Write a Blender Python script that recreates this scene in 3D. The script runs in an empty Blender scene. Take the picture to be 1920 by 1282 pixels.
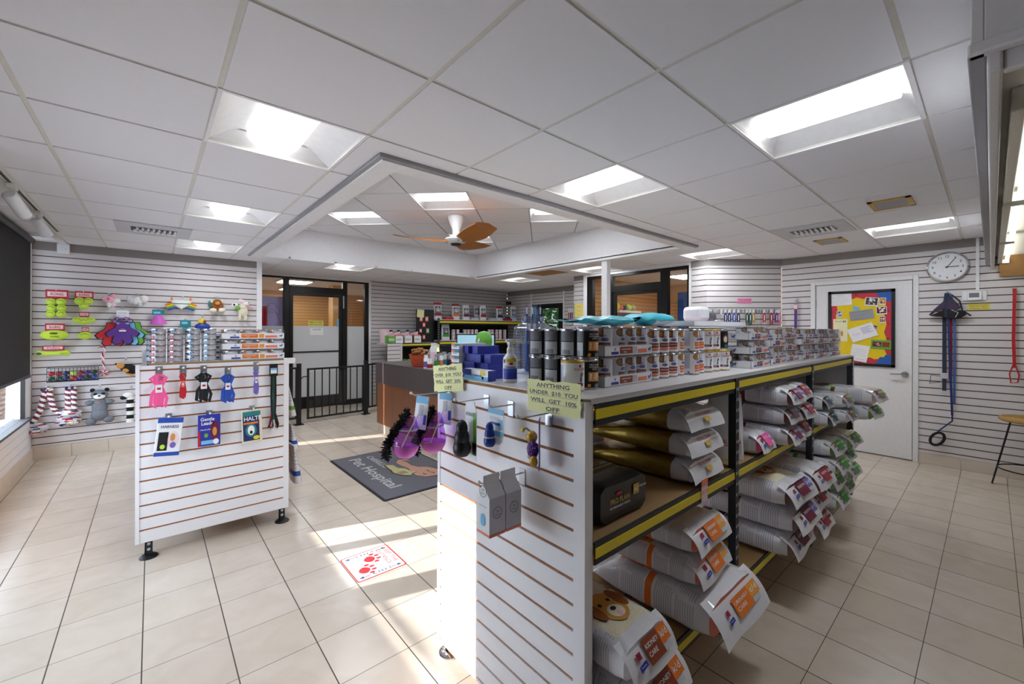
import bpy, math, random
from mathutils import Vector, Matrix, Euler
R = math.radians
PI = math.pi
random.seed(7)
SC = bpy.context.scene
COL = SC.collection

# ---------------------------------------------------------------- camera
CAM_H, YAW, ROLL, FPX, HORIZ = 1.4556, 0.8565, 0.003, 779.7, 617.9
cy_, sy_ = math.cos(YAW), math.sin(YAW)
FWD = Vector((cy_, sy_, 0)); RGT = Vector((sy_, -cy_, 0)); UPV = Vector((0, 0, 1))
R2 = RGT * math.cos(ROLL) + UPV * math.sin(ROLL)
U2 = UPV * math.cos(ROLL) - RGT * math.sin(ROLL)
cam = bpy.data.cameras.new('camera'); camo = bpy.data.objects.new('camera', cam); COL.objects.link(camo)
m4 = Matrix.Identity(4)
for i in range(3):
    m4[i][0] = R2[i]; m4[i][1] = U2[i]; m4[i][2] = -FWD[i]
m4[2][3] = CAM_H
camo.matrix_world = m4
cam.sensor_width = 36.0; cam.lens = FPX / 1920 * 36
cam.shift_y = -(641 - HORIZ) / 1920
cam.clip_start = 0.02; cam.clip_end = 200
SC.camera = camo

# ---------------------------------------------------------------- world, sun, exposure
SC.view_settings.view_transform = 'Standard'; SC.view_settings.look = 'None'
SC.view_settings.gamma = 1.0; SC.view_settings.use_curve_mapping = False
SC.view_settings.exposure = 1.10
w = bpy.data.worlds.new('sky'); SC.world = w; w.use_nodes = True
bg = w.node_tree.nodes['Background']
bg.inputs[0].default_value = (0.72, 0.84, 1.0, 1); bg.inputs[1].default_value = 5.0
sl = bpy.data.lights.new('sun', 'SUN'); sl.energy = 9.0; sl.angle = R(0.6); sl.color = (1, .98, .95)
so = bpy.data.objects.new('sun', sl); COL.objects.link(so)
SUN_DIR = Vector((.957, -.289, -.269)).normalized()
so.rotation_euler = SUN_DIR.to_track_quat('-Z', 'Y').to_euler()
LAMP_W = 4.3            # watts of each ceiling troffer lamp

# ---------------------------------------------------------------- pixel helpers: where a sight line of the photo meets a real plane
def ray(x, y):
    a, b = x - 960, y - HORIZ
    a, b = math.cos(ROLL) * a + math.sin(ROLL) * b, -math.sin(ROLL) * a + math.cos(ROLL) * b
    return FWD + RGT * (a / FPX) + UPV * (-b / FPX)
def onZ(x, y, z=0.0):
    d = ray(x, y); t = (z - CAM_H) / d.z; return Vector((0, 0, CAM_H)) + d * t
def onX(x, y, X):
    d = ray(x, y); return Vector((0, 0, CAM_H)) + d * (X / d.x)
def onY(x, y, Y):
    d = ray(x, y); return Vector((0, 0, CAM_H)) + d * (Y / d.y)

# ---------------------------------------------------------------- materials
MATS = {}
def lin(h):
    if isinstance(h, str):
        h = h.lstrip('#'); c = [int(h[i:i + 2], 16) / 255 for i in (0, 2, 4)]
    else: c = h
    return tuple(x / 12.92 if x <= .04045 else ((x + .055) / 1.055) ** 2.4 for x in c)
def mat(name, col, rough=.55, metal=0., var=.06, scale=30., bump=0., emit=0., coat=0., spec=.5, trans=0.):
    if name in MATS: return MATS[name]
    m = bpy.data.materials.new(name); m.use_nodes = True
    nt = m.node_tree; p = nt.nodes['Principled BSDF']; c = lin(col)
    tc = nt.nodes.new('ShaderNodeTexCoord'); no = nt.nodes.new('ShaderNodeTexNoise')
    no.inputs['Scale'].default_value = scale; no.inputs['Detail'].default_value = 3
    nt.links.new(tc.outputs['Object'], no.inputs['Vector'])
    mx = nt.nodes.new('ShaderNodeMix'); mx.data_type = 'RGBA'
    mx.inputs[6].default_value = (*[max(0, x * (1 - var)) for x in c], 1); mx.inputs[7].default_value = (*[min(1, x * (1 + var)) for x in c], 1)
    nt.links.new(no.outputs['Fac'], mx.inputs[0]); nt.links.new(mx.outputs[2], p.inputs['Base Color'])
    p.inputs['Roughness'].default_value = rough; p.inputs['Metallic'].default_value = metal
    p.inputs['Specular IOR Level'].default_value = spec
    if coat: p.inputs['Coat Weight'].default_value = coat; p.inputs['Coat Roughness'].default_value = .08
    if bump:
        b = nt.nodes.new('ShaderNodeBump'); b.inputs['Strength'].default_value = bump; b.inputs['Distance'].default_value = .003
        nt.links.new(no.outputs['Fac'], b.inputs['Height']); nt.links.new(b.outputs['Normal'], p.inputs['Normal'])
    if emit: p.inputs['Emission Color'].default_value = (*c, 1); p.inputs['Emission Strength'].default_value = emit
    if trans: p.inputs['Transmission Weight'].default_value = trans
    MATS[name] = m; return m
def glass(name, tint=(1, 1, 1), gloss=.12, rough=.02, frost=0.):
    m = bpy.data.materials.new(name); m.use_nodes = True; nt = m.node_tree; nt.nodes.clear()
    out = nt.nodes.new('ShaderNodeOutputMaterial'); mix = nt.nodes.new('ShaderNodeMixShader')
    tr = nt.nodes.new('ShaderNodeBsdfTransparent'); tr.inputs[0].default_value = (*tint, 1)
    gl = nt.nodes.new('ShaderNodeBsdfGlossy'); gl.inputs['Roughness'].default_value = rough
    lw = nt.nodes.new('ShaderNodeLayerWeight'); lw.inputs[0].default_value = .5
    fr = nt.nodes.new('ShaderNodeMath'); fr.operation = 'POWER'; fr.inputs[1].default_value = 5; nt.links.new(lw.outputs['Facing'], fr.inputs[0])
    mu = nt.nodes.new('ShaderNodeMath'); mu.operation = 'MULTIPLY_ADD'; mu.inputs[1].default_value = .5; mu.inputs[2].default_value = gloss * .6; mu.use_clamp = True
    nt.links.new(fr.outputs[0], mu.inputs[0]); nt.links.new(mu.outputs[0], mix.inputs[0])
    if frost:
        df = nt.nodes.new('ShaderNodeBsdfDiffuse'); df.inputs[0].default_value = (*lin('e6e9ec'), 1)
        tl = nt.nodes.new('ShaderNodeBsdfTranslucent'); tl.inputs[0].default_value = (*lin('e6e9ec'), 1)
        a = nt.nodes.new('ShaderNodeMixShader'); a.inputs[0].default_value = .45
        nt.links.new(df.outputs[0], a.inputs[1]); nt.links.new(tl.outputs[0], a.inputs[2])
        b2 = nt.nodes.new('ShaderNodeMixShader'); b2.inputs[0].default_value = frost
        nt.links.new(tr.outputs[0], b2.inputs[1]); nt.links.new(a.outputs[0], b2.inputs[2])
        nt.links.new(b2.outputs[0], mix.inputs[1])
    else: nt.links.new(tr.outputs[0], mix.inputs[1])
    nt.links.new(gl.outputs[0], mix.inputs[2]); nt.links.new(mix.outputs[0], out.inputs[0])
    MATS[name] = m; return m
def M_(n): return MATS[n]

# plain palette: name -> hex, roughness, metallic, extra
for n, c, r, mt, kw in [
    ('white_paint', 'e9e6e6', .5, 0, {}), ('slat_white', 'dcd6d6', .42, 0, dict(var=.02)), ('panel_white', 'f1eef0', .35, 0, dict(var=.02)),
    ('groove_brown', '5a3a24', .7, 0, {}), ('groove_orange', 'a8642c', .7, 0, {}), ('ceil_white', 'eceaee', .9, 0, dict(var=.025, scale=90, bump=.12)),
    ('tee', 'dcd8cf', .6, 0, {}), ('strip_grey', '8f8785', .6, 0, {}), ('trim_white', 'f0eef0', .45, 0, {}), ('plain_wall', 'd8d2cf', .7, 0, {}),
    ('black_frame', '161312', .35, .3, {}), ('black', '0f0f11', .45, 0, {}), ('black_matte', '17161a', .8, 0, {}), ('dark_steel', '34393d', .45, .5, {}), ('steel', 'b9bcc0', .3, .9, {}),
    ('chrome', 'd8d8da', .12, 1, {}), ('yellow_strip', 'e8cf20', .4, 0, dict(var=.03)), ('particle', '99774c', .8, 0, dict(var=.18, scale=180)),
    ('cork', '9c7340', .9, 0, dict(var=.35, scale=300)), ('laminate', 'd9d6d6', .3, 0, {}), ('counter_top', '5a5050', .35, 0, {}), ('counter_edge', '55494a', .4, 0, {}),
    ('tan_wall', 'd9a968', .6, 0, dict(var=.05, scale=6)), ('peg_tan', 'a67d4e', .8, 0, {}), ('knee_white', 'e4e2e4', .6, 0, {}),
    ('white', 'f2f2f4', .4, 0, {}), ('offwhite', 'e6e2da', .6, 0, {}), ('paper', 'f4f2f2', .8, 0, {}), ('paper_yellow', 'f8f7b8', .8, 0, {}), ('paper_gold', 'eadf6a', .8, 0, {}), ('paper_pink', 'f493bd', .8, 0, {}),
    ('paper_cream', 'f3ecc0', .8, 0, {}), ('red', 'c3222c', .45, 0, {}), ('crimson', 'a01d2a', .5, 0, {}), ('maroon', '6f1436', .45, 0, {}), ('orange', 'ea7a28', .45, 0, {}), ('light_orange', 'f3a13b', .45, 0, {}),
    ('rust', '8f3a1e', .5, 0, {}), ('coral', 'ee7f66', .5, 0, {}), ('brown_food', '7a4a22', .6, 0, dict(var=.35, scale=160)), ('tan_food', 'b98450', .6, 0, dict(var=.25, scale=120)),
    ('blue', '2a4fae', .45, 0, {}), ('navy', '1d2a63', .45, 0, {}), ('royal', '2b35a0', .4, 0, {}), ('sky_blue', '7cc0e8', .5, 0, {}), ('teal', '2a7f83', .5, 0, {}), ('cyan', '3fc3d6', .35, 0, dict(coat=.4)),
    ('purple', '5a2d86', .5, 0, {}), ('violet', '7567b8', .5, 0, {}), ('dark_plum', '3a2a48', .6, 0, {}), ('lilac', 'c4b6e8', .5, 0, {}), ('magenta', 'd05fc0', .6, 0, {}), ('hot_pink', 'ff5f9e', .55, 0, {}), ('pink', 'f0b4c4', .7, 0, {}), ('pale_pink', 'f5d5da', .6, 0, {}),
    ('green', '3f9a3a', .5, 0, {}), ('leaf', '6bb03f', .4, 0, {}), ('dark_green', '16463a', .5, 0, {}), ('lime', 'c6e04a', .85, 0, dict(var=.1, scale=200, bump=.4)), ('olive_gold', '8a6f28', .3, .55, dict(var=.25, scale=60)), ('gold', 'c9a23e', .4, .3, {}),
    ('grey', '9b9a9e', .5, 0, {}), ('light_grey', 'c9c9cd', .5, 0, {}), ('mid_grey', '7c7c82', .5, 0, {}), ('dark_grey', '3c3c42', .5, 0, {}), ('can_metal', 'cfd0d4', .22, .9, {}), ('silver_can', 'c7c8cf', .35, .5, {}),
    ('bag_white', 'e9e8ee', .22, 0, dict(coat=.5)), ('bag_grey', 'c7c7d2', .25, 0, dict(coat=.5)), ('bag_black', '1b1b20', .3, 0, dict(coat=.2)), ('bag_text', 'bcbcc8', .4, 0, {}),
    ('wicker', 'b08a4e', .8, 0, dict(var=.4, scale=200, bump=.5)), ('red_wicker', 'c4502f', .6, 0, dict(var=.3, scale=200, bump=.5)), ('biscuit', '9a6a38', .85, 0, dict(var=.35, scale=60, bump=.4)), ('fur_black', '141416', .95, 0, dict(var=.5, scale=220, bump=.8)),
    ('fur_white', 'efece6', .95, 0, dict(bump=.8, scale=200)), ('fur_grey', '6f7279', .95, 0, dict(var=.5, scale=90, bump=.8)), ('fur_brown', '9a5a2a', .95, 0, dict(var=.3, scale=150, bump=.8)), ('fur_tan', 'd0964a', .95, 0, dict(var=.25, scale=150, bump=.6)), ('fur_cream', 'e8dfc4', .95, 0, dict(var=.15, scale=150, bump=.8)),
    ('denim', '2b3348', .8, 0, {}), ('mat_border', '26262a', .9, 0, {}), ('mat_light', 'b4b2b2', .95, 0, {}), ('mat_pink', 'b9907c', .95, 0, {}), ('mat_cream', 'b9ae7c', .95, 0, {}),
    ('yellow_board', 'f2cf17', .7, 0, {}), ('red_board', 'd23a4a', .7, 0, {}), ('blue_board', '2f62b4', .7, 0, {}), ('rubber_black', '17191c', .4, 0, {}), ('rubber_blue', '1d3a8f', .35, 0, {}), ('clock_face', 'f0f0f2', .4, 0, {}),
    ('bone', 'e8dcc0', .5, 0, {}), ('screen', '8fb4c6', .3, 0, dict(emit=.35)), ('foliage', '4a6a2c', .9, 0, dict(var=.8, scale=9)), ('asphalt', 'c4c6ca', .9, 0, {}), ('trunk', '4c4038', .9, 0, {}), ('blue_bag', '3c62a8', .5, 0, dict(var=.3, scale=9)),
]:
    mat(n, c, r, mt, **kw)
mat('lens', 'ffffff', .5, 0, emit=1.05); mat('tube_lit', 'fdfff4', .5, 0, emit=2.6); mat('spot_lit', 'fff0c8', .5, 0, emit=4.0)
glass('clear_glass', (.97, .98, .98), .06); glass('frosted', (1, 1, 1), .06, .25, .96); glass('jar', (.80, .84, .93), .30, .06); glass('plastic_wrap', (.94, .94, .97), .26, .10); glass('purple_clear', (.72, .46, .92), .12)
glass('tinted', (.24, .26, .25), .06)

def wood(name, a, b, rough=.4, axis='Z', sc=9., stretch=14.):
    m = bpy.data.materials.new(name); m.use_nodes = True; nt = m.node_tree; p = nt.nodes['Principled BSDF']
    tc = nt.nodes.new('ShaderNodeTexCoord'); mp = nt.nodes.new('ShaderNodeMapping'); no = nt.nodes.new('ShaderNodeTexNoise')
    s = [sc * stretch] * 3; s['XYZ'.index(axis)] = sc; mp.inputs['Scale'].default_value = [x * .3 for x in s]
    no.inputs['Scale'].default_value = 1; no.inputs['Detail'].default_value = 4
    cr = nt.nodes.new('ShaderNodeMix'); cr.data_type = 'RGBA'; cr.inputs[6].default_value = (*lin(a), 1); cr.inputs[7].default_value = (*lin(b), 1)
    nt.links.new(tc.outputs['Object'], mp.inputs[0]); nt.links.new(mp.outputs[0], no.inputs[0]); nt.links.new(no.outputs[0], cr.inputs[0])
    nt.links.new(cr.outputs[2], p.inputs['Base Color']); p.inputs['Roughness'].default_value = rough; MATS[name] = m; return m
wood('oak', '7a4a2c', '9c6440', .4, 'Z'); wood('blade_wood', '96551c', 'c07a30', .35, 'X', 6); wood('slat_tan', 'cf9e5e', 'e0b478', .5, 'X', 3)

def floor_material():
    m = bpy.data.materials.new('floor_tile'); m.use_nodes = True; nt = m.node_tree; p = nt.nodes['Principled BSDF']
    N, L = nt.nodes.new, nt.links.new
    g = N('ShaderNodeNewGeometry'); sp = N('ShaderNodeSeparateXYZ'); L(g.outputs['Position'], sp.inputs[0])
    def line(sock, org, pitch, half):
        a = N('ShaderNodeMath'); a.operation = 'SUBTRACT'; L(sock, a.inputs[0]); a.inputs[1].default_value = org
        b = N('ShaderNodeMath'); b.operation = 'DIVIDE'; L(a.outputs[0], b.inputs[0]); b.inputs[1].default_value = pitch
        f = N('ShaderNodeMath'); f.operation = 'FLOOR'; L(b.outputs[0], f.inputs[0])
        r = N('ShaderNodeMath'); r.operation = 'FRACT'; L(b.outputs[0], r.inputs[0])
        s = N('ShaderNodeMath'); s.operation = 'SUBTRACT'; L(r.outputs[0], s.inputs[0]); s.inputs[1].default_value = .5
        t = N('ShaderNodeMath'); t.operation = 'ABSOLUTE'; L(s.outputs[0], t.inputs[0])
        u = N('ShaderNodeMath'); u.operation = 'GREATER_THAN'; L(t.outputs[0], u.inputs[0]); u.inputs[1].default_value = .5 - half / pitch
        return u.outputs[0], f.outputs[0]
    lx, fx = line(sp.outputs[0], .2787, .3070, .0024); ly, fy = line(sp.outputs[1], 2.359, .3075, .0014)
    mx = N('ShaderNodeMath'); mx.operation = 'MAXIMUM'; L(lx, mx.inputs[0]); L(ly, mx.inputs[1])
    cb = N('ShaderNodeCombineXYZ'); L(fx, cb.inputs[0]); L(fy, cb.inputs[1])
    wn = N('ShaderNodeTexWhiteNoise'); L(cb.outputs[0], wn.inputs['Vector'])
    no = N('ShaderNodeTexNoise'); no.inputs['Scale'].default_value = 5; no.inputs['Detail'].default_value = 6; no.inputs['Distortion'].default_value = 1.2
    L(g.outputs['Position'], no.inputs['Vector'])
    av = N('ShaderNodeMath'); av.operation = 'MULTIPLY_ADD'; L(wn.outputs['Value'], av.inputs[0]); av.inputs[1].default_value = .35; L(no.outputs['Fac'], av.inputs[2])
    c1 = N('ShaderNodeMix'); c1.data_type = 'RGBA'; c1.inputs[6].default_value = (*lin('bfae9b'), 1); c1.inputs[7].default_value = (*lin('d8cabb'), 1); L(av.outputs[0], c1.inputs[0])
    c2 = N('ShaderNodeMix'); c2.data_type = 'RGBA'; c2.inputs[7].default_value = (*lin('453b34'), 1); L(mx.outputs[0], c2.inputs[0]); L(c1.outputs[2], c2.inputs[6])
    L(c2.outputs[2], p.inputs['Base Color'])
    rr = N('ShaderNodeMath'); rr.operation = 'MULTIPLY_ADD'; L(mx.outputs[0], rr.inputs[0]); rr.inputs[1].default_value = .4; rr.inputs[2].default_value = .24
    L(rr.outputs[0], p.inputs['Roughness'])
    bp = N('ShaderNodeBump'); bp.inputs['Strength'].default_value = .5; bp.inputs['Distance'].default_value = .002; bp.invert = True
    L(mx.outputs[0], bp.inputs['Height']); L(bp.outputs[0], p.inputs['Normal'])
    MATS['floor_tile'] = m
floor_material()
mat('base_tile', 'd6c8b8', .35, 0, var=.06, scale=8)

# ---------------------------------------------------------------- mesh builder
_TXT = {}
def text_geo(s, bold=0.0):
    k = (s, bold)
    if k in _TXT: return _TXT[k]
    cu = bpy.data.curves.new('t', 'FONT'); cu.body = s; cu.size = 1; cu.resolution_u = 2; cu.offset = bold
    cu.align_x = 'CENTER'; cu.align_y = 'CENTER'
    o = bpy.data.objects.new('t', cu); COL.objects.link(o)
    dg = bpy.context.evaluated_depsgraph_get(); me = bpy.data.meshes.new_from_object(o.evaluated_get(dg))
    vs = [v.co.copy() for v in me.vertices]; fs = [tuple(p.vertices) for p in me.polygons]
    bpy.data.objects.remove(o); bpy.data.curves.remove(cu); bpy.data.meshes.remove(me)
    if vs:
        cx = (min(v.x for v in vs) + max(v.x for v in vs)) / 2; cyy = (min(v.y for v in vs) + max(v.y for v in vs)) / 2
        vs = [Vector((v.x - cx, v.y - cyy, 0)) for v in vs]
    _TXT[k] = (vs, fs); return _TXT[k]

def T(x=0, y=0, z=0, rx=0, ry=0, rz=0, s=1.0):
    return Matrix.Translation((x, y, z)) @ Euler((rx, ry, rz)).to_matrix().to_4x4() @ Matrix.Scale(s, 4)

class MB:
    def __init__(s): s.v = []; s.f = []; s.m = []; s.slots = []
    def mi(s, n):
        if n not in s.slots: s.slots.append(n)
        return s.slots.index(n)
    def add(s, vs, fs, m, M=None):
        b = len(s.v); s.v += [tuple(M @ Vector(v)) if M is not None else tuple(v) for v in vs]
        for k, f in enumerate(fs):
            s.f.append(tuple(b + i for i in f)); s.m.append(s.mi(m if isinstance(m, str) else m[k]))
        return s
    def box(s, x0, x1, y0, y1, z0, z1, m, M=None):
        vs = [(x, y, z) for z in (z0, z1) for y in (y0, y1) for x in (x0, x1)]
        return s.add(vs, [(0, 2, 3, 1), (4, 5, 7, 6), (0, 1, 5, 4), (2, 6, 7, 3), (0, 4, 6, 2), (1, 3, 7, 5)], m, M)
    def cbox(s, c, d, m, M=None):
        return s.box(c[0] - d[0] / 2, c[0] + d[0] / 2, c[1] - d[1] / 2, c[1] + d[1] / 2, c[2] - d[2] / 2, c[2] + d[2] / 2, m, M)
    def rbox(s, x0, x1, y0, y1, z0, z1, r, m, M=None, n=3):      # box with rounded vertical edges
        pts = []
        for cx, cyy, a0 in ((x1 - r, y1 - r, 0), (x0 + r, y1 - r, 90), (x0 + r, y0 + r, 180), (x1 - r, y0 + r, 270)):
            for k in range(n + 1):
                a = R(a0 + 90 * k / n); pts.append((cx + r * math.cos(a), cyy + r * math.sin(a)))
        return s.prism(pts, z0, z1, m, M)
    def prism(s, pts, z0, z1, m, M=None, cap=None):
        n = len(pts); vs = [(p[0], p[1], z0) for p in pts] + [(p[0], p[1], z1) for p in pts]
        fs = [(i, (i + 1) % n, n + (i + 1) % n, n + i) for i in range(n)] + [tuple(range(n - 1, -1, -1)), tuple(range(n, 2 * n))]
        mm = m if cap is None else [m] * n + [cap, cap]
        return s.add(vs, fs, mm, M)
    def lathe(s, prof, m, M=None, seg=20, cap=True):   # prof: (r, z); m: name or list per band
        vs = []; fs = []; mm = []
        for r, z in prof:
            vs += [(r * math.cos(2 * PI * k / seg), r * math.sin(2 * PI * k / seg), z) for k in range(seg)]
        for i in range(len(prof) - 1):
            for k in range(seg):
                a, b = i * seg + k, i * seg + (k + 1) % seg
                fs.append((a, b, b + seg, a + seg)); mm.append(m if isinstance(m, str) else m[i])
        if cap:
            if prof[0][0] > 1e-5: fs.append(tuple(range(seg - 1, -1, -1))); mm.append(m if isinstance(m, str) else m[0])
            if prof[-1][0] > 1e-5: fs.append(tuple(range((len(prof) - 1) * seg, len(prof) * seg))); mm.append(m if isinstance(m, str) else m[-1])
        return s.add(vs, fs, mm, M)
    def cyl(s, p0, p1, r, m, seg=12, r2=None):
        p0, p1 = Vector(p0), Vector(p1); d = p1 - p0
        M = Matrix.Translation(p0) @ d.to_track_quat('Z', 'Y').to_matrix().to_4x4()
        return s.lathe([(r, 0), (r if r2 is None else r2, d.length)], m, M, seg)
    def tube(s, pts, r, m, seg=8, M=None, flat=None):   # swept round (or flat strap: flat=(w,t)) along a polyline
        pts = [Vector(p) for p in pts]; n = len(pts); vs = []; fs = []
        up = None
        for i, p in enumerate(pts):
            t = (pts[min(i + 1, n - 1)] - pts[max(i - 1, 0)]).normalized()
            if up is None:
                up = Vector((0, 0, 1)) if abs(t.z) < .9 else Vector((1, 0, 0))
            a = t.cross(up)
            if a.length < 1e-4: a = t.orthogonal()
            a.normalize(); b = a.cross(t).normalized(); up = b
            rr = r[i] if isinstance(r, (list, tuple)) else r
            for k in range(seg):
                an = 2 * PI * (k + .5) / seg
                if flat: ca, sa = math.cos(an), math.sin(an); vs.append(p + a * flat[0] * .7071 * (1 if ca > 0 else -1) + b * flat[1] * .7071 * (1 if sa > 0 else -1) if seg == 4 else p + a * flat[0] * ca + b * flat[1] * sa)
                else: vs.append(p + (a * math.cos(an) + b * math.sin(an)) * rr)
        for i in range(n - 1):
            for k in range(seg):
                fs.append((i * seg + k, i * seg + (k + 1) % seg, (i + 1) * seg + (k + 1) % seg, (i + 1) * seg + k))
        fs.append(tuple(range(seg - 1, -1, -1))); fs.append(tuple(range((n - 1) * seg, n * seg)))
        return s.add(vs, fs, m, M)
    def grid(s, fn, nu, nv, m, M=None, closed_u=False):   # fn(u,v)->pos, m: name or fn(u,v)->name
        vs = [fn(i / nu, j / nv) for j in range(nv + 1) for i in range(nu + (0 if closed_u else 1))]
        W = nu if closed_u else nu + 1; fs = []; mm = []
        for j in range(nv):
            for i in range(nu):
                a = j * W + i; b = j * W + (i + 1) % W
                fs.append((a, b, b + W, a + W)); mm.append(m if isinstance(m, str) else m((i + .5) / nu, (j + .5) / nv))
        return s.add(vs, fs, mm, M)
    def ball(s, c, r, m, nu=14, nv=8, M=None):
        rx, ry, rz = r if isinstance(r, (tuple, list)) else (r, r, r)
        return s.grid(lambda u, v: Vector(c) + Vector((rx * math.sin(PI * v) * math.cos(2 * PI * u), ry * math.sin(PI * v) * math.sin(2 * PI * u), -rz * math.cos(PI * v))), nu, nv, m, M, True)
    def quad(s, a, b, c, d, m): return s.add([a, b, c, d], [(0, 1, 2, 3)], m)
    def text(s, t, size, m, M=None, bold=0., fn=None, width=None):
        vs, fs = text_geo(t, bold)
        if not vs: return s
        sx = size
        if width:
            w0 = max(v.x for v in vs) - min(v.x for v in vs); sx = width / w0
        q = [Vector((v.x * sx, v.y * size, 0)) for v in vs]
        if fn: q = [fn(v.x, v.y) for v in q]
        return s.add(q, fs, m, M)
    def build(s, name, parent=None, smooth=35., bevel=0., **kw):
        me = bpy.data.meshes.new(name); me.from_pydata(s.v, [], s.f)
        for n in s.slots: me.materials.append(MATS[n])
        me.polygons.foreach_set('material_index', s.m)
        if smooth:
            me.polygons.foreach_set('use_smooth', [True] * len(me.polygons)); me.set_sharp_from_angle(angle=R(smooth))
        me.update()
        o = bpy.data.objects.new(name, me); COL.objects.link(o)
        if parent is not None: o.parent = parent
        if bevel:
            b = o.modifiers.new('bevel', 'BEVEL'); b.width = bevel; b.segments = 2; b.limit_method = 'ANGLE'; b.angle_limit = R(50)
        for k, v in kw.items(): o[k] = v
        return o
def tag(o, label, cat, group=None, kind=None):
    o['label'] = label; o['category'] = cat
    if group: o['group'] = group
    if kind: o['kind'] = kind
    return o
def thing(name, label, cat, loc=(0, 0, 0), rz=0., group=None, rot=None):
    o = bpy.data.objects.new(name, None); COL.objects.link(o); o.empty_display_size = .05
    o.location = loc; o.rotation_euler = rot if rot is not None else (0, 0, rz)
    return tag(o, label, cat, group)
def struct(o): o['kind'] = 'structure'; return o
KIDS = {}
def dup(root, loc, rot, label, group=None):
    c = root.copy(); COL.objects.link(c); c.location = loc; c.rotation_euler = rot; c['label'] = label
    if group: c['group'] = group
    for ch in root.children:
        a = ch.copy(); COL.objects.link(a); a.parent = c
        for g in ch.children:
            b = g.copy(); COL.objects.link(b); b.parent = a
    return c
def face_M(origin, right, up):     # plane frame: local x -> right, y -> up, z -> right x up
    r = Vector(right).normalized(); u = Vector(up).normalized(); n = r.cross(u); M = Matrix.Identity(4)
    for i in range(3): M[i][0] = r[i]; M[i][1] = u[i]; M[i][2] = n[i]; M[i][3] = origin[i]
    return M
# ================================================================ the room
CZ = 2.417
LX, LY, TP = .8131, 1.418, .6096         # ceiling lattice
b = MB(); b.box(-1.0, 6.95, -3.0, 8.2, -.06, 0, 'floor_tile'); b.box(.3, 5.2, 8.2, 12.2, -.06, 0, 'floor_tile'); b.box(6.95, 8.8, 2.2, 4.95, -.06, 0, 'floor_tile')
struct(b.build('floor', smooth=0))
b = MB(); b.box(-40, -1.25, -30, 40, -.25, -.12, 'asphalt'); b.box(7.2, 40, 5, 40, -.25, -.12, 'asphalt')
tag(struct(b.build('ground', smooth=0)), 'grey asphalt ground outside the windows', 'ground')

# ceiling: hung tiles with recessed tees between, openings left for lights and vents
LIGHTS = [(-1, 1), (2, -2), (2, 0), (-1, 4), (-1, 7), (2, 8), (7, 7), (7, 4), (7, 1), (7, -2)]
CUT = (1.06, 4.575, 2.30, 6.28)            # coffer opening
def minus(r, h):
    x0, x1, y0, y1 = r; a0, a1, b0, b1 = h
    if x1 <= a0 or x0 >= a1 or y1 <= b0 or y0 >= b1: return [r]
    o = []
    if x0 < a0: o.append((x0, a0, y0, y1))
    if x1 > a1: o.append((a1, x1, y0, y1))
    xa, xb = max(x0, a0), min(x1, a1)
    if y0 < b0: o.append((xa, xb, y0, b0))
    if y1 > b1: o.append((xa, xb, b1, y1))
    return o
b = MB(); g = .010
for i in range(-3, 11):
    for j in range(-8, 12):
        x0, y0 = LX + i * TP, LY + j * TP
        r = (max(x0 + g, -.98), min(x0 + TP - g, 6.9), max(y0 + g, -2.99), min(y0 + TP - g, 8.14))
        if r[1] - r[0] < .02 or r[3] - r[2] < .02 or (i, j) in LIGHTS: continue
        for q in minus(r, CUT):
            if q[1] - q[0] > .01 and q[3] - q[2] > .01: b.box(q[0], q[1], q[2], q[3], CZ, CZ + .016, 'ceil_white')
struct(b.build('ceiling', smooth=0))
b = MB()
for i in range(-3, 12):
    x = LX + i * TP
    for q in minus((x - .014, x + .014, -2.99, 8.14), CUT): b.box(q[0], q[1], q[2], q[3], CZ + .005, CZ + .02, 'tee')
for j in range(-7, 12):
    y = LY + j * TP
    for q in minus((-.98, 6.9, y - .014, y + .014), CUT): b.box(q[0], q[1], q[2], q[3], CZ + .006, CZ + .021, 'tee')
struct(b.build('ceiling_grid', smooth=0))
b = MB(); b.box(-1.3, 7.1, -3.1, 8.3, 3.05, 3.15, 'plain_wall'); struct(b.build('roof_light_block', smooth=0))  # unseen cover above the ceiling, added to keep sky light from leaking in

# coffer
x0, x1, y0, y1 = CUT; KZ = 2.843
b = MB(); t = .10
b.box(x0 - .02, x0 + .0, y0 - .02, y1 + .012, CZ - .005, KZ + .01, 'trim_white'); b.box(x1, x1 + .02, y0 - .02, y1 + .012, CZ - .005, KZ + .01, 'trim_white')
b.box(x0, x1, y0 - .02, y0, CZ - .005, KZ + .01, 'trim_white'); b.box(x0, x1, y1, y1 + .012, CZ - .005, KZ + .01, 'trim_white')
struct(b.build('wall_coffer', smooth=0))
b = MB()
for (a0, a1, c0, c1) in ((x0 - t, x0 + .02, y0 - t, y1), (x1 - .02, x1 + t, y0 - t, y1), (x0 + .02, x1 - .02, y0 - t, y0 + .02)):
    b.box(a0, a1, c0, c1, CZ - .03, CZ - .001, 'trim_white')
for (a0, a1, c0, c1) in ((x0 - t - .025, x0 - t, y0 - t - .025, y1), (x0 - t, x1 + t, y0 - t - .025, y0 - t)):
    b.box(a0, a1, c0, c1, CZ - .022, CZ - .001, 'grey')
struct(b.build('trim_1', smooth=0))
S2 = math.sqrt(.5)
COFL = [(1, -4), (0, -2), (1, 0), (3, -2)]     # k along p, l along q
P0, Q0 = 4.15, .46 - TP
def pq(p, q): return ((p + q) * S2, (p - q) * S2)
b = MB(); bt = MB(); M45 = Matrix.Rotation(R(45), 4, 'Z')
def inside(k, l):
    c = pq(P0 + (k + .5) * TP, Q0 + (l + 1.5 - .5) * TP); return x0 - .5 < c[0] < x1 + .5 and y0 - .5 < c[1] < y1 + .5
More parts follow.
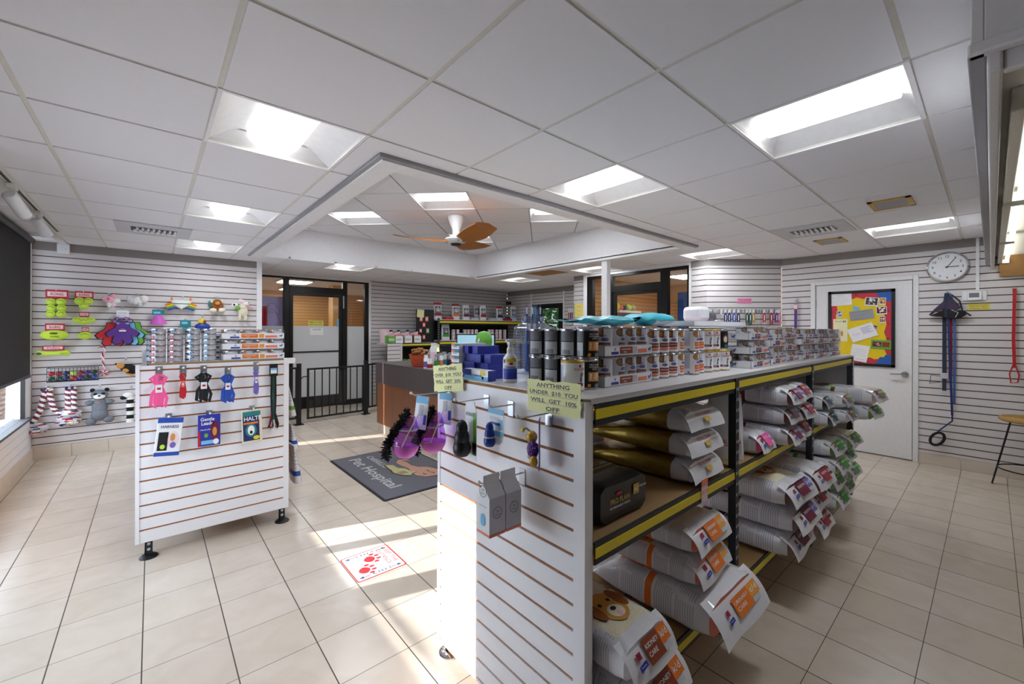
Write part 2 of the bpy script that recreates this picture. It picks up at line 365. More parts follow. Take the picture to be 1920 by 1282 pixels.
# frame with local x = p axis, local y = -q axis  (45 degrees)
for k in range(-5, 9):
    for l in range(-8, 8):
        if not inside(k, l) or (k, l) in COFL: continue
        p, q = P0 + k * TP, Q0 + l * TP
        b.box(p + .008, p + TP - .008, -q - TP + .008, -q - .008, KZ, KZ + .015, 'ceil_white', M45)
for k in range(-5, 9): bt.box(P0 + k * TP - .012, P0 + k * TP + .012, -3.9, 3.9, KZ + .004, KZ + .018, 'grey', M45)
for l in range(-8, 9): bt.box(1.6, 8.4, -Q0 - l * TP - .012, -Q0 - l * TP + .012, KZ + .005, KZ + .019, 'grey', M45)
struct(b.build('ceiling_coffer', smooth=0)); struct(bt.build('ceiling_coffer_grid', smooth=0))

# ---------------------------------------------------------------- slatwalls
def slat_geo(b, M, w, z0, z1, pitch, phase, board='slat_white', groove='groove_brown', x0=0., holes=(), gap=.0105):
    b.box(x0, w, z0, z1, -.030, -.007, groove, M)
    zs = [z0] + [phase + k * pitch for k in range(-40, 60) if z0 + .015 < phase + k * pitch < z1 - .015] + [z1]
    for a, c in zip(zs[:-1], zs[1:]):
        lo = a + (gap / 2 if a > z0 else 0); hi = c - (gap / 2 if c < z1 else 0)
        b.box(x0, w, lo, hi, -.0071, 0, board, M)
def wallM(pl, pr): # viewer-left and viewer-right XY points
    return face_M((pl[0], pl[1], 0), (pr[0] - pl[0], pr[1] - pl[1], 0), (0, 0, 1)), math.hypot(pr[0] - pl[0], pr[1] - pl[1])
def slatwall(name, pl, pr, z0, z1, pitch, phase, strip=None, base=True, back=True, **kw):
    M, w = wallM(pl, pr); b = MB(); slat_geo(b, M, w, z0, z1, pitch, phase, **kw)
    if strip: b.box(0, w, strip, 2.60, -.03, .004, 'strip_grey', M)
    if back: b.box(0, w, 0, 3.05, -.12, -.031, 'plain_wall', M)
    o = struct(b.build(name, smooth=0))
    if base:
        b = MB(); n = max(1, round(w / .3075))
        for k in range(n): b.box(k * w / n + .002, (k + 1) * w / n - .002, 0, z0 - .004, -.03, .006, 'base_tile', M)
        b.box(0, w, 0, z0, -.0305, -.004, 'tee', M)
        struct(b.build('baseboard_' + name.split('_', 1)[1], smooth=0))
    return M
ML = slatwall('wall_left', (-.99, 6.89), (1.135, 6.89), .145, 2.322, .0773, .17, strip=2.322)
b = MB(); b.box(1.135, 1.20, 6.875, 6.93, 0, 2.60, 'trim_white'); b.box(1.155, 1.20, 6.93, 8.2, 0, 3.05, 'plain_wall'); struct(b.build('trim_2', smooth=0))
slatwall('wall_back', (3.31, 8.15), (6.9, 8.15), .12, 2.60, .0778, 1.009)
slatwall('wall_rear', (6.9, 8.15), (6.9, 7.23), .12, 2.30, .0778, 1.009, strip=2.30)
slatwall('wall_rear_right', (6.9, 6.23), (6.9, 4.93), .12, 2.30, .0778, 1.009, strip=2.30)
M, w_ = wallM((6.9, 7.23), (6.9, 6.23)); b = MB(); slat_geo(b, M, w_, 2.06, 2.30, .0778, 1.009); b.box(0, w_, 2.30, 2.60, -.03, .004, 'strip_grey', M); b.box(0, w_, 2.06, 3.05, -.12, -.031, 'plain_wall', M)
b.box(-.04, .0, 0, 2.32, -.02, .008, 'trim_white', M); b.box(w_, w_ + .04, 0, 2.32, -.02, .008, 'trim_white', M); struct(b.build('wall_above_rear_door', smooth=0))
slatwall('wall_post', (5.75, 4.93), (5.75, 4.69), .12, 2.33, .0766, .228, strip=2.33)
b = MB(); b.box(5.78, 6.93, 4.90, 4.96, 0, 3.05, 'plain_wall'); struct(b.build('wall_post_return', smooth=0))
slatwall('wall_post_right', (5.72, 2.765), (5.68, 2.53), .12, 2.33, .0766, .228, strip=2.33)
slatwall('wall_diagonal', (5.68, 2.53), (6.43, 1.86), .12, 2.33, .0766, .228, strip=2.33)
MR = slatwall('wall_right', (6.43, 1.86), (6.43, 1.53), .12, 2.33, .0757, .228, strip=2.33)
slatwall('wall_right_far', (6.43, .53), (6.43, -3.0), .12, 2.33, .0757, .228, strip=2.33)
M, w_ = wallM((6.43, 1.53), (6.43, .53)); b = MB(); slat_geo(b, M, w_, 2.075, 2.33, .0757, .228); b.box(0, w_, 2.33, 2.60, -.03, .004, 'strip_grey', M); b.box(0, w_, 2.075, 3.05, -.12, -.031, 'plain_wall', M)
b.box(6.50, 6.56, .40, 1.66, 0, 2.1, 'plain_wall'); struct(b.build('wall_above_door_and_light_block', smooth=0))  # unseen slab behind the door, added to stop light leaking round its edges
b = MB(); b.box(-1.1, 6.55, -3.1, -3.0, 0, 3.05, 'plain_wall'); struct(b.build('wall_behind', smooth=0))

# window wall
WX = -.99
OPEN = [(-2.6, 1.80), (1.95, 2.74), (2.89, 3.40), (3.47, 5.0), (5.06, 6.60)]  # the first opening is an unseen window, added for fill daylight
b = MB(); b.box(WX - .07, WX, -3.0, 6.9, 0, .5, 'knee_white'); b.box(WX - .07, WX, -3.0, 6.9, 2.38, 3.05, 'knee_white')
ys = [-3.0] + [y for o in OPEN for y in o] + [6.9]
for a, c in zip(ys[::2], ys[1::2]): b.box(WX - .07, WX, a, c, .5, 2.38, 'knee_white')
for k in range(3): b.box(WX, WX + .002, -3, 6.88, .21 + .09 * k, .213 + .09 * k, 'light_grey')
b.box(WX - .03, WX + .0, 6.88, 8.2, 0, 3.05, 'plain_wall')
struct(b.build('wall_window', smooth=0))
b = MB()
for k in range(32): b.box(WX, WX + .012, 6.88 - (k + 1) * .3075 + .002, 6.88 - k * .3075 - .002, 0, .14, 'base_tile')
struct(b.build('baseboard_window', smooth=0))
b = MB(); b.box(WX - .10, WX + .035, -3, 6.70, .49, .512, 'dark_grey'); struct(b.build('trim_3', smooth=0, bevel=.003))
n = 0
for a, c in OPEN:
    n += 1; fr = MB(); f = .016
    fr.box(WX - .035, WX - .003, a, a + f, .512, 2.38, 'black_frame'); fr.box(WX - .035, WX - .003, c - f, c, .512, 2.38, 'black_frame')
    fr.box(WX - .035, WX - .003, a, c, 2.38 - f, 2.38, 'black_frame')
    if a == 1.95: fr.box(WX - .035, WX - .003, a, c, .540, .551, 'black_frame')
    fo = struct(fr.build('window_%d' % n, smooth=0))
    gl = MB(); gl.box(WX - .021, WX - .017, a + f, c - f, .512, 2.38 - f, 'clear_glass'); gl.build('glass_pane', fo, smooth=0)
def shade(y0, y1, zb, label):
    t = thing('roller_shade', label, 'window shade', (WX + .036, y0, zb), group='roller shades on the window wall')
    L = y1 - y0
    m = MB(); m.box(-.002, .002, 0, L, .02, 2.39 - zb, 'black_matte'); m.build('shade_cloth', t, smooth=0)
    m = MB(); m.box(-.008, .008, 0, L, 0, .03, 'dark_grey'); m.build('hem_bar', t, bevel=.003)
    m = MB(); m.cyl((.005, 0, 2.37 - zb), (.005, L, 2.37 - zb), .032, 'black', 16); m.build('roller_tube', t)
shade(5.02, 6.55, .945, 'dark roller shade half lowered over the window beside the toy wall')
shade(3.50, 4.98, .945, 'dark roller shade lowered over the window beyond the thick mullion')
shade(2.88, 3.41, 1.30, 'narrow dark roller shade raised over the middle window pane')
shade(1.94, 2.75, 1.30, 'dark roller shade raised above the sunny window')
shade(-2.6, 1.81, .515, 'wide dark roller shade closing the added, unseen window nearest the viewer')  # added out of view, fully lowered to block stray sun
for k, (tx, ty, th) in enumerate([(-2.0, 11.2, 3.2), (-3.1, 14.0, 4), (-3.6, 18, 5)]):
    t = thing('tree', ['slim street tree outside the shaded window', 'bare leaning tree further down the pavement', 'distant tree beyond the car park'][k], 'tree', (tx, ty, -.12), group='trees outside the window')
    m = MB(); m.tube([(0, 0, 0), (.05, .03, th * .5), (.1, .1, th)], [.09, .06, .03], 'trunk', 8)
    for a in range(5): m.tube([(.05, .03, th * (.35 + .1 * a)), (.5 * math.cos(a * 2.1), .5 * math.sin(a * 2.1), th * (.6 + .1 * a))], [.03, .01], 'trunk', 6)
    m.build('trunk', t)
    m = MB(); rnd = random.Random(k)
    for a in range(60): m.ball((rnd.gauss(0, .6), rnd.gauss(0, .6), th * .75 + rnd.gauss(0, .5)), (.12, .12, .06), 'foliage', 6, 4)
    m.build('crown', t)

# ---------------------------------------------------------------- glass front with door, rear left
Y = 8.15
b = MB()
for a0, a1, z0, z1 in [(1.33, 1.41, 0, 2.38), (1.75, 1.84, 0, 2.38), (2.765, 2.85, 0, 2.38), (3.19, 3.27, 0, 2.38), (1.41, 1.75, 2.35, 2.38), (1.84, 2.765, 2.35, 2.38), (2.85, 3.19, 2.35, 2.38), (1.84, 2.765, 2.095, 2.225), (1.41, 1.75, 0, .1), (2.85, 3.19, 0, .1)]:
    b.box(a0, a1, Y - .02, Y + .06, z0, z1, 'black_frame')
b.box(1.18, 3.31, Y - .015, Y + .06, 2.38, 3.05, 'trim_white'); b.box(3.27, 3.32, Y - .025, Y + .06, 0, 2.417, 'trim_white'); b.box(1.18, 1.33, Y, Y + .06, 0, 2.4, 'trim_white')
o = struct(b.build('window_frame_rear', smooth=0, bevel=.004))
m = MB()
for a0, a1, z0, z1, mm in [(1.41, 1.75, 1.51, 2.35, 'clear_glass'), (1.41, 1.75, .1, 1.51, 'frosted'), (1.84, 2.765, 2.225, 2.35, 'clear_glass'), (2.85, 3.19, 1.51, 2.35, 'clear_glass'), (2.85, 3.19, .1, 1.51, 'frosted')]:
    m.box(a0, a1, Y + .015, Y + .02, z0, z1, mm)
m.build('glass_pane', o, smooth=0)
b = MB(); zb = .012
for a0, a1, z0, z1 in [(1.845, 1.905, zb, 2.09), (2.70, 2.76, zb, 2.09), (1.905, 2.70, 2.055, 2.09), (1.905, 2.70, zb, .225), (1.905, 2.70, 1.03, 1.052)]:
    b.box(a0, a1, Y - .01, Y + .035, z0, z1, 'black_frame')
o = struct(b.build('door_1', smooth=0, bevel=.004))
m = MB(); m.box(1.905, 2.70, Y + .012, Y + .018, 1.51, 2.055, 'clear_glass'); m.box(1.905, 2.70, Y + .012, Y + .018, .225, 1.51, 'frosted'); m.build('door_glass', o, smooth=0)
m = MB(); m.box(2.765, 2.785, Y - .035, Y - .02, 1.85, 2.09, 'steel'); m.build('hinge', o)
m = MB(); m.box(2.665, 2.70, Y + .004, Y + .010, 1.50, 1.65, 'sky_blue'); m.build('push_plate', o)
# the room beyond
b = MB(); M, w_ = wallM((.3, 12.0), (5.2, 12.0)); slat_geo(b, M, w_, 0, 2.43, .0778, .1, 'slat_tan', 'groove_orange')
b.box(.2, .3, 8.2, 12.1, 0, 2.6, 'tan_wall'); b.box(5.2, 5.3, 8.28, 12.1, 0, 2.6, 'tan_wall'); b.box(3.3, 5.3, 8.28, 8.34, 0, 2.6, 'plain_wall'); b.box(.2, 1.33, 8.21, 8.3, 0, 2.6, 'plain_wall')
struct(b.build('wall_inner_rear', smooth=0))
b = MB(); b.box(.2, 5.3, 8.21, 12.1, 2.43, 2.5, 'ceil_white'); struct(b.build('ceiling_inner_rear', smooth=0))
b = MB(); b.box(3.05, 3.3, 9.6, 9.9, 0, 2.43, 'tan_wall'); struct(b.build('column_inner_rear', smooth=0))

# ---------------------------------------------------------------- glass front on the right
X = 5.75
b = MB()
for a0, a1, z0, z1 in [(4.50, 4.62, 0, 2.375), (4.09, 4.18, 0, 2.375), (3.12, 3.24, 0, 2.375), (2.80, 2.83, 0, 2.375), (4.18, 4.5, 2.33, 2.375), (3.24, 4.09, 2.33, 2.375), (2.83, 3.12, 2.33, 2.375), (3.24, 4.09, 2.065, 2.18), (4.18, 4.5, 0, .1), (2.83, 3.12, 0, .1)]:
    b.box(X - .02, X + .06, a0, a1, z0, z1, 'black_frame')
b.box(X - .015, X + .06, 2.74, 4.70, 2.375, 3.05, 'trim_white'); b.box(X - .025, X + .06, 4.62, 4.70, 0, 2.417, 'trim_white'); b.box(X - .025, X + .06, 2.755, 2.80, 0, 2.417, 'trim_white')
o = struct(b.build('window_frame_right', smooth=0, bevel=.004))
m = MB()
for a0, a1, z0, z1 in [(4.18, 4.5, .1, 2.33), (3.24, 4.09, 2.18, 2.33), (2.83, 3.12, .1, 2.33)]: m.box(X + .015, X + .02, a0, a1, z0, z1, 'clear_glass')
m.build('glass_pane', o, smooth=0)
b = MB()
for a0, a1, z0, z1 in [(3.245, 3.295, zb, 2.06), (4.03, 4.085, zb, 2.06), (3.295, 4.03, 2.02, 2.06), (3.295, 4.03, zb, .22)]: b.box(X - .01, X + .035, a0, a1, z0, z1, 'black_frame')
o = struct(b.build('door_3', smooth=0, bevel=.004))
m = MB(); m.box(X + .012, X + .018, 3.295, 4.03, .22, 2.02, 'clear_glass'); m.build('door_glass', o, smooth=0)
m = MB(); m.cyl((X - .012, 3.27, 1.02), (X - .05, 3.27, 1.02), .012, 'chrome'); m.cyl((X - .05, 3.27, 1.02), (X - .05, 3.40, 1.02), .009, 'chrome'); m.cyl((X - .01, 3.27, 1.60), (X - .02, 3.27, 1.60), .018, 'chrome'); m.build('door_handle', o)
b = MB(); M, w_ = wallM((8.6, 4.9), (8.6, 2.1)); slat_geo(b, M, w_, 0, 2.1, .0778, .1, 'slat_tan', 'groove_orange'); b.box(0, w_, 2.1, 2.6, -.03, 0, 'tan_wall', M)
M, w_ = wallM((5.85, 4.84), (8.6, 4.84)); slat_geo(b, M, w_, 0, 2.43, .0778, .1, 'slat_tan', 'groove_orange'); b.box(6.4, 8.7, 2.1, 2.2, 0, 2.6, 'tan_wall'); struct(b.build('wall_inner_right', smooth=0))
b = MB(); b.box(5.82, 8.7, 2.6, 4.9, 2.43, 2.5, 'ceil_white'); b.box(6.45, 8.7, 2.1, 2.6, 2.43, 2.5, 'ceil_white'); struct(b.build('ceiling_inner_right', smooth=0))
# rear glass door to the outside
b = MB(); X = 6.9
for a0, a1, z0, z1 in [(7.10, 7.22, 0, 2.055), (6.24, 6.36, 0, 2.055), (6.36, 7.10, 1.95, 2.055), (6.36, 7.10, 0, .25), (6.91, 6.94, .25, 1.95)]: b.box(X - .01, X + .05, a0, a1, z0, z1, 'black_frame')
o = struct(b.build('door_2', smooth=0, bevel=.004))
m = MB(); m.box(X + .02, X + .026, 6.36, 7.10, .25, 1.95, 'tinted'); m.build('door_glass', o, smooth=0)
m = MB(); Mt = face_M((X + .018, 6.66, 1.51), (0, 1, 0), (0, 0, 1)); m.text('Boarding', .085, 'light_grey', Mt); m.text('Hospital  &', .085, 'light_grey', face_M((X + .018, 6.66, 1.66), (0, 1, 0), (0, 0, 1))); m.build('door_lettering', o, smooth=0)
# column by the coffer
b = MB(); b.box(4.585, 4.665, 3.36, 3.45, 0, CZ, 'trim_white'); tag(struct(b.build('column', smooth=0, bevel=.004)), 'white square column under the raised ceiling edge', 'column')
# bushes outside the rear door
rnd = random.Random(3)
for k, (bx_, by_, h) in enumerate([(8.9, 8.5, 2.6), (12.4, 7.2, 1.9), (11.6, 11.4, 3.6)]):
    m = MB()
    for a in range(420): m.ball((max(-.9, min(.9, rnd.gauss(0, .45))), max(-.9, min(.9, rnd.gauss(0, .45))), abs(rnd.gauss(h * .5, h * .3))), (.11, .11, .05), 'foliage', 5, 3, T(rz=rnd.random() * 3, rx=rnd.random()))
    o = m.build('bush'); o.location = (bx_, by_, -.12)
    tag(o, ['tall leafy bush outside the rear glass door, nearest the door', 'lower bush outside to the right of the rear door', 'taller shrub far outside the rear door'][k], 'bush', 'bushes outside the rear door')

# ---------------------------------------------------------------- white wooden door on the right wall
X = 6.43; b = MB()
for a0, a1, z0, z1 in [(1.48, 1.53, 0, 2.075), (.53, .575, 0, 2.075), (.575, 1.48, 2.03, 2.075)]: b.box(X - .014, X + .06, a0, a1, z0, z1, 'white_paint')
struct(b.build('trim_4', smooth=0, bevel=.004))
b = MB(); b.box(X + .004, X + .045, .582, 1.474, .01, 2.024, 'white_paint'); o = struct(b.build('door_4', smooth=0, bevel=.003))
m = MB(); m.cyl((X + .004, .64, .965), (X - .012, .64, .965), .033, 'chrome', 20); m.cyl((X - .01, .64, .965), (X - .05, .64, .965), .012, 'chrome'); m.tube([(X - .05, .64, .965), (X - .055, .67, .967), (X - .05, .76, .963)], .009, 'chrome'); m.build('door_handle', o)
for z in (.3, 1.05, 1.8):
    m = MB(); m.cyl((X - .004, 1.477, z - .05), (X - .004, 1.477, z + .05), .007, 'steel'); m.build('hinge', o)
mat('room_lens', 'ffffff', .5, emit=8.0)
# ================================================================ ceiling fittings
def make_troffer(label, loc, rz, group):
    t = thing('ceiling_light', label, 'ceiling light', loc, rz, group)
    h = TP / 2 - .008; m = MB(); d = .075
    # curved reflector wings: along y, concave
    def wing(sg):
        m.grid(lambda u, v: Vector((sg * (h - (h - .13) * u), -h + 2 * h * v, .012 + d * math.sin(u * PI / 2))), 6, 1, 'white')
    wing(1); wing(-1)
    for sg in (1, -1): m.grid(lambda u, v: Vector((-h + 2 * h * u, sg * (h - .055 * v ** 2), .012 + (d * .9) * v)), 10, 4, 'white')
    m.build('reflector', t)
    m = MB(); f = .012
    m.box(-h - f, h + f, h - .004, h + f, 0, .014, 'trim_white'); m.box(-h - f, h + f, -h - f, -h + .004, 0, .014, 'trim_white'); m.box(h - .004, h + f, -h, h, 0, .014, 'trim_white'); m.box(-h - f, -h + .004, -h, h, 0, .014, 'trim_white')
    m.build('frame', t, smooth=0)
    m = MB(); m.grid(lambda u, v: Vector((.13 * math.cos(PI + PI * u), -(h - .05) + 2 * (h - .05) * v, d + .012 - .065 * math.sin(PI * u) )), 14, 1, 'lens')
    m.build('lens_basket', t)
    m = MB(); m.box(-h - .006, h + .006, -h - .006, h + .006, d + .016, d + .02, 'white'); m.build('housing', t, smooth=0)
    if 'troffer' not in bpy.data.lights:
        l = bpy.data.lights.new('troffer', 'AREA'); l.shape = 'RECTANGLE'; l.size = .17; l.size_y = .47; l.energy = LAMP_W; l.color = (.86, .935, 1.0)
    lo = bpy.data.objects.new('lamp', bpy.data.lights['troffer']); COL.objects.link(lo); lo.parent = t; lo.location = (0, 0, .018)
    return t
LLAB = ['square ceiling troffer light at upper left, nearest on the left', 'large bright ceiling troffer light at upper right of the picture', 'ceiling troffer light just right of the raised ceiling box', 'ceiling troffer light above the left display unit, second back from the left', 'ceiling troffer light near the toy wall, farthest back on the left',
        'ceiling troffer light in front of the rear left glass door', 'small ceiling troffer light deep in the rear corner', 'ceiling troffer light beside the white column', 'ceiling troffer light before the diagonal slat wall', 'ceiling troffer light above the white door wall by the clock']
t0 = None
for (i, j), lb in zip(LIGHTS, LLAB):
    loc = (LX + (i + .5) * TP, LY + (j + .5) * TP, CZ - .002)
    if t0 is None: t0 = make_troffer(lb, loc, 0, 'recessed ceiling lights')
    else: dup(t0, loc, (0, 0, 0), lb)
for (k, l), lb in zip(COFL, ['light inside the raised ceiling box at its left', 'light inside the raised ceiling box nearest the viewer', 'light inside the raised ceiling box at its right', 'light inside the raised ceiling box behind the fan']):
    p, q = P0 + (k + .5) * TP, Q0 + (l + .5) * TP; c = pq(p, q)
    dup(t0, (c[0], c[1], KZ - .002), (0, 0, R(45)), 'square ' + lb, 'lights in the raised ceiling box')
def room_light(label, loc, group):
    t = thing('ceiling_light', label, 'ceiling light', loc, 0, group)
    m = MB(); m.box(-.3, .3, -.3, .3, 0, .02, 'white'); m.build('frame', t, smooth=0)
    m = MB(); m.box(-.26, .26, -.26, .26, -.012, -.002, 'room_lens'); m.build('diffuser', t, smooth=0)
room_light('ceiling light in the room behind the rear left glass door, nearer', (2.2, 9.3, 2.408), 'lights in the rooms behind glass')
room_light('ceiling light in the room behind the rear left glass door, farther', (2.6, 11.0, 2.408), 'lights in the rooms behind glass')
room_light('ceiling light in the room behind the right glass door', (7.2, 3.5, 2.408), 'lights in the rooms behind glass')

# ceiling vents, speakers, return panel
def vent(label, cx, cy, rz):
    t = thing('ceiling_vent', label, 'air vent', (cx, cy, CZ - .004), rz, 'air vents in the ceiling')
    m = MB(); m.box(-.28, .28, -.28, .28, -.002, .003, 'light_grey'); m.build('vent_plate', t, smooth=0)
    m = MB(); m.box(-.10, .10, -.17, .17, -.0035, -.002, 'dark_grey'); m.build('vent_opening', t, smooth=0)
    m = MB()
    for k in range(8): m.box(-.095, .0, -.165 + .04 * k, -.148 + .04 * k, -.014, -.003, 'trim_white', T(ry=0)); m.box(.01, .095, -.165 + .042 * k, -.140 + .042 * k, -.018, -.003, 'trim_white')
    m.build('louvres', t, smooth=0)
vent('grey ceiling air vent above the toy wall on the left', .02, 5.36, R(90))
vent('white louvred ceiling air vent on the right, left of the tan grille', 4.78, 1.12, 0)
def speaker(label, cx, cy):
    t = thing('ceiling_speaker', label, 'ceiling grille', (cx, cy, CZ - .003), 0, 'tan grilles in the ceiling')
    m = MB(); a, c = .16, .12
    m.box(-a, a, -c, -c + .03, -.006, .002, 'gold'); m.box(-a, a, c - .03, c, -.006, .002, 'gold'); m.box(-a, -a + .03, -c, c, -.006, .002, 'gold'); m.box(a - .03, a, -c, c, -.006, .002, 'gold'); m.build('grille_frame', t, smooth=0)
    m = MB(); m.box(-a + .03, a - .03, -c + .03, c - .03, -.004, .0, 'grey'); m.build('grille', t, smooth=0)
speaker('tan framed ceiling grille nearer the viewer, beside the bright right light', 4.215, .497)
speaker('tan framed ceiling grille farther back, beside the air vent', 5.5, 1.13)
m = MB(); m.box(4.72, 5.25, 4.63, 5.22, CZ - .006, CZ - .001, 'peg_tan'); tag(m.build('ceiling_panel', smooth=0), 'brown square return air panel in the rear ceiling', 'ceiling panel')

# ceiling fan
hub = Vector((2.81, 4.29, 2.53))
t = thing('ceiling_fan', 'white ceiling fan with three curved wooden blades', 'ceiling fan', hub)
m = MB(); m.lathe([(.10, KZ - hub.z), (.105, KZ - hub.z - .02), (.075, KZ - hub.z - .10), (.045, KZ - hub.z - .17), (.04, .03)], 'white', None, 24); m.build('downrod_cover', t)
m = MB(); m.lathe([(.13, .035), (.14, .02), (.12, -.005), (.05, -.03), (0, -.032)], 'white', None, 24); m.build('motor_housing', t)
m = MB(); m.lathe([(.065, -.03), (.06, -.045), (0, -.048)], 'black', None, 20); m.build('light_cap', t)
for ang in (186, 306, 66):
    a = R(ang); dv = RGT * math.cos(a) + FWD * math.sin(a); rz = math.atan2(dv.y, dv.x)
    m = MB()
    def bl(u, v, up):
        x = .05 + .70 * u; wd = (.055 + .085 * math.sin(min(1, u * 1.25) * PI * .62) ** 1.2) * (1 if u < .9 else math.sqrt(max(0, 1 - ((u - .9) / .1001) ** 2)) * .999 + .02)
        yy = (v - .5) * 2 * wd + .02 * math.sin(u * PI)
        return Vector((x, yy, .012 + .05 * u ** 2 - yy * (.42 - .3 * u) + (.007 if up else -.007) * (1 - (2 * v - 1) ** 2 * .8)))
    m.grid(lambda u, v: bl(u, v, True), 26, 8, 'blade_wood'); m.grid(lambda u, v: bl(u, 1 - v, False), 26, 8, 'blade_wood')
    m.grid(lambda u, v: bl(1, u, v > .5), 8, 1, 'blade_wood')
    for e in (0, 1): m.grid(lambda u, v, e=e: bl(u, e, v > .5), 26, 1, 'blade_wood')
    m.lathe([(.008, -.012), (.008, -.006)], 'black', T(.11, .03, 0), 8); m.lathe([(.008, -.012), (.008, -.006)], 'black', T(.11, -.03, 0), 8)
    o = m.build('blade', t); o.rotation_euler = (0, 0, rz)

# track lights by the window
t = thing('track_rail', 'white ceiling light track along the top of the window', 'light track', (-.69, 3.6, CZ - .002), 0)
m = MB(); m.box(-.02, .02, 0, 2.35, -.022, 0, 'offwhite'); m.box(-.008, .008, 0, 2.34, -.024, -.0215, 'dark_grey'); m.build('track', t, smooth=0)
m = MB(); m.box(-.09, -.03, -1.6, 3.2, -.015, 0, 'offwhite'); m.build('ceiling_edge_trim', t, smooth=0)
def spot(label, y, aim, length, lit):
    t = thing('track_spotlight', label, 'spotlight', (-.69, y, CZ - .026), 0, group='spotlights on the ceiling track')
    m = MB(); m.box(-.022, .022, -.05, .05, -.03, 0, 'offwhite'); m.build('adapter', t, bevel=.003)
    m = MB(); m.cyl((0, 0, -.03), (0, 0, -.085), .011, 'offwhite'); m.build('stem', t)
    d = Vector(aim).normalized(); M = Matrix.Translation(Vector((0, 0, -.085)) - d * .03) @ d.to_track_quat('Z', 'Y').to_matrix().to_4x4()
    m = MB(); m.lathe([(.030, 0), (.037, .01), (.037, length), (.033, length), (.030, length - .03), (0, length - .03)], 'white', M, 20)
    o = m.build('lamp_head', t)
    m = MB(); m.lathe([(.030, length - .012), (0, length - .011)], 'spot_lit' if lit else 'light_grey', M, 20); m.build('bulb', t)
spot('white track spotlight second from the toy wall, turned along the window', 4.18, (.25, .75, -.55), .18, False)
spot('lit white track spotlight nearest the toy wall', 5.02, (.35, .55, -.75), .15, True)
spot('white track spotlight just outside the left edge of the photo', 3.35, (.1, .6, -.6), .2, False)
# sensor box on the toy wall
o = onY(119, 466, 6.86); t = thing('wall_sensor', 'small white sensor box high on the toy wall', 'sensor', (o.x, 6.889, o.z))
m = MB(); m.box(-.05, .05, -.045, -.001, -.06, .055, 'white'); m.build('sensor_case', t, bevel=.006); m = MB(); m.box(.015, .023, -.047, -.044, -.01, -.004, 'sky_blue'); m.build('indicator', t)

# light valance over the right
VY, VX0, VX1, VZ = .035, 1.50, 6.425, 2.075
t = thing('light_valance', 'boxed white light valance hanging along the ceiling at right', 'valance', (VX0, VY, CZ))
m = MB(); H_ = VZ - CZ
m.box(0, VX1 - VX0, -.022, 0, H_ + .05, -.002, 'white_paint'); m.box(0, .022, -1.2, -.022, H_ + .05, -.002, 'white_paint')
m.build('fascia', t, bevel=.003)
m = MB(); m.box(.0, VX1 - VX0, -.028, .006, H_ + .045, H_ + .075, 'grey'); m.box(-.006, .028, -1.2, .006, H_ + .045, H_ + .075, 'white_paint')
m.box(.02, VX1 - VX0, -.052, -.026, H_, H_ + .06, 'white_paint'); m.box(.03, .056, -1.2, -.052, H_, H_ + .06, 'white_paint'); m.build('moulding', t, bevel=.006)
m = MB(); m.box(.08, VX1 - VX0, -1.2, -.02, H_ + .13, H_ + .15, 'offwhite'); m.build('inner_soffit', t, smooth=0)
for k in range(3):
    xa = .5 + k * 1.5
    u = thing('strip_light', 'white fluorescent strip light inside the valance, %s' % ['nearest the viewer', 'middle of three', 'farthest toward the clock wall'][k], 'strip light', (VX0 + xa, VY - .088, VZ + .10), 0, 'strip lights in the valance')
    m = MB(); m.box(0, 1.4, -.016, .016, -.045, .03, 'offwhite'); m.build('fixture_body', u, bevel=.004)
    m = MB(); m.cyl((.02, -.042, -.03), (1.38, -.042, -.03), .013, 'tube_lit', 12); m.build('fluorescent_tube', u)
    m = MB(); m.box(0, .02, -.06, -.016, -.045, -.01, 'offwhite'); m.build('lamp_holder', u); m = MB(); m.box(1.38, 1.40, -.06, -.016, -.045, -.01, 'offwhite'); m.build('lamp_holder', u)
b = MB(); b.box(6.40, 6.428, -1.6, -.05, 2.0, 2.40, 'peg_tan'); tag(b.build('wall_panel', smooth=0), 'brown board on the wall behind the light valance', 'panel')
# ================================================================ slatwall display units (gondolas)
def post_geo(m, x, y, z0, z1, w=.038, mt='dark_steel', slots=True, face=-1, holes_axis='y'):
    m.box(x - w / 2, x + w / 2, y - .006, y + .006, z0, z1, mt); m.box(x - .004, x + .004, y, y + .034, z0, z1, mt)
    if slots:
        z = z0 + .04
        while z < z1 - .03:
            for sx in (-.010, .010): m.box(x + sx - .003, x + sx + .003, y - .0072, y - .005, z, z + .014, 'light_grey' if mt == 'dark_steel' else 'dark_grey')
            z += .05
def foot_geo(m, x, y, mt='dark_steel', disc='black', r=.048):
    m.lathe([(r, 0), (r, .006), (r * .75, .016), (.02, .02), (0, .02)], disc, T(x, y, 0), 24)
    m.box(x - .019, x + .019, y - .004, y + .004, .01, .16, mt); m.box(x - .019, x - .015, y - .004, y + .02, .01, .16, mt)
    for z in (.05, .085): m.cyl((x, y - .0055, z), (x, y - .004, z), .009, 'light_grey', 10)
def beam_geo(m, x0, x1, y, z1, h=.068, sgn=-1, strip='yellow_strip'):
    m.box(x0, x1, y - .004 * (sgn < 0), y + .004 * (sgn > 0), z1 - h, z1, 'dark_steel'); 
    ya = y + sgn * .0065
    m.box(x0, x1, min(y, ya), max(y, ya), z1 - h * .70, z1 - h * .24, strip)
    m.box(x0, x1, min(y - sgn * .03, y), max(y - sgn * .03, y), z1 - .006, z1 - .002, 'dark_steel')

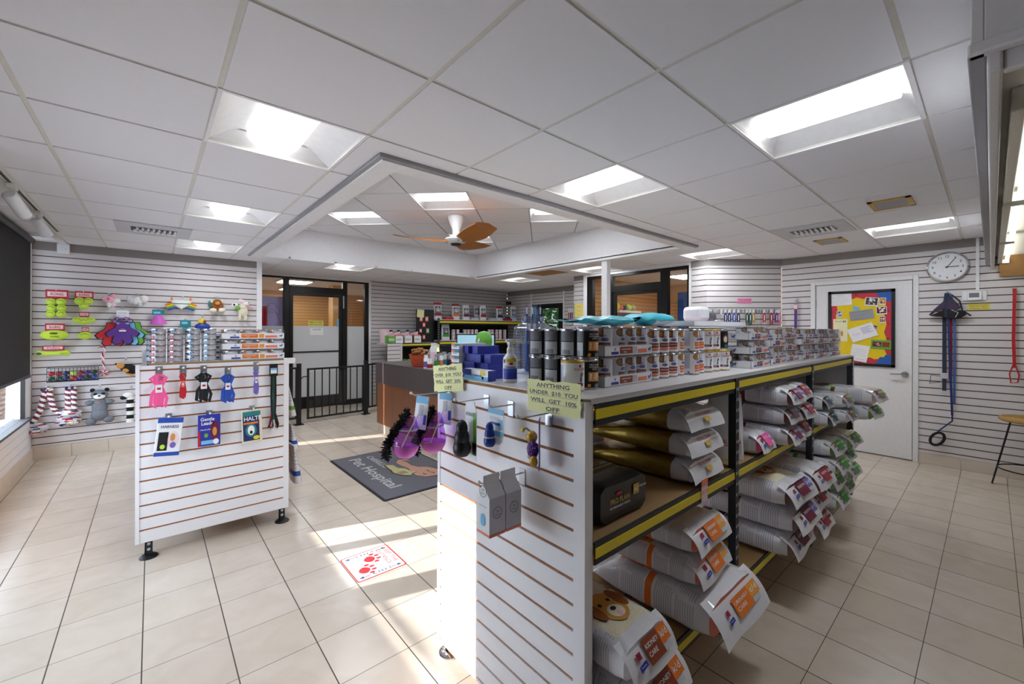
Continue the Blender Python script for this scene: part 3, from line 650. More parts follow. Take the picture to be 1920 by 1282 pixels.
# ---- long unit in front: X .99..4.63, Y .80..1.65
GX0, GX1, GY0, GY1, GT = .99, 4.62, .80, 1.655, 1.246
t = thing('display_shelving', 'long white slatwall shelving unit with yellow edged shelves in the foreground', 'shelving unit', (0, 0, 0))
m = MB(); Mp = face_M((GX0, GY1, 0), (0, -1, 0), (0, 0, 1)); W = GY1 - GY0
slat_geo(m, Mp, W - .045, .045, 1.232, .0772, .91, 'panel_white', 'groove_orange', x0=.02)
m.box(0, .02, .045, 1.232, -.03, .002, 'panel_white', Mp); m.box(W - .045, W, .045, 1.236, -.034, .004, 'panel_white', Mp)
m.box(GX0 + .03, GX0 + .034, GY0, GY1, .045, 1.232, 'light_grey')
m.build('end_panel', t, smooth=0)
m = MB(); m.box(GX0 + .004, GX0 + .02, GY0 + .03, GY1, GT - .020, GT - .003, 'cork'); m.build('top_board', t, smooth=0)
m = MB(); m.box(GX0 + .02, GX1 - .008, GY0 - .003, GY1, GT - .018, GT - .003, 'laminate'); m.rbox(GX0 + .004, GX1 - .008, GY0 - .004, GY1, GT - .003, GT, .02, 'laminate'); m.build('top_laminate', t, smooth=0)
BAYS = [(1.03, 2.085), (2.125, 3.36), (3.40, 4.59)]
for k, (a, c) in enumerate(BAYS):
    for z in (.80, .245):
        m = MB(); m.box(a, c, GY0 + .005, GY1 - .005, z - .018, z, 'particle'); m.build('shelf_board', t, smooth=0)
    for z in (1.228, .80, .245):
        m = MB(); beam_geo(m, a, c, GY0, z); m.build('shelf_beam', t, smooth=0)
        m = MB(); beam_geo(m, a, c, GY1, z, sgn=1); m.build('shelf_beam', t, smooth=0)
for x in (2.105, 3.38, 4.605):
    for y in (GY0 - .004, GY1 - .03):
        m = MB(); post_geo(m, x, y, .03, 1.226); m.build('post', t, smooth=0)
m = MB(); post_geo(m, 2.105, (GY0 + GY1) / 2, .03, 1.22, slots=False); m.build('post', t, smooth=0)
m = MB(); m.box(3.40, 4.59, 1.34, 1.352, .25, 1.20, 'peg_tan'); m.build('back_panel', t, smooth=0)
m = MB(); m.box(GX1, GX1 + .02, GY0 - .012, GY1, .045, 1.238, 'light_grey'); m.build('side_panel', t, smooth=0)
for (x, y, mt, dk) in ((1.02, 1.60, 'chrome', 'chrome'), (1.03, .87, 'dark_steel', 'black'), (2.105, .84, 'dark_steel', 'black'), (2.105, 1.60, 'dark_steel', 'black'), (3.38, .84, 'dark_steel', 'black'), (4.58, .84, 'dark_steel', 'black'), (3.38, 1.6, 'dark_steel', 'black'), (4.58, 1.6, 'dark_steel', 'black')):
    m = MB(); foot_geo(m, x, y, mt, dk); m.build('foot', t, smooth=40)
# price ticket on the middle shelf beam, stamp marks on the low board
m = MB(); m.box(1.735, 1.79, GY0 - .010, GY0 - .0075, .735, .83, 'pale_pink'); m.box(1.735, 1.79, GY0 - .0106, GY0 - .0098, .80, .83, 'coral')
m.text('$41.99', .022, 'coral', face_M((1.762, GY0 - .0108, .775), (1, 0, 0), (0, 0, 1)), .01); m.build('price_ticket', t, smooth=0)
m = MB(); m.text('EIGI', .05, 'dark_grey', face_M((1.66, 1.06, .2458), (.25, -1, 0), (1, .25, 0)), .02); m.build('board_stamp', t, smooth=0)

# ---- signs taped over the panel edge
def deckled(w, h, k, seed):
    r = random.Random(seed); pts = []
    n = 14
    for i in range(n): pts.append((-w / 2 + w * i / n, -h / 2 + r.uniform(-k, k)))
    for i in range(n): pts.append((w / 2 + r.uniform(-k, k), -h / 2 + h * i / n))
    for i in range(n): pts.append((w / 2 - w * i / n, h / 2 + r.uniform(-k, k)))
    for i in range(n): pts.append((-w / 2 + r.uniform(-k, k), h / 2 - h * i / n))
    return pts
def paper_sign(name, label, lines, corners, X, cat='sign'):
    pts = [onX(px, py, X) for px, py in corners]; c = sum(pts, Vector()) / 4
    right = ((pts[1] - pts[0]) + (pts[2] - pts[3])) / 2; up = ((pts[0] - pts[3]) + (pts[1] - pts[2])) / 2
    w, h = right.length, up.length; up = up - right * (up.dot(right) / right.length_squared)
    t = thing(name, label, cat, c); M = face_M((0, 0, 0), right, up)
    m = MB(); m.prism(deckled(w, h, .003, len(lines[0])), -.0006, .0006, 'paper_yellow', M); m.build('paper', t, smooth=0)
    m = MB(); n = len(lines)
    for k, s in enumerate(lines):
        y = h * (.5 - (k + .62) / (n + .25)); ww = min(.92, [.62, .9, .86, .26][k]) * w
        m.text('  '.join(s.split(' ')) if True else s, h * .17, 'black', M @ T(0, y, .0010), .018, width=ww)
        m.box(-ww / 2, ww / 2, y - h * .085, y - h * .078, .0006, .0009, 'dark_grey', M)
    m.build('lettering', t, smooth=0)
paper_sign('discount_sign', 'yellow paper sign reading anything over ten dollars, beside the counter', ['ANYTHING', 'OVER $10 YOU', 'WILL GET 20%', 'OFF'], [(815, 687), (874, 683), (862, 731), (812, 733)], .978)
paper_sign('discount_sign', 'yellow paper sign reading anything under ten dollars, on the front corner', ['ANYTHING', 'UNDER $10 YOU', 'WILL GET 10%', 'OFF'], [(984, 709), (1083, 722), (1096, 786), (995, 769)], .978)

# ---- hooks
def wall_hook(label, p, d, length, group, plate=(.03, .055), r=.0026, mt='steel', ball='white'):
    t = thing('display_hook', label, 'hook', p, 0, group)
    d = Vector(d); s = d.cross(Vector((0, 0, 1)))
    M = face_M((0, 0, 0), (-s), (0, 0, 1)) if True else None
    M = face_M((0, 0, 0), Vector((0, 0, 1)).cross(d), (0, 0, 1))
    m = MB(); m.box(-plate[0] / 2, plate[0] / 2, -plate[1] * .75, plate[1] * .25, .0008, .003, mt, M); m.build('back_plate', t, smooth=0)
    m = MB(); m.tube([d * .003, d * length * .9, d * length + Vector((0, 0, length * .06))], r, mt, 8); m.build('prong', t)
    m = MB(); m.ball(d * length + Vector((0, 0, length * .06)), r * 2.3, ball, 10, 6); m.build('tip', t)
    return t
HZ = 1.183; D = Vector((-1, 0, 0))
for lb, y, L, z in (('purple treat bottles', 1.56, .185, HZ), ('black rubber toy', 1.29, .148, HZ + .005), ('small blue rubber toy', 1.145, .095, HZ), ('bee toy', .953, .142, 1.182), ('grey gable boxes', 1.082, .19, .952)):
    wall_hook('steel display hook on the white end panel holding the ' + lb, (GX0 - .0005, y, z), (-1, 0, 0), L, 'hooks on the front end panel')

# ---- treat bottles: clear purple bottle toy, black fluffy tail, card
def treat_bottle(label, x, y, z, tilt):
    t = thing('treat_bottle', label, 'pet toy', (x, y, z), rot=(0, tilt, R(15)), group='purple treat bottles on the end panel')
    m = MB(); m.lathe([(.053, -.045), (.0545, -.035), (.053, -.025), (.043, .01), (.040, .02), (.042, .026), (.036, .05), (.024, .072), (.0, .078)], 'purple_clear', None, 24, cap=False); m.build('clear_body', t)
    m = MB(); m.lathe([(0, -.098), (.022, -.094), (.040, -.082), (.051, -.062), (.0535, -.046), (.052, -.0445), (0, -.0445)], 'magenta', None, 24); m.build('base_cup', t)
    m = MB(); m.lathe([(.042, .016), (.044, .02), (.042, .024)], 'lilac', T(0, 0, 0, ry=-.12), 20, cap=False); m.build('inner_ring', t)
    rnd = random.Random(5); m = MB()
    path = [Vector((-.01 - .052 * math.sin(s * 2.4), .055 * s ** 1.5, .085 - .18 * s)) for s in [k / 10 for k in range(11)]]
    m.tube(path, .013, 'fur_black', 8)
    for k in range(420):
        p = path[rnd.randrange(11)] ; q = p + Vector((rnd.gauss(0, 1), rnd.gauss(0, 1), rnd.gauss(0, 1))).normalized() * rnd.uniform(.016, .028)
        m.tube([p, q], [.005, .0015], 'fur_black', 5)
    m.build('fluffy_tail', t)
    m = MB(); Mc = T(.045, -.02, .02)
    m.box(-.0012, .0012, -.036, .036, .0, .135, 'white', Mc); m.box(-.0016, -.0012, -.036, .036, .105, .135, 'sky_blue', Mc); m.box(-.0016, -.0012, -.012, .014, .055, .10, 'light_grey', Mc)
    m.box(-.0016, -.0012, -.034, -.018, .02, .06, 'blue', Mc); m.build('header_card', t, smooth=0)
    m = MB(); m.tube([(.02, -.03, .08), (-.03, -.045, .02), (-.048, -.03, -.045)], .0025, 'bone', 6); m.tube([(.043 * math.cos(a), .043 * math.sin(a), -.046 + .0) for a in [k * .4 for k in range(0)]] or [(-.05, -.02, -.045), (-.053, .01, -.046), (-.045, .03, -.047)], .002, 'bone', 6); m.build('strap', t)
treat_bottle('purple clear treat bottle with black fluffy tail, front one on the hook', .788, 1.56, 1.030, .16)
treat_bottle('purple clear treat bottle with black fluffy tail, rear one nearer the panel', .912, 1.56, 1.028, .06)
def kong(m, s, mt, M=None):
    m.lathe([(0, -.5 * s), (.17 * s, -.49 * s), (.235 * s, -.40 * s), (.25 * s, -.27 * s), (.22 * s, -.14 * s), (.20 * s, -.10 * s), (.215 * s, -.04 * s), (.21 * s, .06 * s), (.18 * s, .15 * s), (.155 * s, .185 * s), (.165 * s, .24 * s), (.155 * s, .34 * s), (.11 * s, .44 * s), (.05 * s, .49 * s), (0, .5 * s)], mt, M, 26)
t = thing('rubber_toy', 'large black rubber snowman shaped dog toy on a white card', 'pet toy', (.915, 1.29, 1.06), 0)
m = MB(); kong(m, .135, 'rubber_black', T(-.035, .01, -.01)); m.build('rubber_body', t)
m = MB(); m.prism([(-.034, -.095), (.034, -.095), (.036, .085), (.02, .125), (-.03, .125), (-.036, .1)], -.001, .001, 'white', face_M((0, 0, 0), (0, -1, 0), (0, 0, 1)))
Mk = face_M((-.0015, 0, 0), (0, -1, 0), (0, 0, 1)); m.box(.016, .036, -.05, .085, 0, .0004, 'leaf', Mk); m.box(.012, .036, -.075, -.03, .0002, .0008, 'black', Mk); m.text('KONG', .018, 'black', Mk @ T(-.004, .075, .0008), .01); m.build('header_card', t, smooth=0)
t = thing('rubber_toy', 'small royal blue rubber snowman shaped dog toy on a pale blue card', 'pet toy', (.918, 1.145, 1.112), 0)
m = MB(); kong(m, .085, 'rubber_blue', T(-.024, .004, -.022)); m.lathe([(.018, -.004), (.019, 0), (.018, .004)], 'light_grey', T(-.024, .004, -.032), 16, cap=False); m.build('rubber_body', t)
m = MB(); m.prism([(-.042, -.02), (-.036, -.048), (-.015, -.062), (.02, -.062), (.038, -.045), (.044, -.01), (.044, .065), (-.042, .065)], -.001, .001, 'white', face_M((0, 0, 0), (0, -1, 0), (0, 0, 1)))
Mk = face_M((-.0012, 0, 0), (0, -1, 0), (0, 0, 1)); m.box(-.042, .044, .046, .065, 0, .0004, 'sky_blue', Mk); m.box(-.042, .044, -.03, -.012, 0, .0004, 'sky_blue', Mk); m.box(.018, .04, -.005, .03, 0, .0005, 'sky_blue', Mk); m.text('KONG', .020, 'light_grey', Mk @ T(0, .03, .0008), .01, width=.055); m.box(-.028, .028, .008, .017, .0002, .0008, 'blue', Mk); m.build('header_card', t, smooth=0)
# bee
t = thing('plush_bee', 'yellow plush bee cat toy with sparkly purple body on a purple card', 'pet toy', (.945, .953, 1.085), R(-48))
m = MB(); m.box(-.0012, .0012, -.030, .030, -.075, .085, 'violet'); m.box(-.0016, -.0012, -.012, .012, .02, .04, 'lilac'); m.build('header_card', t, smooth=0)
m = MB()
m.ball((-.026, .012, .022), (.019, .017, .020), 'gold', 14, 9); m.build('head', t); m = MB(); m.ball((-.018, -.020, -.048), (.014, .013, .018), 'gold', 12, 8); m.build('tail', t)
m = MB(); m.ball((-.022, -.004, -.016), (.019, .019, .033), 'purple', 16, 10, T(rx=.35)); rnd = random.Random(2)
for k in range(60):
    a, c = rnd.uniform(0, 2 * PI), rnd.uniform(.15, .85) * PI; m.ball(T(rx=.35) @ Vector((-.022 + .0195 * math.sin(c) * math.cos(a), -.004 + .0195 * math.sin(c) * math.sin(a), -.016 - .034 * math.cos(c))), .0018, 'pink', 5, 4)
m.build('sparkly_body', t)
m = MB()
for s in (0, .014): m.tube([(-.03, .022 - s, .038), (-.045, .034 - s, .046), (-.055, .044 - s, .040)], .0015, 'black', 6); m.ball((-.057, .046 - s, .037), .0065, 'yellow_strip', 10, 6)
m.ball((-.043, .016, .024), .003, 'black', 8, 5); m.build('antennae', t)
m = MB(); m.ball((-.03, .02, -.045), (.012, .004, .010), 'light_grey', 10, 6); m.build('wing', t)
# gable boxes
def gable_box(label, x):
    t = thing('gable_box', label, 'carton', (x, 1.078, .79), 0, 'grey gable boxes on the lower hook')
    w, h = .033, .125; m = MB()
    m.box(-w, w, -w, w, 0, h, ['light_grey', 'light_grey', 'bag_grey', 'white', 'white', 'white'])
    m.add([(-w, -w, h), (w, -w, h), (w, w, h), (-w, w, h), (-w, 0, h + .04), (w, 0, h + .04)], [(0, 1, 5, 4), (2, 3, 4, 5), (1, 2, 5), (3, 0, 4)], 'white')
    m.box(-w, w, -.0012, .0012, h + .035, h + .066, 'white'); m.box(-w - .0004, w + .0004, -w - .0004, w + .0004, .002, .010, 'coral'); m.build('carton_body', t, smooth=0)
    m = MB(); Mf = face_M((-w - .0008, 0, 0), (0, -1, 0), (0, 0, 1))
    m.rbox(-.012, .012, -.02, .02, 0, .0005, .011, 'sky_blue', face_M((-w - .0008, 0, .05), (0, -1, 0), (0, 0, 1))); m.text('Nature Bags', .008, 'mid_grey', face_M((-w - .0012, 0, .095), (0, -1, 0), (0, 0, 1)))
    for q, F in ((0, face_M((-w - .001, 0, .142), (0, -1, 0), (0, 0, 1))), (1, face_M((0, -w - .001, .075), (1, 0, 0), (0, 0, 1)))):
        m.lathe([(.019, 0), (.019, .0006), (.0178, .0006), (.0178, 0)], 'dark_grey', F, 24, cap=False); m.text('ZEE', .009, 'dark_grey', F @ T(0, .005, .0006)); m.text('DOG', .009, 'dark_grey', F @ T(0, -.006, .0006))
    m.build('label_print', t, smooth=0)
gable_box('grey and white gable carton with blue oval window, front one on the hook', .846)
gable_box('grey and white gable carton, rear one touching the end panel side', .917)

# ================================================================ goods on top of the long unit
def wrap(r):                                   # bend label artwork onto a can: x -> angle
    def mk(a0, z0): return lambda x, y: Vector((r * math.cos(a0 + x / r), r * math.sin(a0 + x / r), z0 + y))
    return mk
ST = {  # style: (body, rim, [(z0,z1,angle half width, mat)...])
    'black_nf': ('black', 'can_metal'), 'royal': ('white', 'gold'), 'kidney': ('white', 'can_metal'), 'urinary': ('white', 'can_metal'), 'teal': ('bag_black', 'can_metal'), 'digest': ('white', 'can_metal'),
}
def band(m, r, a0, a1, z0, z1, mt, n=8):
    m.grid(lambda u, v: Vector((r * math.cos(a0 + (a1 - a0) * u), r * math.sin(a0 + (a1 - a0) * u), z0 + (z1 - z0) * v)), n, 1, mt)
def blob(m, r, ac, zc, ra, rz_, mt, n=14, half=False):
    e = lambda x: math.sqrt(max(0, 1 - x * x))
    f = lambda u, v: (lambda x: Vector((r * math.cos(ac + ra * x), r * math.sin(ac + ra * x), zc + rz_ * e(x) * (2 * v - 1))))(-1 + (1 if half else 2) * u)
    m.grid(f, 10, 1, mt)
def can_mesh(style, r, h):
    body, rim = ST[style]; m = MB()
    m.lathe([(r * .93, 0), (r, .003), (r, .006), (r * .985, .008), (r * .985, h - .008), (r, h - .006), (r, h - .002), (r * .95, h), (r * .93, h - .003), (0, h - .003)], ['can_metal', rim, rim, body, rim, rim, rim, rim, 'can_metal'], None, 40)
    R1, R2_ = r * .991, r * .995; W = wrap(r * .999); a = 0.0
    # artwork is centred on local +x, text turned outward
    def tx(s, size, z, mt, ac=0., bold=.01, width=None): m.text(s, size, mt, None, bold, W(ac, z), width)
    if style == 'black_nf':
        band(m, R1, -.62, .62, h * .28, h * .58, 'light_orange'); tx('NF', .030, h * .44, 'white', 0, .02, .036); tx('PRO PLAN', .009, h * .82, 'white', 0, .01, .040); tx('VETERINARY', .008, h * .745, 'white', 0, .01, .044); tx('DIETS', .008, h * .675, 'white'); blob(m, R1, -.15, h * .89, .07, .003, 'red'); blob(m, R1, -.55, h * .15, .16, .006, 'light_orange'); band(m, R1, -.70, -.64, h * .08, h * .14, 'light_orange', 1); band(m, R1, .0, .5, h * .09, h * .2, 'mid_grey', 4)
        band(m, R1, -2.5, -1.15, h * .1, h * .55, 'light_grey'); [band(m, R2_, -2.3 + .12 * k, -2.25 + .12 * k, h * .12, h * .28, 'black', 1) for k in range(7)]; band(m, R1, -2.5, -1.1, h * .58, h * .93, 'mid_grey')
        for k in range(7): band(m, R2_, -1.25 - .2 * (k % 2), -.95, h * (.60 + .045 * k), h * (.62 + .045 * k), 'black_matte', 2)
    elif style == 'royal':
        tx('ROYAL CANIN', .009, h * .74, 'red', 0, .01, .044); band(m, R1, -.5, .5, h * .69, h * .70, 'red'); blob(m, R1, 0, h * .83, .12, .005, 'red'); band(m, R1, -.95, .35, h * .20, h * .30, 'maroon'); tx('RENAL', .007, h * .25, 'white', -.3)
        blob(m, R1, .12, h * .47, .10, .018, 'mid_grey'); blob(m, R1, .28, h * .58, .09, .008, 'mid_grey'); band(m, R1, -.02, .04, h * .34, h * .44, 'mid_grey', 1); band(m, R1, .18, .24, h * .34, h * .46, 'mid_grey', 1); band(m, R1, .45, .55, h * .08, h * .13, 'red', 1)
        band(m, R1, -2.6, -1.3, h * .2, h * .85, 'bag_grey')
    elif style in ('kidney', 'urinary', 'digest'):
        c1, c2, c3 = {'kidney': ('rust', 'coral', 'rust'), 'urinary': ('orange', 'coral', 'rust'), 'digest': ('maroon', 'maroon', 'hot_pink')}[style]
        blob(m, R1, -.15, h * .80, .75, .017, 'brown_food' if style != 'urinary' else 'tan_food', 18, True); blob(m, R1, -.35, h * .80, .45, .010, 'tan_food', 12, True); band(m, R2_, -.12, .12, h * .63, h * .76, 'white', 2); m.text('H', .012, 'royal', None, .02, W(0, h * .69))
        blob(m, R1, 0, h * .56, .42, .006, 'royal'); tx('Prescription', .006, h * .56, 'white', 0, 0, .026); band(m, R1, -.62, .62, h * .26, h * .45, c1); tx({'kidney': 'KIDNEY CARE', 'urinary': 'URINARY CARE', 'digest': 'DIGESTIVE CARE'}[style], .008, h * .36, 'white', -.05, .01, .034); band(m, R1, -.62, .62, h * .15, h * .235, c2)
        band(m, R1, -2.6, -1.2, h * .28, h * .86, 'bag_grey'); band(m, R1, -2.6, -1.2, h * .885, h * .91, c1); band(m, R1, -1.5, -1.25, h * .08, h * .16, 'mid_grey', 2)
    elif style == 'teal':
        band(m, R1, -3.1, 3.1, h * .90, h * .925, 'teal', 24); blob(m, R1, .15, h * .52, .4, .022, 'rust'); blob(m, R2_, .15, h * .50, .3, .016, 'bone'); band(m, R1, .0, .5, h * .1, h * .24, 'teal'); band(m, R1, -1.9, -.8, h * .06, h * .34, 'light_grey'); [band(m, R2_, -1.75 + .12 * k, -1.70 + .12 * k, h * .1, h * .28, 'black', 1) for k in range(7)]
        for k in range(6): band(m, R1, -1.8, -.75 - .1 * (k % 2), h * (.45 + .07 * k), h * (.47 + .07 * k), 'mid_grey', 4)
    return m
CANR, CANH = .0385, .107
CANPROTO = {}
def place_can(style, x, y, z, ang, label, group, r=CANR, h=CANH):
    k = (style, r, h)
    if k not in CANPROTO:
        o = can_mesh(style, r, h).build('food_can'); CANPROTO[k] = o
    else:
        o = CANPROTO[k].copy(); COL.objects.link(o)
    o.location = (x, y, z); o.rotation_euler = (0, 0, ang); return tag(o, label, 'food can', group)
ORD = ['first', 'second', 'third', 'fourth', 'fifth', 'sixth', 'seventh', 'eighth', 'ninth', 'tenth']
CAMANG = lambda x, y: math.atan2(-y, -x)
for lv in range(2):
    for k in range(4):
        if lv == 0 and k == 1: continue
        x, y = 1.178 - .004 * k, .945 + .0795 * k
        place_can('black_nf', x, y, GT + lv * CANH, CAMANG(x, y) + R(40 if k == 0 else 85), 'black and silver dog food can, %s from the front corner in the %s layer' % (ORD[k], ['lower', 'upper'][lv]), 'black cans on the front corner')
place_can('black_nf', 1.178, 1.0245, GT, CAMANG(1.178, 1.02) + R(85), 'black dog food can mostly hidden behind the white royal can', 'black cans on the front corner')
place_can('royal', 1.087, .937, GT, CAMANG(1.087, .937) + R(38), 'white dog food can with gold rim standing alone before the black cans', None, .0405)
row = [('kidney', 1.605, .955), ('kidney', 1.688, .955), ('kidney', 1.771, .958), ('urinary', 1.852, .968), ('urinary', 1.937, .938), ('urinary', 2.021, .952), ('royal', 2.104, .945), ('royal', 2.187, .945)]
for lv in range(2):
    for k, (st, x, y) in enumerate(row + ([('royal', 2.268, .93)] if lv == 0 else [])):
        ang = CAMANG(x, y) + R(36 if k not in (3, 4) else 66)
        nm = {'kidney': 'white can with brown food picture and rust label', 'urinary': 'white can with orange urinary label', 'royal': 'white can with small red heading'}[st]
        sub = [c for c in row if c[0] == st].index((st, x, y)) if (st, x, y) in row else 2
        place_can(st, x, y, GT + lv * CANH, ang, '%s, %s from left, %s layer' % (nm, ORD[sub], ['lower', 'upper'][lv]), 'loose cans in the front row')
for lv in range(2):
    for k, x in enumerate((2.29, 2.372)):
        place_can('teal', x + (.06 if lv == 0 else 0), 1.0 - .02 * k, GT + lv * CANH, CAMANG(x, 1.0) + R(32), 'black can with teal rim band, %s, %s layer' % (['left one', 'right one'][k], ['lower', 'upper'][lv]), 'black and teal cans')

# shrink wrapped trays of cans
def tray_pack(label, x0, x1, y0, y1, z, r, h, style, group, base=.04, c1='maroon', rows=None, open_=False, animal='dog', faces=('-y',)):
    t = thing('can_tray', label, 'tray of cans', (x0, y0, z), 0, group); W, Dp = x1 - x0, y1 - y0
    m = MB(); th = .002
    m.box(0, W, 0, Dp, 0, .002, 'white'); m.box(0, W, 0, th, 0, base, 'white'); m.box(0, W, Dp - th, Dp, 0, base, 'white'); m.box(0, th, 0, Dp, 0, base, 'white'); m.box(W - th, W, 0, Dp, 0, base, 'white')
    F = face_M((0, -.0006, 0), (1, 0, 0), (0, 0, 1)); b0 = base
    m.box(W * .13, W * .27, b0 * .18, b0 * .42, 0, .0005, 'royal', F); m.text('H', b0 * .4, 'royal', F @ T(W * .2, b0 * .66, .0006), .02)
    m.box(W * .30, W * .56, b0 * .2, b0 * .85, 0, .0005, c1, F); m.text({'maroon': 'DIGESTIVE', 'rust': 'KIDNEY', 'orange': 'URINARY'}.get(c1, 'CARE'), b0 * .2, 'white', F @ T(W * .43, b0 * .62, .0008), .01, width=W * .2); m.text('CARE', b0 * .2, 'white', F @ T(W * .40, b0 * .36, .0008), .01)
    m.box(W * .58, W * .66, b0 * .2, b0 * .85, 0, .0005, 'light_orange' if c1 == 'orange' else 'bag_grey', F); m.box(W * .68, W * .88, b0 * .22, b0 * .6, 0, .0005, 'coral', F)
    for Fm, ox in ((F, W * .945), (face_M((-.0006, Dp, 0), (0, -1, 0), (0, 0, 1)), Dp * .5)):
        s = b0 * .5                                     # little dog or cat silhouette
        m.prism([(-.5 * s, .0), (-.42 * s, 0), (-.38 * s, .35 * s), (.1 * s, .35 * s), (.12 * s, 0), (.22 * s, 0), (.26 * s, .6 * s), (.5 * s, .72 * s), (.5 * s, .9 * s), (.2 * s, 1.05 * s), (.1 * s, .7 * s), (-.4 * s, .68 * s), (-.62 * s, .95 * s), (-.5 * s, .5 * s)], 0, .0006, 'royal', Fm @ T(ox, b0 * .25, 0))
    m.build('carton', t, smooth=0)
    nx, ny = max(1, int((W - .002) / (2 * r))), max(1, int((Dp - .002) / (2 * r))); ny = min(ny, rows or ny); px_, py_ = (W - .006) / nx, min((Dp - .006) / max(1, ny), 2 * r + .002)
    key = (style, round(r, 4), h)
    if key not in TRAYCAN: TRAYCAN[key] = can_mesh(style, r, h)
    me = None
    for i in range(nx):
        for j in range(ny):
            if me is None: o = TRAYCAN[key].build('can', t) if key not in TRAYMESH else None
            if key in TRAYMESH:
                o = bpy.data.objects.new('can', TRAYMESH[key]); COL.objects.link(o); o.parent = t
            TRAYMESH[key] = o.data; me = o.data
            o.location = (.003 + px_ * (i + .5), .003 + py_ * (j + .5), .003); o.rotation_euler = (0, 0, R(-128 + 14 * ((i * 7 + j * 3) % 4)))
    if not open_:
        m = MB(); hh = h + .0045; rr = random.Random(int(x0 * 1000))
        m.grid(lambda u, v: Vector((-.002 + (W + .004) * u, -.002 - .003 * math.sin(v * PI) + .002 * math.sin(u * 37 + v * 11) , base * .9 + (hh - base * .9) * v)), 16, 4, 'plastic_wrap')
        m.grid(lambda u, v: Vector((-.002 - .002 * math.sin(v * PI), Dp + .002 - (Dp + .004) * u, base * .9 + (hh - base * .9) * v)), 10, 3, 'plastic_wrap')
        m.grid(lambda u, v: Vector((-.002 + (W + .004) * u, -.002 + (Dp + .004) * v, hh + .0015 * math.sin(u * 30) * math.sin(v * 21))), 14, 6, 'plastic_wrap')
        m.build('shrink_wrap', t)
    return t
TRAYCAN = {}; TRAYMESH = {}
for lv in range(2):
    tray_pack('shrink wrapped tray of kidney care cans right of the black cans, %s one' % ['lower', 'upper'][lv], 1.235, 1.555, .915, 1.075, GT + lv * .112, .0385, CANH, 'kidney', 'wrapped can trays on the long unit', c1='rust')
for lv in range(3):
    tray_pack('wrapped tray of short maroon label cans beside the teal cans, %s of three layers' % ['bottom', 'middle', 'top'][lv], 2.475, 2.775, .86 + .006 * lv, 1.03, GT + lv * .0775, .041, .070, 'digest', 'wrapped can trays on the long unit', c1='maroon')
for nm, x0, x1, yy in (('third bay start, left stack', 2.80, 3.08, .865), ('just before the middle post', 3.40, 3.70, .86), ('second stack from the far end', 3.725, 4.02, .85), ('far end stack by the white door', 4.04, 4.44, .845)):
    for lv in range(2): tray_pack('wrapped tray of tall white cans, %s, %s layer' % (nm, ['lower', 'upper'][lv]), x0, x1, yy, yy + .16, GT + lv * .1115, .0385, CANH, 'digest', 'wrapped can trays on the long unit', c1='maroon')
for lv in range(3): tray_pack('wrapped tray of short maroon label cans, middle stack, %s layer' % ['bottom', 'middle', 'top'][lv], 3.10, 3.385, .875 + .008 * lv, 1.03, GT + lv * .0775, .041, .070, 'digest', 'wrapped can trays on the long unit', c1='maroon')
# rear rows behind the front rows
for k, (x0, x1) in enumerate(((1.46, 1.78), (1.80, 2.12), (2.14, 2.46), (2.48, 2.80))):
    for lv in range(2): tray_pack('tray of white cans standing in the back row, %s from the left, %s layer' % (ORD[k], ['lower', 'upper'][lv]), x0, x1, 1.12, 1.28, GT + lv * .112, .0385, CANH, 'kidney', 'can trays in the back row', c1='rust')
# ================================================================ food bags
BS = {  # side stripe, front gusset, label main, label second, text on label
    'cd': ('orange', 'coral', 'orange', 'light_orange', 'URINARY CARE', 'c/d'), 'kd': ('rust', 'bag_white', 'rust', 'orange', 'KIDNEY CARE', 'k/d'),
    'id': ('maroon', 'maroon', 'maroon', 'violet', 'DIGESTIVE', 'i/d'), 'idr': ('maroon', 'maroon', 'crimson', 'maroon', 'DIGESTIVE', 'i/d'), 'pink': ('hot_pink', 'hot_pink', 'hot_pink', 'magenta', 'ONCOLOGY', 'a/d'),
    'green': ('green', 'leaf', 'green', 'leaf', 'METABOLIC', 'w/d'), 'dark': ('dark_green', 'dark_green', 'dark_green', 'teal', 'HYPO', 'z/d'), 'olive': ('olive_gold', 'bag_white', 'olive_gold', 'leaf', 'DERM', 'd/d'), 'gold': ('olive_gold', 'bag_white', 'gold', 'gold', 'ROYAL CANIN', ''),
}
BAGPROTO = {}
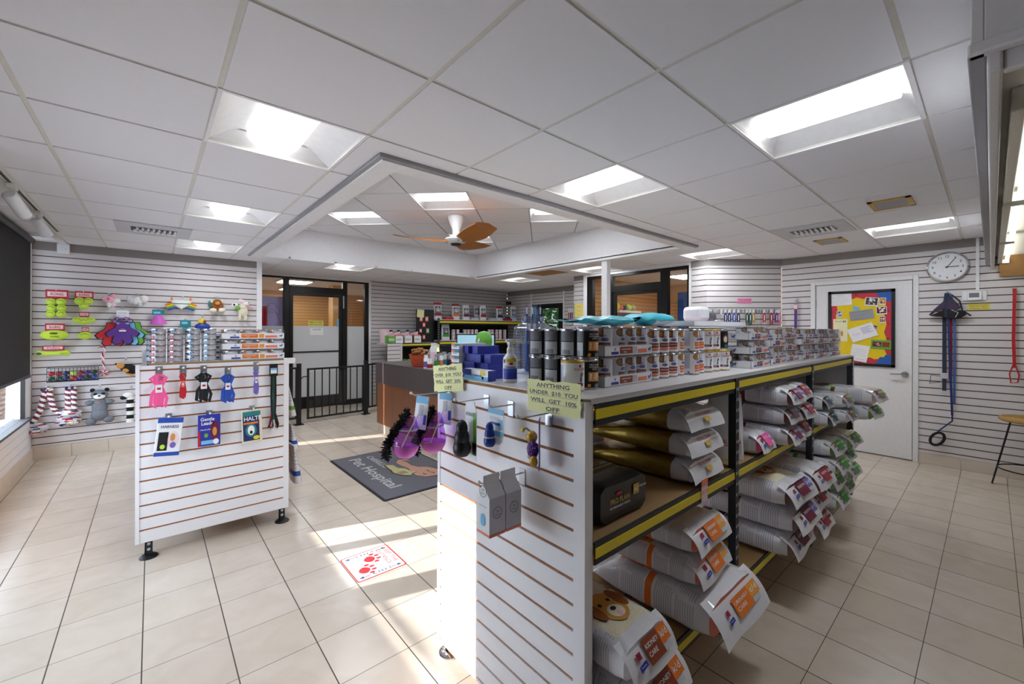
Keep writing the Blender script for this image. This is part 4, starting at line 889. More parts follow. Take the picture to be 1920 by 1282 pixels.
def food_bag(label, style, x0, W, yf, L, z0, Tk, group=None, rz=0., flap=True, tip=.10, art=None):
    """a lying bag: back end tapers to a seal, front end carries a label flap hanging out"""
    st = BS[style]; t = thing('food_bag', label, 'bag of pet food', (x0 + W / 2, yf, z0), rz, group)
    ph = hash_(label); n_ = 3.4
    def prof(v): # v 0 front .. 1 back
        f = .80 + .20 * math.sin(min(1, v / .16) * PI / 2); bk = 1 if v < 1 - tip * 3 else tip_h + (1 - tip_h) * math.sin((1 - v) / (tip * 3) * PI / 2)
        return f * bk
    tip_h = .12
    def sec(u, v):
        a = 2 * PI * u; ca, sa = math.cos(a), math.sin(a); p = prof(v)
        ex = 2 / n_; X_ = W / 2 * math.copysign(abs(ca) ** ex, ca) * (1 - .05 * (1 - p)); Zh = Tk / 2 * p
        zc = Tk / 2 * (.45 + .55 * p) if v > .5 else Tk / 2
        wr = .0035 * math.sin(9 * a + 13 * v + ph) * math.sin(17 * v + 3 * a + ph) + .003 * math.sin(31 * v + ph * 2) * max(0, v - .5)
        return Vector((X_ * (1 + wr * 2), L * v, max(.0, zc + (Zh + wr) * math.copysign(abs(sa) ** (ex * .9), sa) )))
    def mt(u, v):
        a = 2 * PI * u; side = abs(math.cos(a)) ** 2 > .42 and abs(math.sin(a)) < .80
        if style == 'gold':
            if v < .13: return 'bag_white'
            return 'gold_foil'
        if side:
            if .44 < v < .49: return st[0]
            if int(v * 110) % 2 == 0 and (.10 < v < .25 or .27 < v < .42 or .51 < v < .70 or .72 < v < .92) and (int(v * 8 + a * 3 + ph) % 4 or abs(math.sin(a)) < .3): return 'bag_text'
            return 'bag_white'
        if math.sin(a) > 0 and art == 'face' and .06 < v < .30 and abs(math.cos(a)) < .8: return 'fur_cream' if v > .09 else 'bag_white'
        if math.sin(a) > 0 and .55 < v < .78 and math.cos(a) < .5: return st[2]
        if math.sin(a) > 0 and .50 < v < .55 and math.cos(a) < .2: return st[3]
        return 'bag_white'
    m = MB(); m.grid(sec, 40, 110, mt, None, True)
    k = len(m.v); m.f.append(tuple(range(39, -1, -1))); m.m.append(m.mi(st[1]))
    m.f.append(tuple(range(110 * 40, 111 * 40))); m.m.append(m.mi('bag_white'))
    m.build('bag_body', t, smooth=50)
    m = MB(); b = Tk * (.5 + .5 * .80)                     # back seal
    m.grid(lambda u, v: Vector(((u - .5) * W * .92, L + .035 * v, Tk / 2 * .51 + .006 * math.sin(u * 9 + ph) * v)), 10, 2, 'bag_white'); m.build('seal', t)
    if art == 'face':
        m = MB(); F = face_M((W * .02, L * .30, Tk + .0015), (1, 0, 0), (0, 1, 0)); e = lambda cx, cy, rx, ry: [(cx + rx * math.cos(2 * PI * q / 16), cy + ry * math.sin(2 * PI * q / 16)) for q in range(16)]
        for pts, zz, mm in ((e(0, 0, .060, .075), 0, 'fur_tan'), (e(-.06, .01, .022, .05), .0006, 'fur_brown'), (e(.06, .01, .022, .05), .0006, 'fur_brown'), (e(0, -.03, .032, .03), .0012, 'fur_cream'), (e(0, -.018, .012, .009), .0018, 'black'), (e(-.024, .02, .007, .008), .0018, 'black'), (e(.024, .02, .007, .008), .0018, 'black'), (e(0, -.046, .010, .012), .0018, 'pink')): m.prism(pts, zz, zz + .0006, mm, F)
        m.build('dog_picture', t, smooth=0)
    if flap:
        Lf = min(.17, max(.085, Tk * 1.0)); q = Vector((0, -.66, -.75)); o = Vector((0, .035, Tk * .93))
        cv = lambda u, v: o + Vector(((u - .5) * W * (1.0 + .03 * v), 0, 0)) + q * Lf * v + Vector((0, -.012, .012)) * math.sin(v * PI) + Vector((0, -.004, 0)) * math.sin(u * 7 + ph) * v
        m = MB(); m.grid(cv, 12, 6, 'bag_white'); F = face_M(o + q * Lf * .5 + Vector((0, -.016, .014)), (1, 0, 0), -q)
        w2 = W * .5
        if style == 'gold':
            m.text('ROYAL CANIN', .02, 'red', F @ T(0, .01, .001), .02, width=W * .42); m.box(-.02, .03, -.028, -.008, 0, .001, 'gold', F)
        else:
            m.box(-w2 * .30, w2 * .38, -.036, .030, 0, .0012, st[2], F @ T(0, 0, .001, rz=0)); m.box(w2 * .38, w2 * .80, -.016, .030, 0, .0012, st[3], F @ T(0, 0, .001)); m.box(w2 * .40, w2 * .7, -.034, -.018, 0, .001, 'light_grey', F)
            ws = st[4].split(' '); m.text(ws[0], .017, 'white', F @ T(w2 * .04, .010, .003), .01, width=w2 * .58)
            if len(ws) > 1: m.text(ws[1], .017, 'white', F @ T(-w2 * .05, -.012, .003), .01, width=w2 * .38)
            m.text(st[5], .026, 'white', F @ T(w2 * .59, .008, .003), .01, width=w2 * .3)
            m.prism([(-.020, .0), (.022, .004), (.020, .018), (-.018, .014)], 0, .0012, 'royal', F @ T(-w2 * .58, -.030, .001)); m.text('Prescription', .006, 'white', F @ T(-w2 * .575, -.021, .0028)); m.box(-.012, .010, .022, .04, 0, .001, 'red', F @ T(-w2 * .57, -.026, .001)); m.text('H', .016, 'royal', F @ T(-w2 * .57, .006, .003), .02)
        m.build('label_flap', t, smooth=50)
    return t
def hash_(s): return sum(ord(c) * (i + 1) for i, c in enumerate(s)) % 628 / 100
mat('gold_foil', 'a88c3c', .28, .65, var=.25, scale=40, bump=.3)
LOW, MID = .2465, .8015
# bay 1
food_bag('large white urinary care dog food bag at the bottom of the orange labelled stack', 'cd', 1.60, .43, .70, .56, LOW, .165, 'orange label bags on the low shelf')
food_bag('smaller urinary care bag in the middle of the orange labelled stack', 'cd', 1.63, .32, .78, .42, LOW + .168, .11, 'orange label bags on the low shelf', R(4))
food_bag('smaller urinary care bag on top of the orange labelled stack', 'cd', 1.65, .32, .80, .40, LOW + .281, .115, 'orange label bags on the low shelf', R(2))
food_bag('kidney care bag underneath in the lower left corner of the shelf', 'kd', 1.075, .30, .70, .50, LOW, .135, 'kidney care bags in the corner', R(3), art='face')
food_bag('kidney care bag with dog face on top in the lower left corner', 'kd', 1.055, .255, .715, .47, LOW + .139, .125, 'kidney care bags in the corner', R(2), art='face')
for k in range(3):
    food_bag('gold foil pet food bag with white end, %s of the stack of three' % ['bottom', 'middle', 'top'][k], 'gold', 1.68, .30, .83 + .004 * k, .58, MID + .106 * k, .104, 'gold foil bags on the middle shelf', R(2 - 2 * k), tip=.22)
# black neurocare bag
t = thing('food_bag', 'black veterinary diet food bag with yellow badge on the middle shelf', 'bag of pet food', (1.25, .84, MID + .004))
m = MB(); W, L, H = .29, .42, .128
def nb(u, v):
    a = 2 * PI * u; ca, sa = math.cos(a), math.sin(a); p = 1 if v < .8 else 1 - .55 * ((v - .8) / .2) ** 2; f = .93 + .07 * min(1, v / .08)
    return Vector((W / 2 * math.copysign(abs(ca) ** .28, ca) * f, L * v, H / 2 + H / 2 * p * f * math.copysign(abs(sa) ** .3, sa) + .003 * math.sin(7 * a + 20 * v)))
m.grid(nb, 40, 24, 'bag_black', None, True); m.f.append(tuple(range(39, -1, -1))); m.m.append(m.mi('bag_black')); m.f.append(tuple(range(24 * 40, 25 * 40))); m.m.append(m.mi('bag_black')); m.build('bag_body', t, smooth=50)
m = MB(); F = face_M((.0, -.004, H * .5), (1, 0, 0), (0, 0, 1)); Ft = face_M((-.02, .17, H + .006), (1, 0, 0), (0, 1, 0))
m.text('PRO PLAN', .026, 'gold', F @ T(-.03, .005, 0), .01, width=.11); m.text('VETERINARY DIETS', .010, 'white', F @ T(-.03, -.016, 0), 0, width=.12); m.box(-.05, -.02, .022, .032, -.001, 0, 'red', F); m.box(.05, .085, .0, .035, -.001, .0005, 'gold', F); m.text('NC', .018, 'white', F @ T(.067, .017, .001), .01); m.text('NEUROCARE', .010, 'white', F @ T(.110, .022, .001), 0, width=.045)
m.box(-.12, -.04, -.045, .005, -.004, .0005, 'gold', Ft); m.text('NC', .045, 'white', Ft @ T(-.08, -.02, .001), .02); m.box(-.03, .12, -.045, -.041, -.004, .0005, 'gold', Ft); m.box(-.03, .12, .0, .004, -.004, .0005, 'gold', Ft); m.text('NEUROCARE', .024, 'white', Ft @ T(.045, -.02, .001), .01, width=.13)
m.text('VETERINARY DIETS', .024, 'white', Ft @ T(0, .05, .001), .01, width=.21); m.text('PRO PLAN', .04, 'gold', Ft @ T(0, .09, .001), .01, width=.2); m.text('16 POUNDS NET WT 12 LB', .010, 'light_grey', Ft @ T(0, -.085, .001), 0, width=.2)
m.build('label_print', t, smooth=0)

def stand_bag(label, x, y, z, w, d, h, rz, group, body='bag_white', band_=None, top=None, text=None, tcol='red', picture=None, name='food_bag', cat='bag of pet food', lean=0., pcol=None):
    t = thing(name, label, cat, (x, y, z), rot=(lean, 0, rz), group=group); ph = hash_(label)
    def sec(u, v):
        a = 2 * PI * u; ca, sa = math.cos(a), math.sin(a); p = 1 - .93 * max(0, (v - .35) / .65) ** 1.6
        return Vector((w / 2 * math.copysign(abs(ca) ** .55, ca) * (1 - .06 * v), d / 2 * p * math.copysign(abs(sa) ** .6, sa) + .003 * math.sin(11 * v + 5 * a + ph), h * v))
    def mt(u, v):
        a = 2 * PI * u; fr = math.sin(a) < -.25
        if top and v > .9: return top
        if band_ and .1 < v < .24 and fr: return band_
        if picture and fr and .42 < v < .82 and abs(math.cos(a)) < .62: return picture
        if pcol and fr and .24 < v < .42 and abs(math.cos(a)) < .7: return pcol
        return body
    m = MB(); m.grid(sec, 32, 22, mt, None, True); m.f.append(tuple(range(31, -1, -1))); m.m.append(m.mi(body)); m.build('bag_body', t, smooth=50)
    m = MB(); m.grid(lambda u, v: Vector(((u - .5) * w * .93, .004 * math.sin(u * 8 + ph), h * (.985 + .07 * v))), 10, 2, top or body); m.build('seal', t)
    if picture:                                  # cat or dog head on the front
        m = MB(); F = face_M((0, -d * .40, h * .62), (1, 0, 0), (0, .25, 1)); s = w * .28
        m.prism([(s * math.cos(a), s * .95 * math.sin(a)) for a in [2 * PI * k / 18 for k in range(18)]], 0, .003, 'mid_grey' if picture != 'mid_grey' else 'light_grey', F)
        for sg in (-1, 1): m.prism([(sg * s * .9, s * .3), (sg * s * .75, s * 1.35), (sg * s * .2, s * .9)][::sg], 0, .003, 'dark_grey', F); m.prism([(sg * s * .4 + s * .14 * math.cos(a), s * .2 + s * .14 * math.sin(a)) for a in [2 * PI * k / 8 for k in range(8)]], .003, .0036, 'black', F)
        m.prism([(-s * .4, -s * .2), (0, -s * .7), (s * .4, -s * .2)][::1], .003, .0036, 'white', F); m.build('animal_picture', t, smooth=0)
    if text:
        m = MB(); F = face_M((0, -d / 2 - .001, h * .30), (1, 0, 0), (0, 0, 1)); m.text(text, .03, tcol, F @ T(0, 0, .001), .01, width=w * .7); m.box(-w * .33, w * .33, -.022, -.019, 0, .001, tcol, F); m.build('lettering', t, smooth=0)
    return t
g = 'bags standing at the back of the middle shelf'
stand_bag('white printed bag standing at the back left of the middle shelf', 1.20, 1.42, MID, .20, .10, .33, R(-40), g, 'plastic_white' if 'plastic_white' in MATS else 'bag_grey')
stand_bag('pale bag standing second at the back of the middle shelf', 1.42, 1.48, MID, .20, .10, .32, R(-35), g, 'bag_grey')
stand_bag('white bag with a teal band behind the gold bags', 1.70, 1.53, MID, .20, .10, .34, R(-35), g, 'bag_grey', band_='teal', pcol='teal')
stand_bag('white bag with dark paw print right behind the gold bags', 1.93, 1.53, MID, .16, .10, .34, R(-30), g, 'bag_white', pcol='dark_grey')
stand_bag('white upright bag with red lettering beside the middle post', 2.235, .90, MID, .17, .09, .31, R(-50), None, 'bag_white', text='ROYAL CANIN')
food_bag('small white bag with pink label on the middle shelf', 'pink', 2.36, .20, .80, .34, MID, .115, None, R(2))
for c, (x0, st, nm) in enumerate(((2.66, 'id', 'left'), (2.885, 'idr', 'right'))):
    for k in range(3):
        food_bag('maroon labelled white bag on the middle shelf, %s column, %s layer' % (nm, ['bottom', 'middle', 'top'][k]), st, x0 + .01 * (k % 2), .215, .74 + .02 * ((k + c) % 2), .50, MID + .112 * k, .110, 'maroon label bags on the middle shelf', R(1 - k))
for c, (x0, st, nm, W) in enumerate(((2.50, 'id', 'front left', .36), (2.885, 'idr', 'right', .30))):
    for k in range(3):
        food_bag('large maroon labelled bag on the low shelf, %s column, %s layer' % (nm, ['bottom', 'middle', 'top'][k]), st, x0 + .012 * (k % 2), W, .70 - .025 * ((k + c) % 2), .60, LOW + .133 * k, .131, 'large maroon label bags on the low shelf', R(2 - 2 * k), art='face' if (k == 2 and c == 0) else None)
food_bag('bag with dark green label beside the right maroon column', 'dark', 3.205, .14, .78, .40, LOW, .12, 'green label bags in the far bays')
food_bag('bag with dark green label upon another, beside the maroon column', 'dark', 3.205, .14, .74, .40, LOW + .124, .12, 'green label bags in the far bays')
for k in range(2):
    food_bag('dark green labelled small bag left in the far bay, %s layer' % ['lower', 'upper'][k], 'dark', 3.43, .17, .72 + .03 * k, .40, MID + .105 * k, .103, 'green label bags in the far bays')
    food_bag('olive labelled white bag in the middle of the far bay, %s layer' % ['lower', 'upper'][k], 'olive', 3.63, .21, .66 + .02 * k, .45, MID + .105 * k, .103, 'green label bags in the far bays')
    food_bag('bulging white bag overhanging the far end of the middle shelf, %s layer' % ['lower', 'upper'][k], 'green' if k == 0 else 'olive', 3.88, .27, .57 - .02 * k, .50, MID + .118 * k, .115, 'green label bags in the far bays', R(-4))
for c, (x0, nm) in enumerate(((3.44, 'left'), (3.78, 'right'))):
    for k in range(4):
        food_bag('green labelled white bag on the far low shelf, %s column, %s layer from below' % (nm, ORD[k]), 'green', x0 + .015 * (k % 2), .30, .68 + .03 * ((k + c) % 2), .5, LOW + .114 * k, .112, 'green label bags on the far low shelf', R(2 - k))
stand_bag('crumpled dark grey bag lying behind the orange label stack', 1.88, 1.45, LOW, .26, .16, .30, R(-30), None, 'mid_grey')
t = thing('open_carton', 'open white cardboard box behind the gold bags', 'box', (2.0, 1.2, MID + .264), R(-20)); t.location = (2.27, 1.40, MID)
m = MB(); m.box(-.12, .12, -.1, .1, 0, .26, 'white'); m.build('box_body', t, smooth=0)
for sg in (-1, 1):
    m = MB(); m.box(-.12, .12, 0, .09, -.001, .001, 'white', T(0, sg * .1, .26, rx=R(35) if sg > 0 else R(145))); m.build('flap', t, smooth=0)

# ================================================================ other things on the long unit's top
# cartons of dental gel in a blue stack
CB = (1.075, 1.435)
def small_carton(label, x, y, z, sx, sy, sz, rz, front, mts, group, text=None, tcol='white', accent=None):
    t = thing('small_carton', label, 'carton', (x, y, z), rz, group); m = MB(); m.box(-sx / 2, sx / 2, -sy / 2, sy / 2, 0, sz, mts); m.build('carton_body', t, smooth=0)
    F = face_M((-sx / 2 - .0004, 0, sz / 2), (0, -1, 0), (0, 0, 1)); m = MB()
    if accent:
        for (a0, a1, b0, b1, mt_) in accent: m.box(a0 * sy, a1 * sy, b0 * sz, b1 * sz, -.0002, .0004, mt_, F)
    if text: m.text(text, sz * .35, tcol, F @ T(0, 0, .0008), .01, width=sy * .5)
    if accent or text: m.build('label_print', t, smooth=0)
    return t
k = 0
for lv, n in ((0, 4), (1, 4), (2, 4), (3, 2)):
    for q in range(n):
        y = 1.535 - .046 * q
        small_carton('small navy carton in the blue stack, %s from the left, %s row up' % (ORD[q], ORD[lv]), 1.115 + .004 * lv + .007 * ((q * 2 + lv) % 3 - 1), y, GT + .0345 * lv, .12, .0430, .0337, R(3 * ((q + lv) % 3) - 3), 0, 'royal', 'navy dental cartons in a stack')
for lv in range(5):
    small_carton('white carton with coral and teal print beside the navy stack, %s from below' % ORD[lv], 1.115, 1.592, GT + .0295 * lv, .15, .062, .0285, 0, 0, ['white', 'white', 'white', 'white', 'white', 'white'], 'coral and teal cartons', 'Dental', 'teal', [(-.5, -.08, .12, .48, 'coral'), (-.08, .5, .12, .48, 'teal'), (-.5, .5, -.5, -.42, 'royal')])
small_carton('blue and yellow dental gel carton lying before the spray bottle', 1.04, 1.405, GT, .040, .165, .043, R(0), 0, ['white', 'white', 'royal', 'white', 'white', 'royal'], None, 'Oratene', 'royal', [(-.5, .5, -.5, -.1, 'sky_blue'), (-.5, -.2, -.1, .48, 'royal'), (.18, .40, .05, .46, 'yellow_strip'), (.25, .33, -.35, -.1, 'red')])
t = thing('spray_bottle', 'white spray bottle with blue oral care label by the cork edge', 'spray bottle', (1.085, 1.262, GT), 0)
m = MB(); m.lathe([(.026, 0), (.029, .004), (.029, .085), (.027, .098), (.018, .110), (.013, .116), (.013, .124)], 'white', None, 28); m.build('bottle', t)
m = MB(); W_ = wrap(.0296); a0 = CAMANG(1.085, 1.262)
def bnd(a1, a2, z1, z2, mt_): m.grid(lambda u, v: Vector((.0294 * math.cos(a0 + a1 + (a2 - a1) * u), .0294 * math.sin(a0 + a1 + (a2 - a1) * u), z1 + (z2 - z1) * v)), 10, 1, mt_)
bnd(-1.1, 1.2, .014, .040, 'royal'); bnd(-1.1, 1.2, .040, .056, 'blue'); bnd(-.7, .9, .082, .094, 'yellow_strip'); bnd(-1.1, -.75, .078, .092, 'royal')
m.text('Oratene', .016, 'royal', None, .012, lambda x, y: Vector((.0297 * math.cos(a0 - .1 + x / .0297), .0297 * math.sin(a0 - .1 + x / .0297), .063 + y)), .048); blob(m, .0296, a0 + .15, .0755, .30, .005, 'red'); m.build('label', t, smooth=0)
m = MB(); m.lathe([(.014, .116), (.014, .134), (.011, .137), (.009, .150), (.009, .158)], 'white', None, 16); m.box(-.010, .010, -.008, .008, .150, .172, 'white'); m.box(-.022, -.008, -.005, .005, .160, .169, 'white'); m.build('spray_head', t)
# wide clear jar of toothbrushes
def canister(label, name, x, y, z, w, h, neck, fill, cat='jar', rz=0.):
    t = thing(name, label, cat, (x, y, z), rz); r = w * .22
    def sec(u, v):
        a = 2 * PI * u; e = .42 if v < .84 else .42 + .58 * min(1, (v - .84) / .08); k = 1 if v < .80 else 1 - (1 - neck) * min(1, (v - .80) / .06)
        ca, sa = math.cos(a), math.sin(a); return Vector((w / 2 * k * math.copysign(abs(ca) ** e, ca), w / 2 * k * math.copysign(abs(sa) ** e, sa), h * v))
    m = MB(); m.grid(sec, 36, 26, 'jar', None, True); m.f.append(tuple(range(35, -1, -1))); m.m.append(m.mi('jar')); m.build('jar_body', t, smooth=60)
    m = MB()
    for zz in (.90, .93, .97): m.lathe([(w / 2 * neck * 1.0, h * zz), (w / 2 * neck * 1.05, h * zz + .003), (w / 2 * neck, h * zz + .006)], 'jar', None, 30, cap=False)
    m.build('neck_thread', t); return t
canister('wide clear plastic jar holding blue toothbrushes beside the black cans', 'toothbrush_jar', 1.40, 1.46, GT, .155, .275, .72, 0, rz=R(10))
rnd = random.Random(9)
for k in range(14):
    a = k * 2.4; r0 = .038 * math.sqrt((k % 7) / 7 + .1); tall = k < 4
    t = tag(thing('toothbrush', '', '', (1.40 + r0 * math.cos(a), 1.46 + r0 * math.sin(a), GT + .006), rot=(rnd.uniform(-.05, .05), rnd.uniform(-.05, .05), a)), 'wrapped blue toothbrush standing in the wide clear jar' if not tall else 'blue toothbrush sticking up from the wide clear jar, %s in front' % ['farthest left', 'second left', 'rightmost', 'middle'][k], 'toothbrush', 'toothbrushes in the wide jar')
    hh = .315 if tall else .235; m = MB(); m.tube([(0, 0, 0), (.003, 0, hh * .4), (0, 0, hh * .75), (0, .002, hh)], [.005, .007, .005, .004], 'royal' if k % 3 else 'sky_blue', 8); m.box(-.005, .005, .002, .012, hh - .035, hh - .002, 'white'); m.build('brush', t)
    m = MB(); m.grid(lambda u, v: Vector(((.013 + .003 * math.sin(v * 9 + k)) * math.cos(2 * PI * u), .007 * math.sin(2 * PI * u), hh * 1.04 * v)), 12, 6, 'plastic_wrap', None, True); m.build('wrapper', t)
canister('small clear jar with white label behind the spray bottle', 'treat_jar', 1.22, 1.58, GT, .085, .125, .78, 0)
m = MB(); m.lathe([(.0435, .01), (.0435, .066)], 'white', T(1.22, 1.58, GT), 26, cap=False); o = m.build('jar_label'); o.parent = [x for x in COL.objects if x.name.startswith('treat_jar')][0]; o.matrix_parent_inverse = Matrix.Translation((1.22, 1.58, GT)).inverted()
m = MB(); rnd = random.Random(4)
for k in range(20): m.box(-.008, .008, -.008, .008, -.004, .004, ['royal', 'sky_blue', 'white', 'teal'][k % 4], T(1.22 + rnd.uniform(-.024, .024), 1.58 + rnd.uniform(-.024, .024), GT + .068 + rnd.uniform(0, .022), rx=rnd.random() * 3, rz=rnd.random() * 3))
o = m.build('candy'); tag(o, 'wrapped blue and white treats inside the small jar', 'treats', None, 'stuff')
# turquoise bags lying on the back rows
def lying_pouch(label, x, y, z, L, W, H, rz, seed, band_=True):
    t = thing('treat_pouch', label, 'bag', (x, y, z), rz, 'turquoise bags on the cans')
    m = MB(); rr = seed
    m.grid(lambda u, v: Vector((L * (v - .5), W / 2 * math.copysign(abs(math.cos(2 * PI * u)) ** .7, math.cos(2 * PI * u)), H * (.5 + .5 * math.sin(2 * PI * u) * (.25 + .75 * math.sin(min(1, v * 1.6) * PI / 2) * (1 if v < .9 else .75))) + .007 * math.sin(14 * v + 4 * u * PI + rr) * (1 - v))), 24, 26, lambda u, v: 'white' if (band_ and v > .45 and .55 < u < .98) else 'cyan', None, True)
    m.f.append(tuple(range(24 * 26, 24 * 26 + 24))); m.m.append(m.mi('cyan')); m.build('pouch_body', t, smooth=60)
    m = MB(); m.grid(lambda u, v: Vector((-L / 2 - .05 * v, W * .5 * (u - .5) * (1.8 + .1 * v), H * .4 + .004 * v + .004 * math.sin(u * 9 + rr) * v)), 10, 3, 'cyan'); m.build('pouch_seal', t)
ZB = GT + .232
lying_pouch('turquoise treat bag lying on the back cans, nearer the toothbrush jar', 1.60, 1.22, ZB, .30, .16, .045, R(-12), 1, False)
lying_pouch('puffed turquoise treat bag with white label on the back cans', 2.00, 1.22, ZB, .28, .17, .07, R(-6), 2)
# white tray of food cups and clear clamshell
t = thing('food_tray', 'flat white tray of clear lidded food cups on the back cans', 'tray', (2.52, 1.13, ZB), R(-4))
m = MB(); m.box(-.30, .30, -.10, .10, 0, .004, 'white'); m.box(-.30, .30, -.10, -.097, 0, .028, 'white'); m.box(-.30, .30, .097, .10, 0, .028, 'white'); m.box(-.30, -.297, -.10, .10, 0, .028, 'white'); m.box(.297, .30, -.10, .10, 0, .028, 'white'); m.build('tray_body', t, smooth=0)
for k in range(4):
    m = MB(); m.rbox(-.066, .066, -.08, .08, .006, .030, .015, 'plastic_wrap', T(-.222 + .148 * k, 0, 0)); m.rbox(-.060, .060, -.075, .075, .006, .022, .012, 'pale_pink', T(-.222 + .148 * k, 0, 0)); m.text('CANIN', .015, 'maroon', face_M((-.222 + .148 * k, -.0765, .014), (1, 0, 0), (0, 0, 1))); m.build('food_cup', t)
t = thing('clamshell_box', 'clear plastic clamshell package on the white food tray', 'package', (2.50, 1.14, ZB + .0305), R(-6))
m = MB(); m.rbox(-.12, -.005, -.06, .06, 0, .085, .03, 'white'); m.build('white_insert', t, smooth=50, bevel=.02); m = MB(); m.rbox(-.004, .12, -.06, .06, 0, .075, .03, 'plastic_wrap'); m.rbox(.01, .10, -.04, .04, .005, .055, .02, 'mid_grey'); m.build('clear_lid', t, smooth=50, bevel=.012)
# ================================================================ left display unit
LX0, LX1, LY0, LY1, LT = -.075, .785, 3.48, 5.85, 1.236
t = thing('display_shelving', 'smaller white slatwall display unit standing at the left', 'shelving unit', (0, 0, 0))
m = MB(); Mp = face_M((LX0, LY0, 0), (1, 0, 0), (0, 0, 1)); W = LX1 - LX0
slat_geo(m, Mp, W - .035, .112, 1.222, .0770, 1.192, 'panel_white', 'groove_orange', x0=.02)
m.box(0, .02, .112, 1.228, -.032, .004, 'panel_white', Mp); m.box(W - .035, W, .112, 1.236, -.036, .005, 'panel_white', Mp); m.box(W, W + .045, 1.195, 1.236, -.03, .003, 'panel_white', Mp)
m.build('end_panel', t, smooth=0)
m = MB(); m.box(LX0 + .06, LX1 - .04, LY0 + .004, LY1, LT - .016, LT - .002, 'particle'); m.build('top_board', t, smooth=0)
m = MB(); m.box(LX0 + .05, LX1 - .03, LY0 + .01, LY1, LT - .002, LT, 'laminate'); m.build('top_laminate', t, smooth=0)
for (a, c) in ((3.52, 4.66), (4.70, 5.83)):
    for z in (.20, .70):
        m = MB(); m.box(.0, .72, a, c, z - .018, z, 'particle'); m.build('shelf_board', t, smooth=0)
m = MB(); m.box(.34, .352, 3.52, 5.83, .2, 1.2, 'peg_tan'); m.build('back_panel', t, smooth=0)
m = MB(); m.box(LX0, LX1, LY1, LY1 + .02, .11, 1.23, 'light_grey'); m.build('side_panel', t, smooth=0)
for x in (-.01, .75):
    for y in (3.54, 4.68, 5.80):
        m = MB(); foot_geo(m, x, y - .02); m.build('foot', t, smooth=40)
        m = MB(); m.box(x - .018, x + .018, y, y + .03, .12, 1.215, 'dark_steel'); m.build('post', t, smooth=0)

# cans on top, left cluster: short cans in four columns
def short_can(kind):
    r, h = .0425, .0365; m = MB(); m.lathe([(r * .93, 0), (r, .002), (r, .004), (r * .985, .006), (r * .985, h - .006), (r, h - .004), (r, h - .001), (r * .95, h), (r * .93, h - .002), (0, h - .002)], ['can_metal'] * 3 + ['silver_can'] + ['can_metal'] * 5, None, 30)
    R1 = r * .992; W = wrap(r * .999)
    if kind == 'red':
        band(m, R1, -3.1, 3.1, h * .80, h * .86, 'crimson', 28); band(m, R1, -.35, .15, h * .2, h * .74, 'red', 4); band(m, r * .996, -.28, .08, h * .3, h * .64, 'pale_pink', 4); m.text('DR', .014, 'red', None, .02, W(-.1, h * .47)); band(m, R1, .3, .9, h * .4, h * .5, 'light_grey')
    elif kind == 'blue':
        band(m, R1, -.9, -.2, h * .25, h * .55, 'black'); band(m, R1, -.9, -.2, h * .22, h * .3, 'coral'); blob(m, R1, .05, h * .55, .15, .009, 'sky_blue'); m.text('D', .014, 'blue', None, .02, W(.05, h * .5)); band(m, R1, .25, .5, h * .6, h * .75, 'navy', 2)
    else:
        band(m, R1, -.15, .12, h * .3, h * .8, 'sky_blue', 3); band(m, R1, .2, .8, h * .3, h * .36, 'light_grey')
    return m
SCAN = {}
for c in range(4):
    for lv in range(6):
        x, y = .030 + .0905 * c, 3.555 + .0 * c
        kind = 'red' if (c < 2 and lv < 5) else ('blue' if (c == 2 and lv != 4) or lv == 5 else 'plain')
        if kind not in SCAN: SCAN[kind] = o = short_can(kind).build('food_can')
        else: o = SCAN[kind].copy(); COL.objects.link(o)
        o.location = (x, y, LT + .0367 * lv); o.rotation_euler = (0, 0, CAMANG(x, y) - R(30) + R([0, 8, 15, 5][c]))
        tag(o, 'short silver cat food can, %s column from left, %s from the bottom' % (ORD[c], ORD[lv]), 'food can', 'short cans on the left display')
for lv in range(5):
    o = SCAN['blue'].copy(); COL.objects.link(o); o.location = (.39, 3.66, LT + .0367 * lv); o.rotation_euler = (0, 0, R(-110)); tag(o, 'short can in the column standing back between cans and trays, %s from the bottom' % ORD[lv], 'food can', 'short cans on the left display')
    o = SCAN['plain'].copy(); COL.objects.link(o); o.location = (.015, 3.66, LT + .0367 * lv); o.rotation_euler = (0, 0, R(-160)); tag(o, 'short can in the column behind the leftmost front column, %s from the bottom' % ORD[lv], 'food can', 'short cans on the left display')
for lv in range(3):
    tray_pack('orange labelled cat food tray on the left display, %s of the front stack' % ['bottom', 'middle', 'top'][lv], .375 - .004 * lv, .76, 3.50 + .004 * lv, 3.61, LT + .0735 * lv, .0475, .062, 'urinary', 'cat food trays on the left display', base=.042, c1='orange', rows=1)
    tray_pack('wrapped cat food tray standing behind the orange trays, %s layer' % ['bottom', 'middle', 'top'][lv], .44, .72, 3.72, 3.90, LT + .0735 * lv, .0425, .062, 'digest', 'cat food trays on the left display', base=.03, c1='orange')

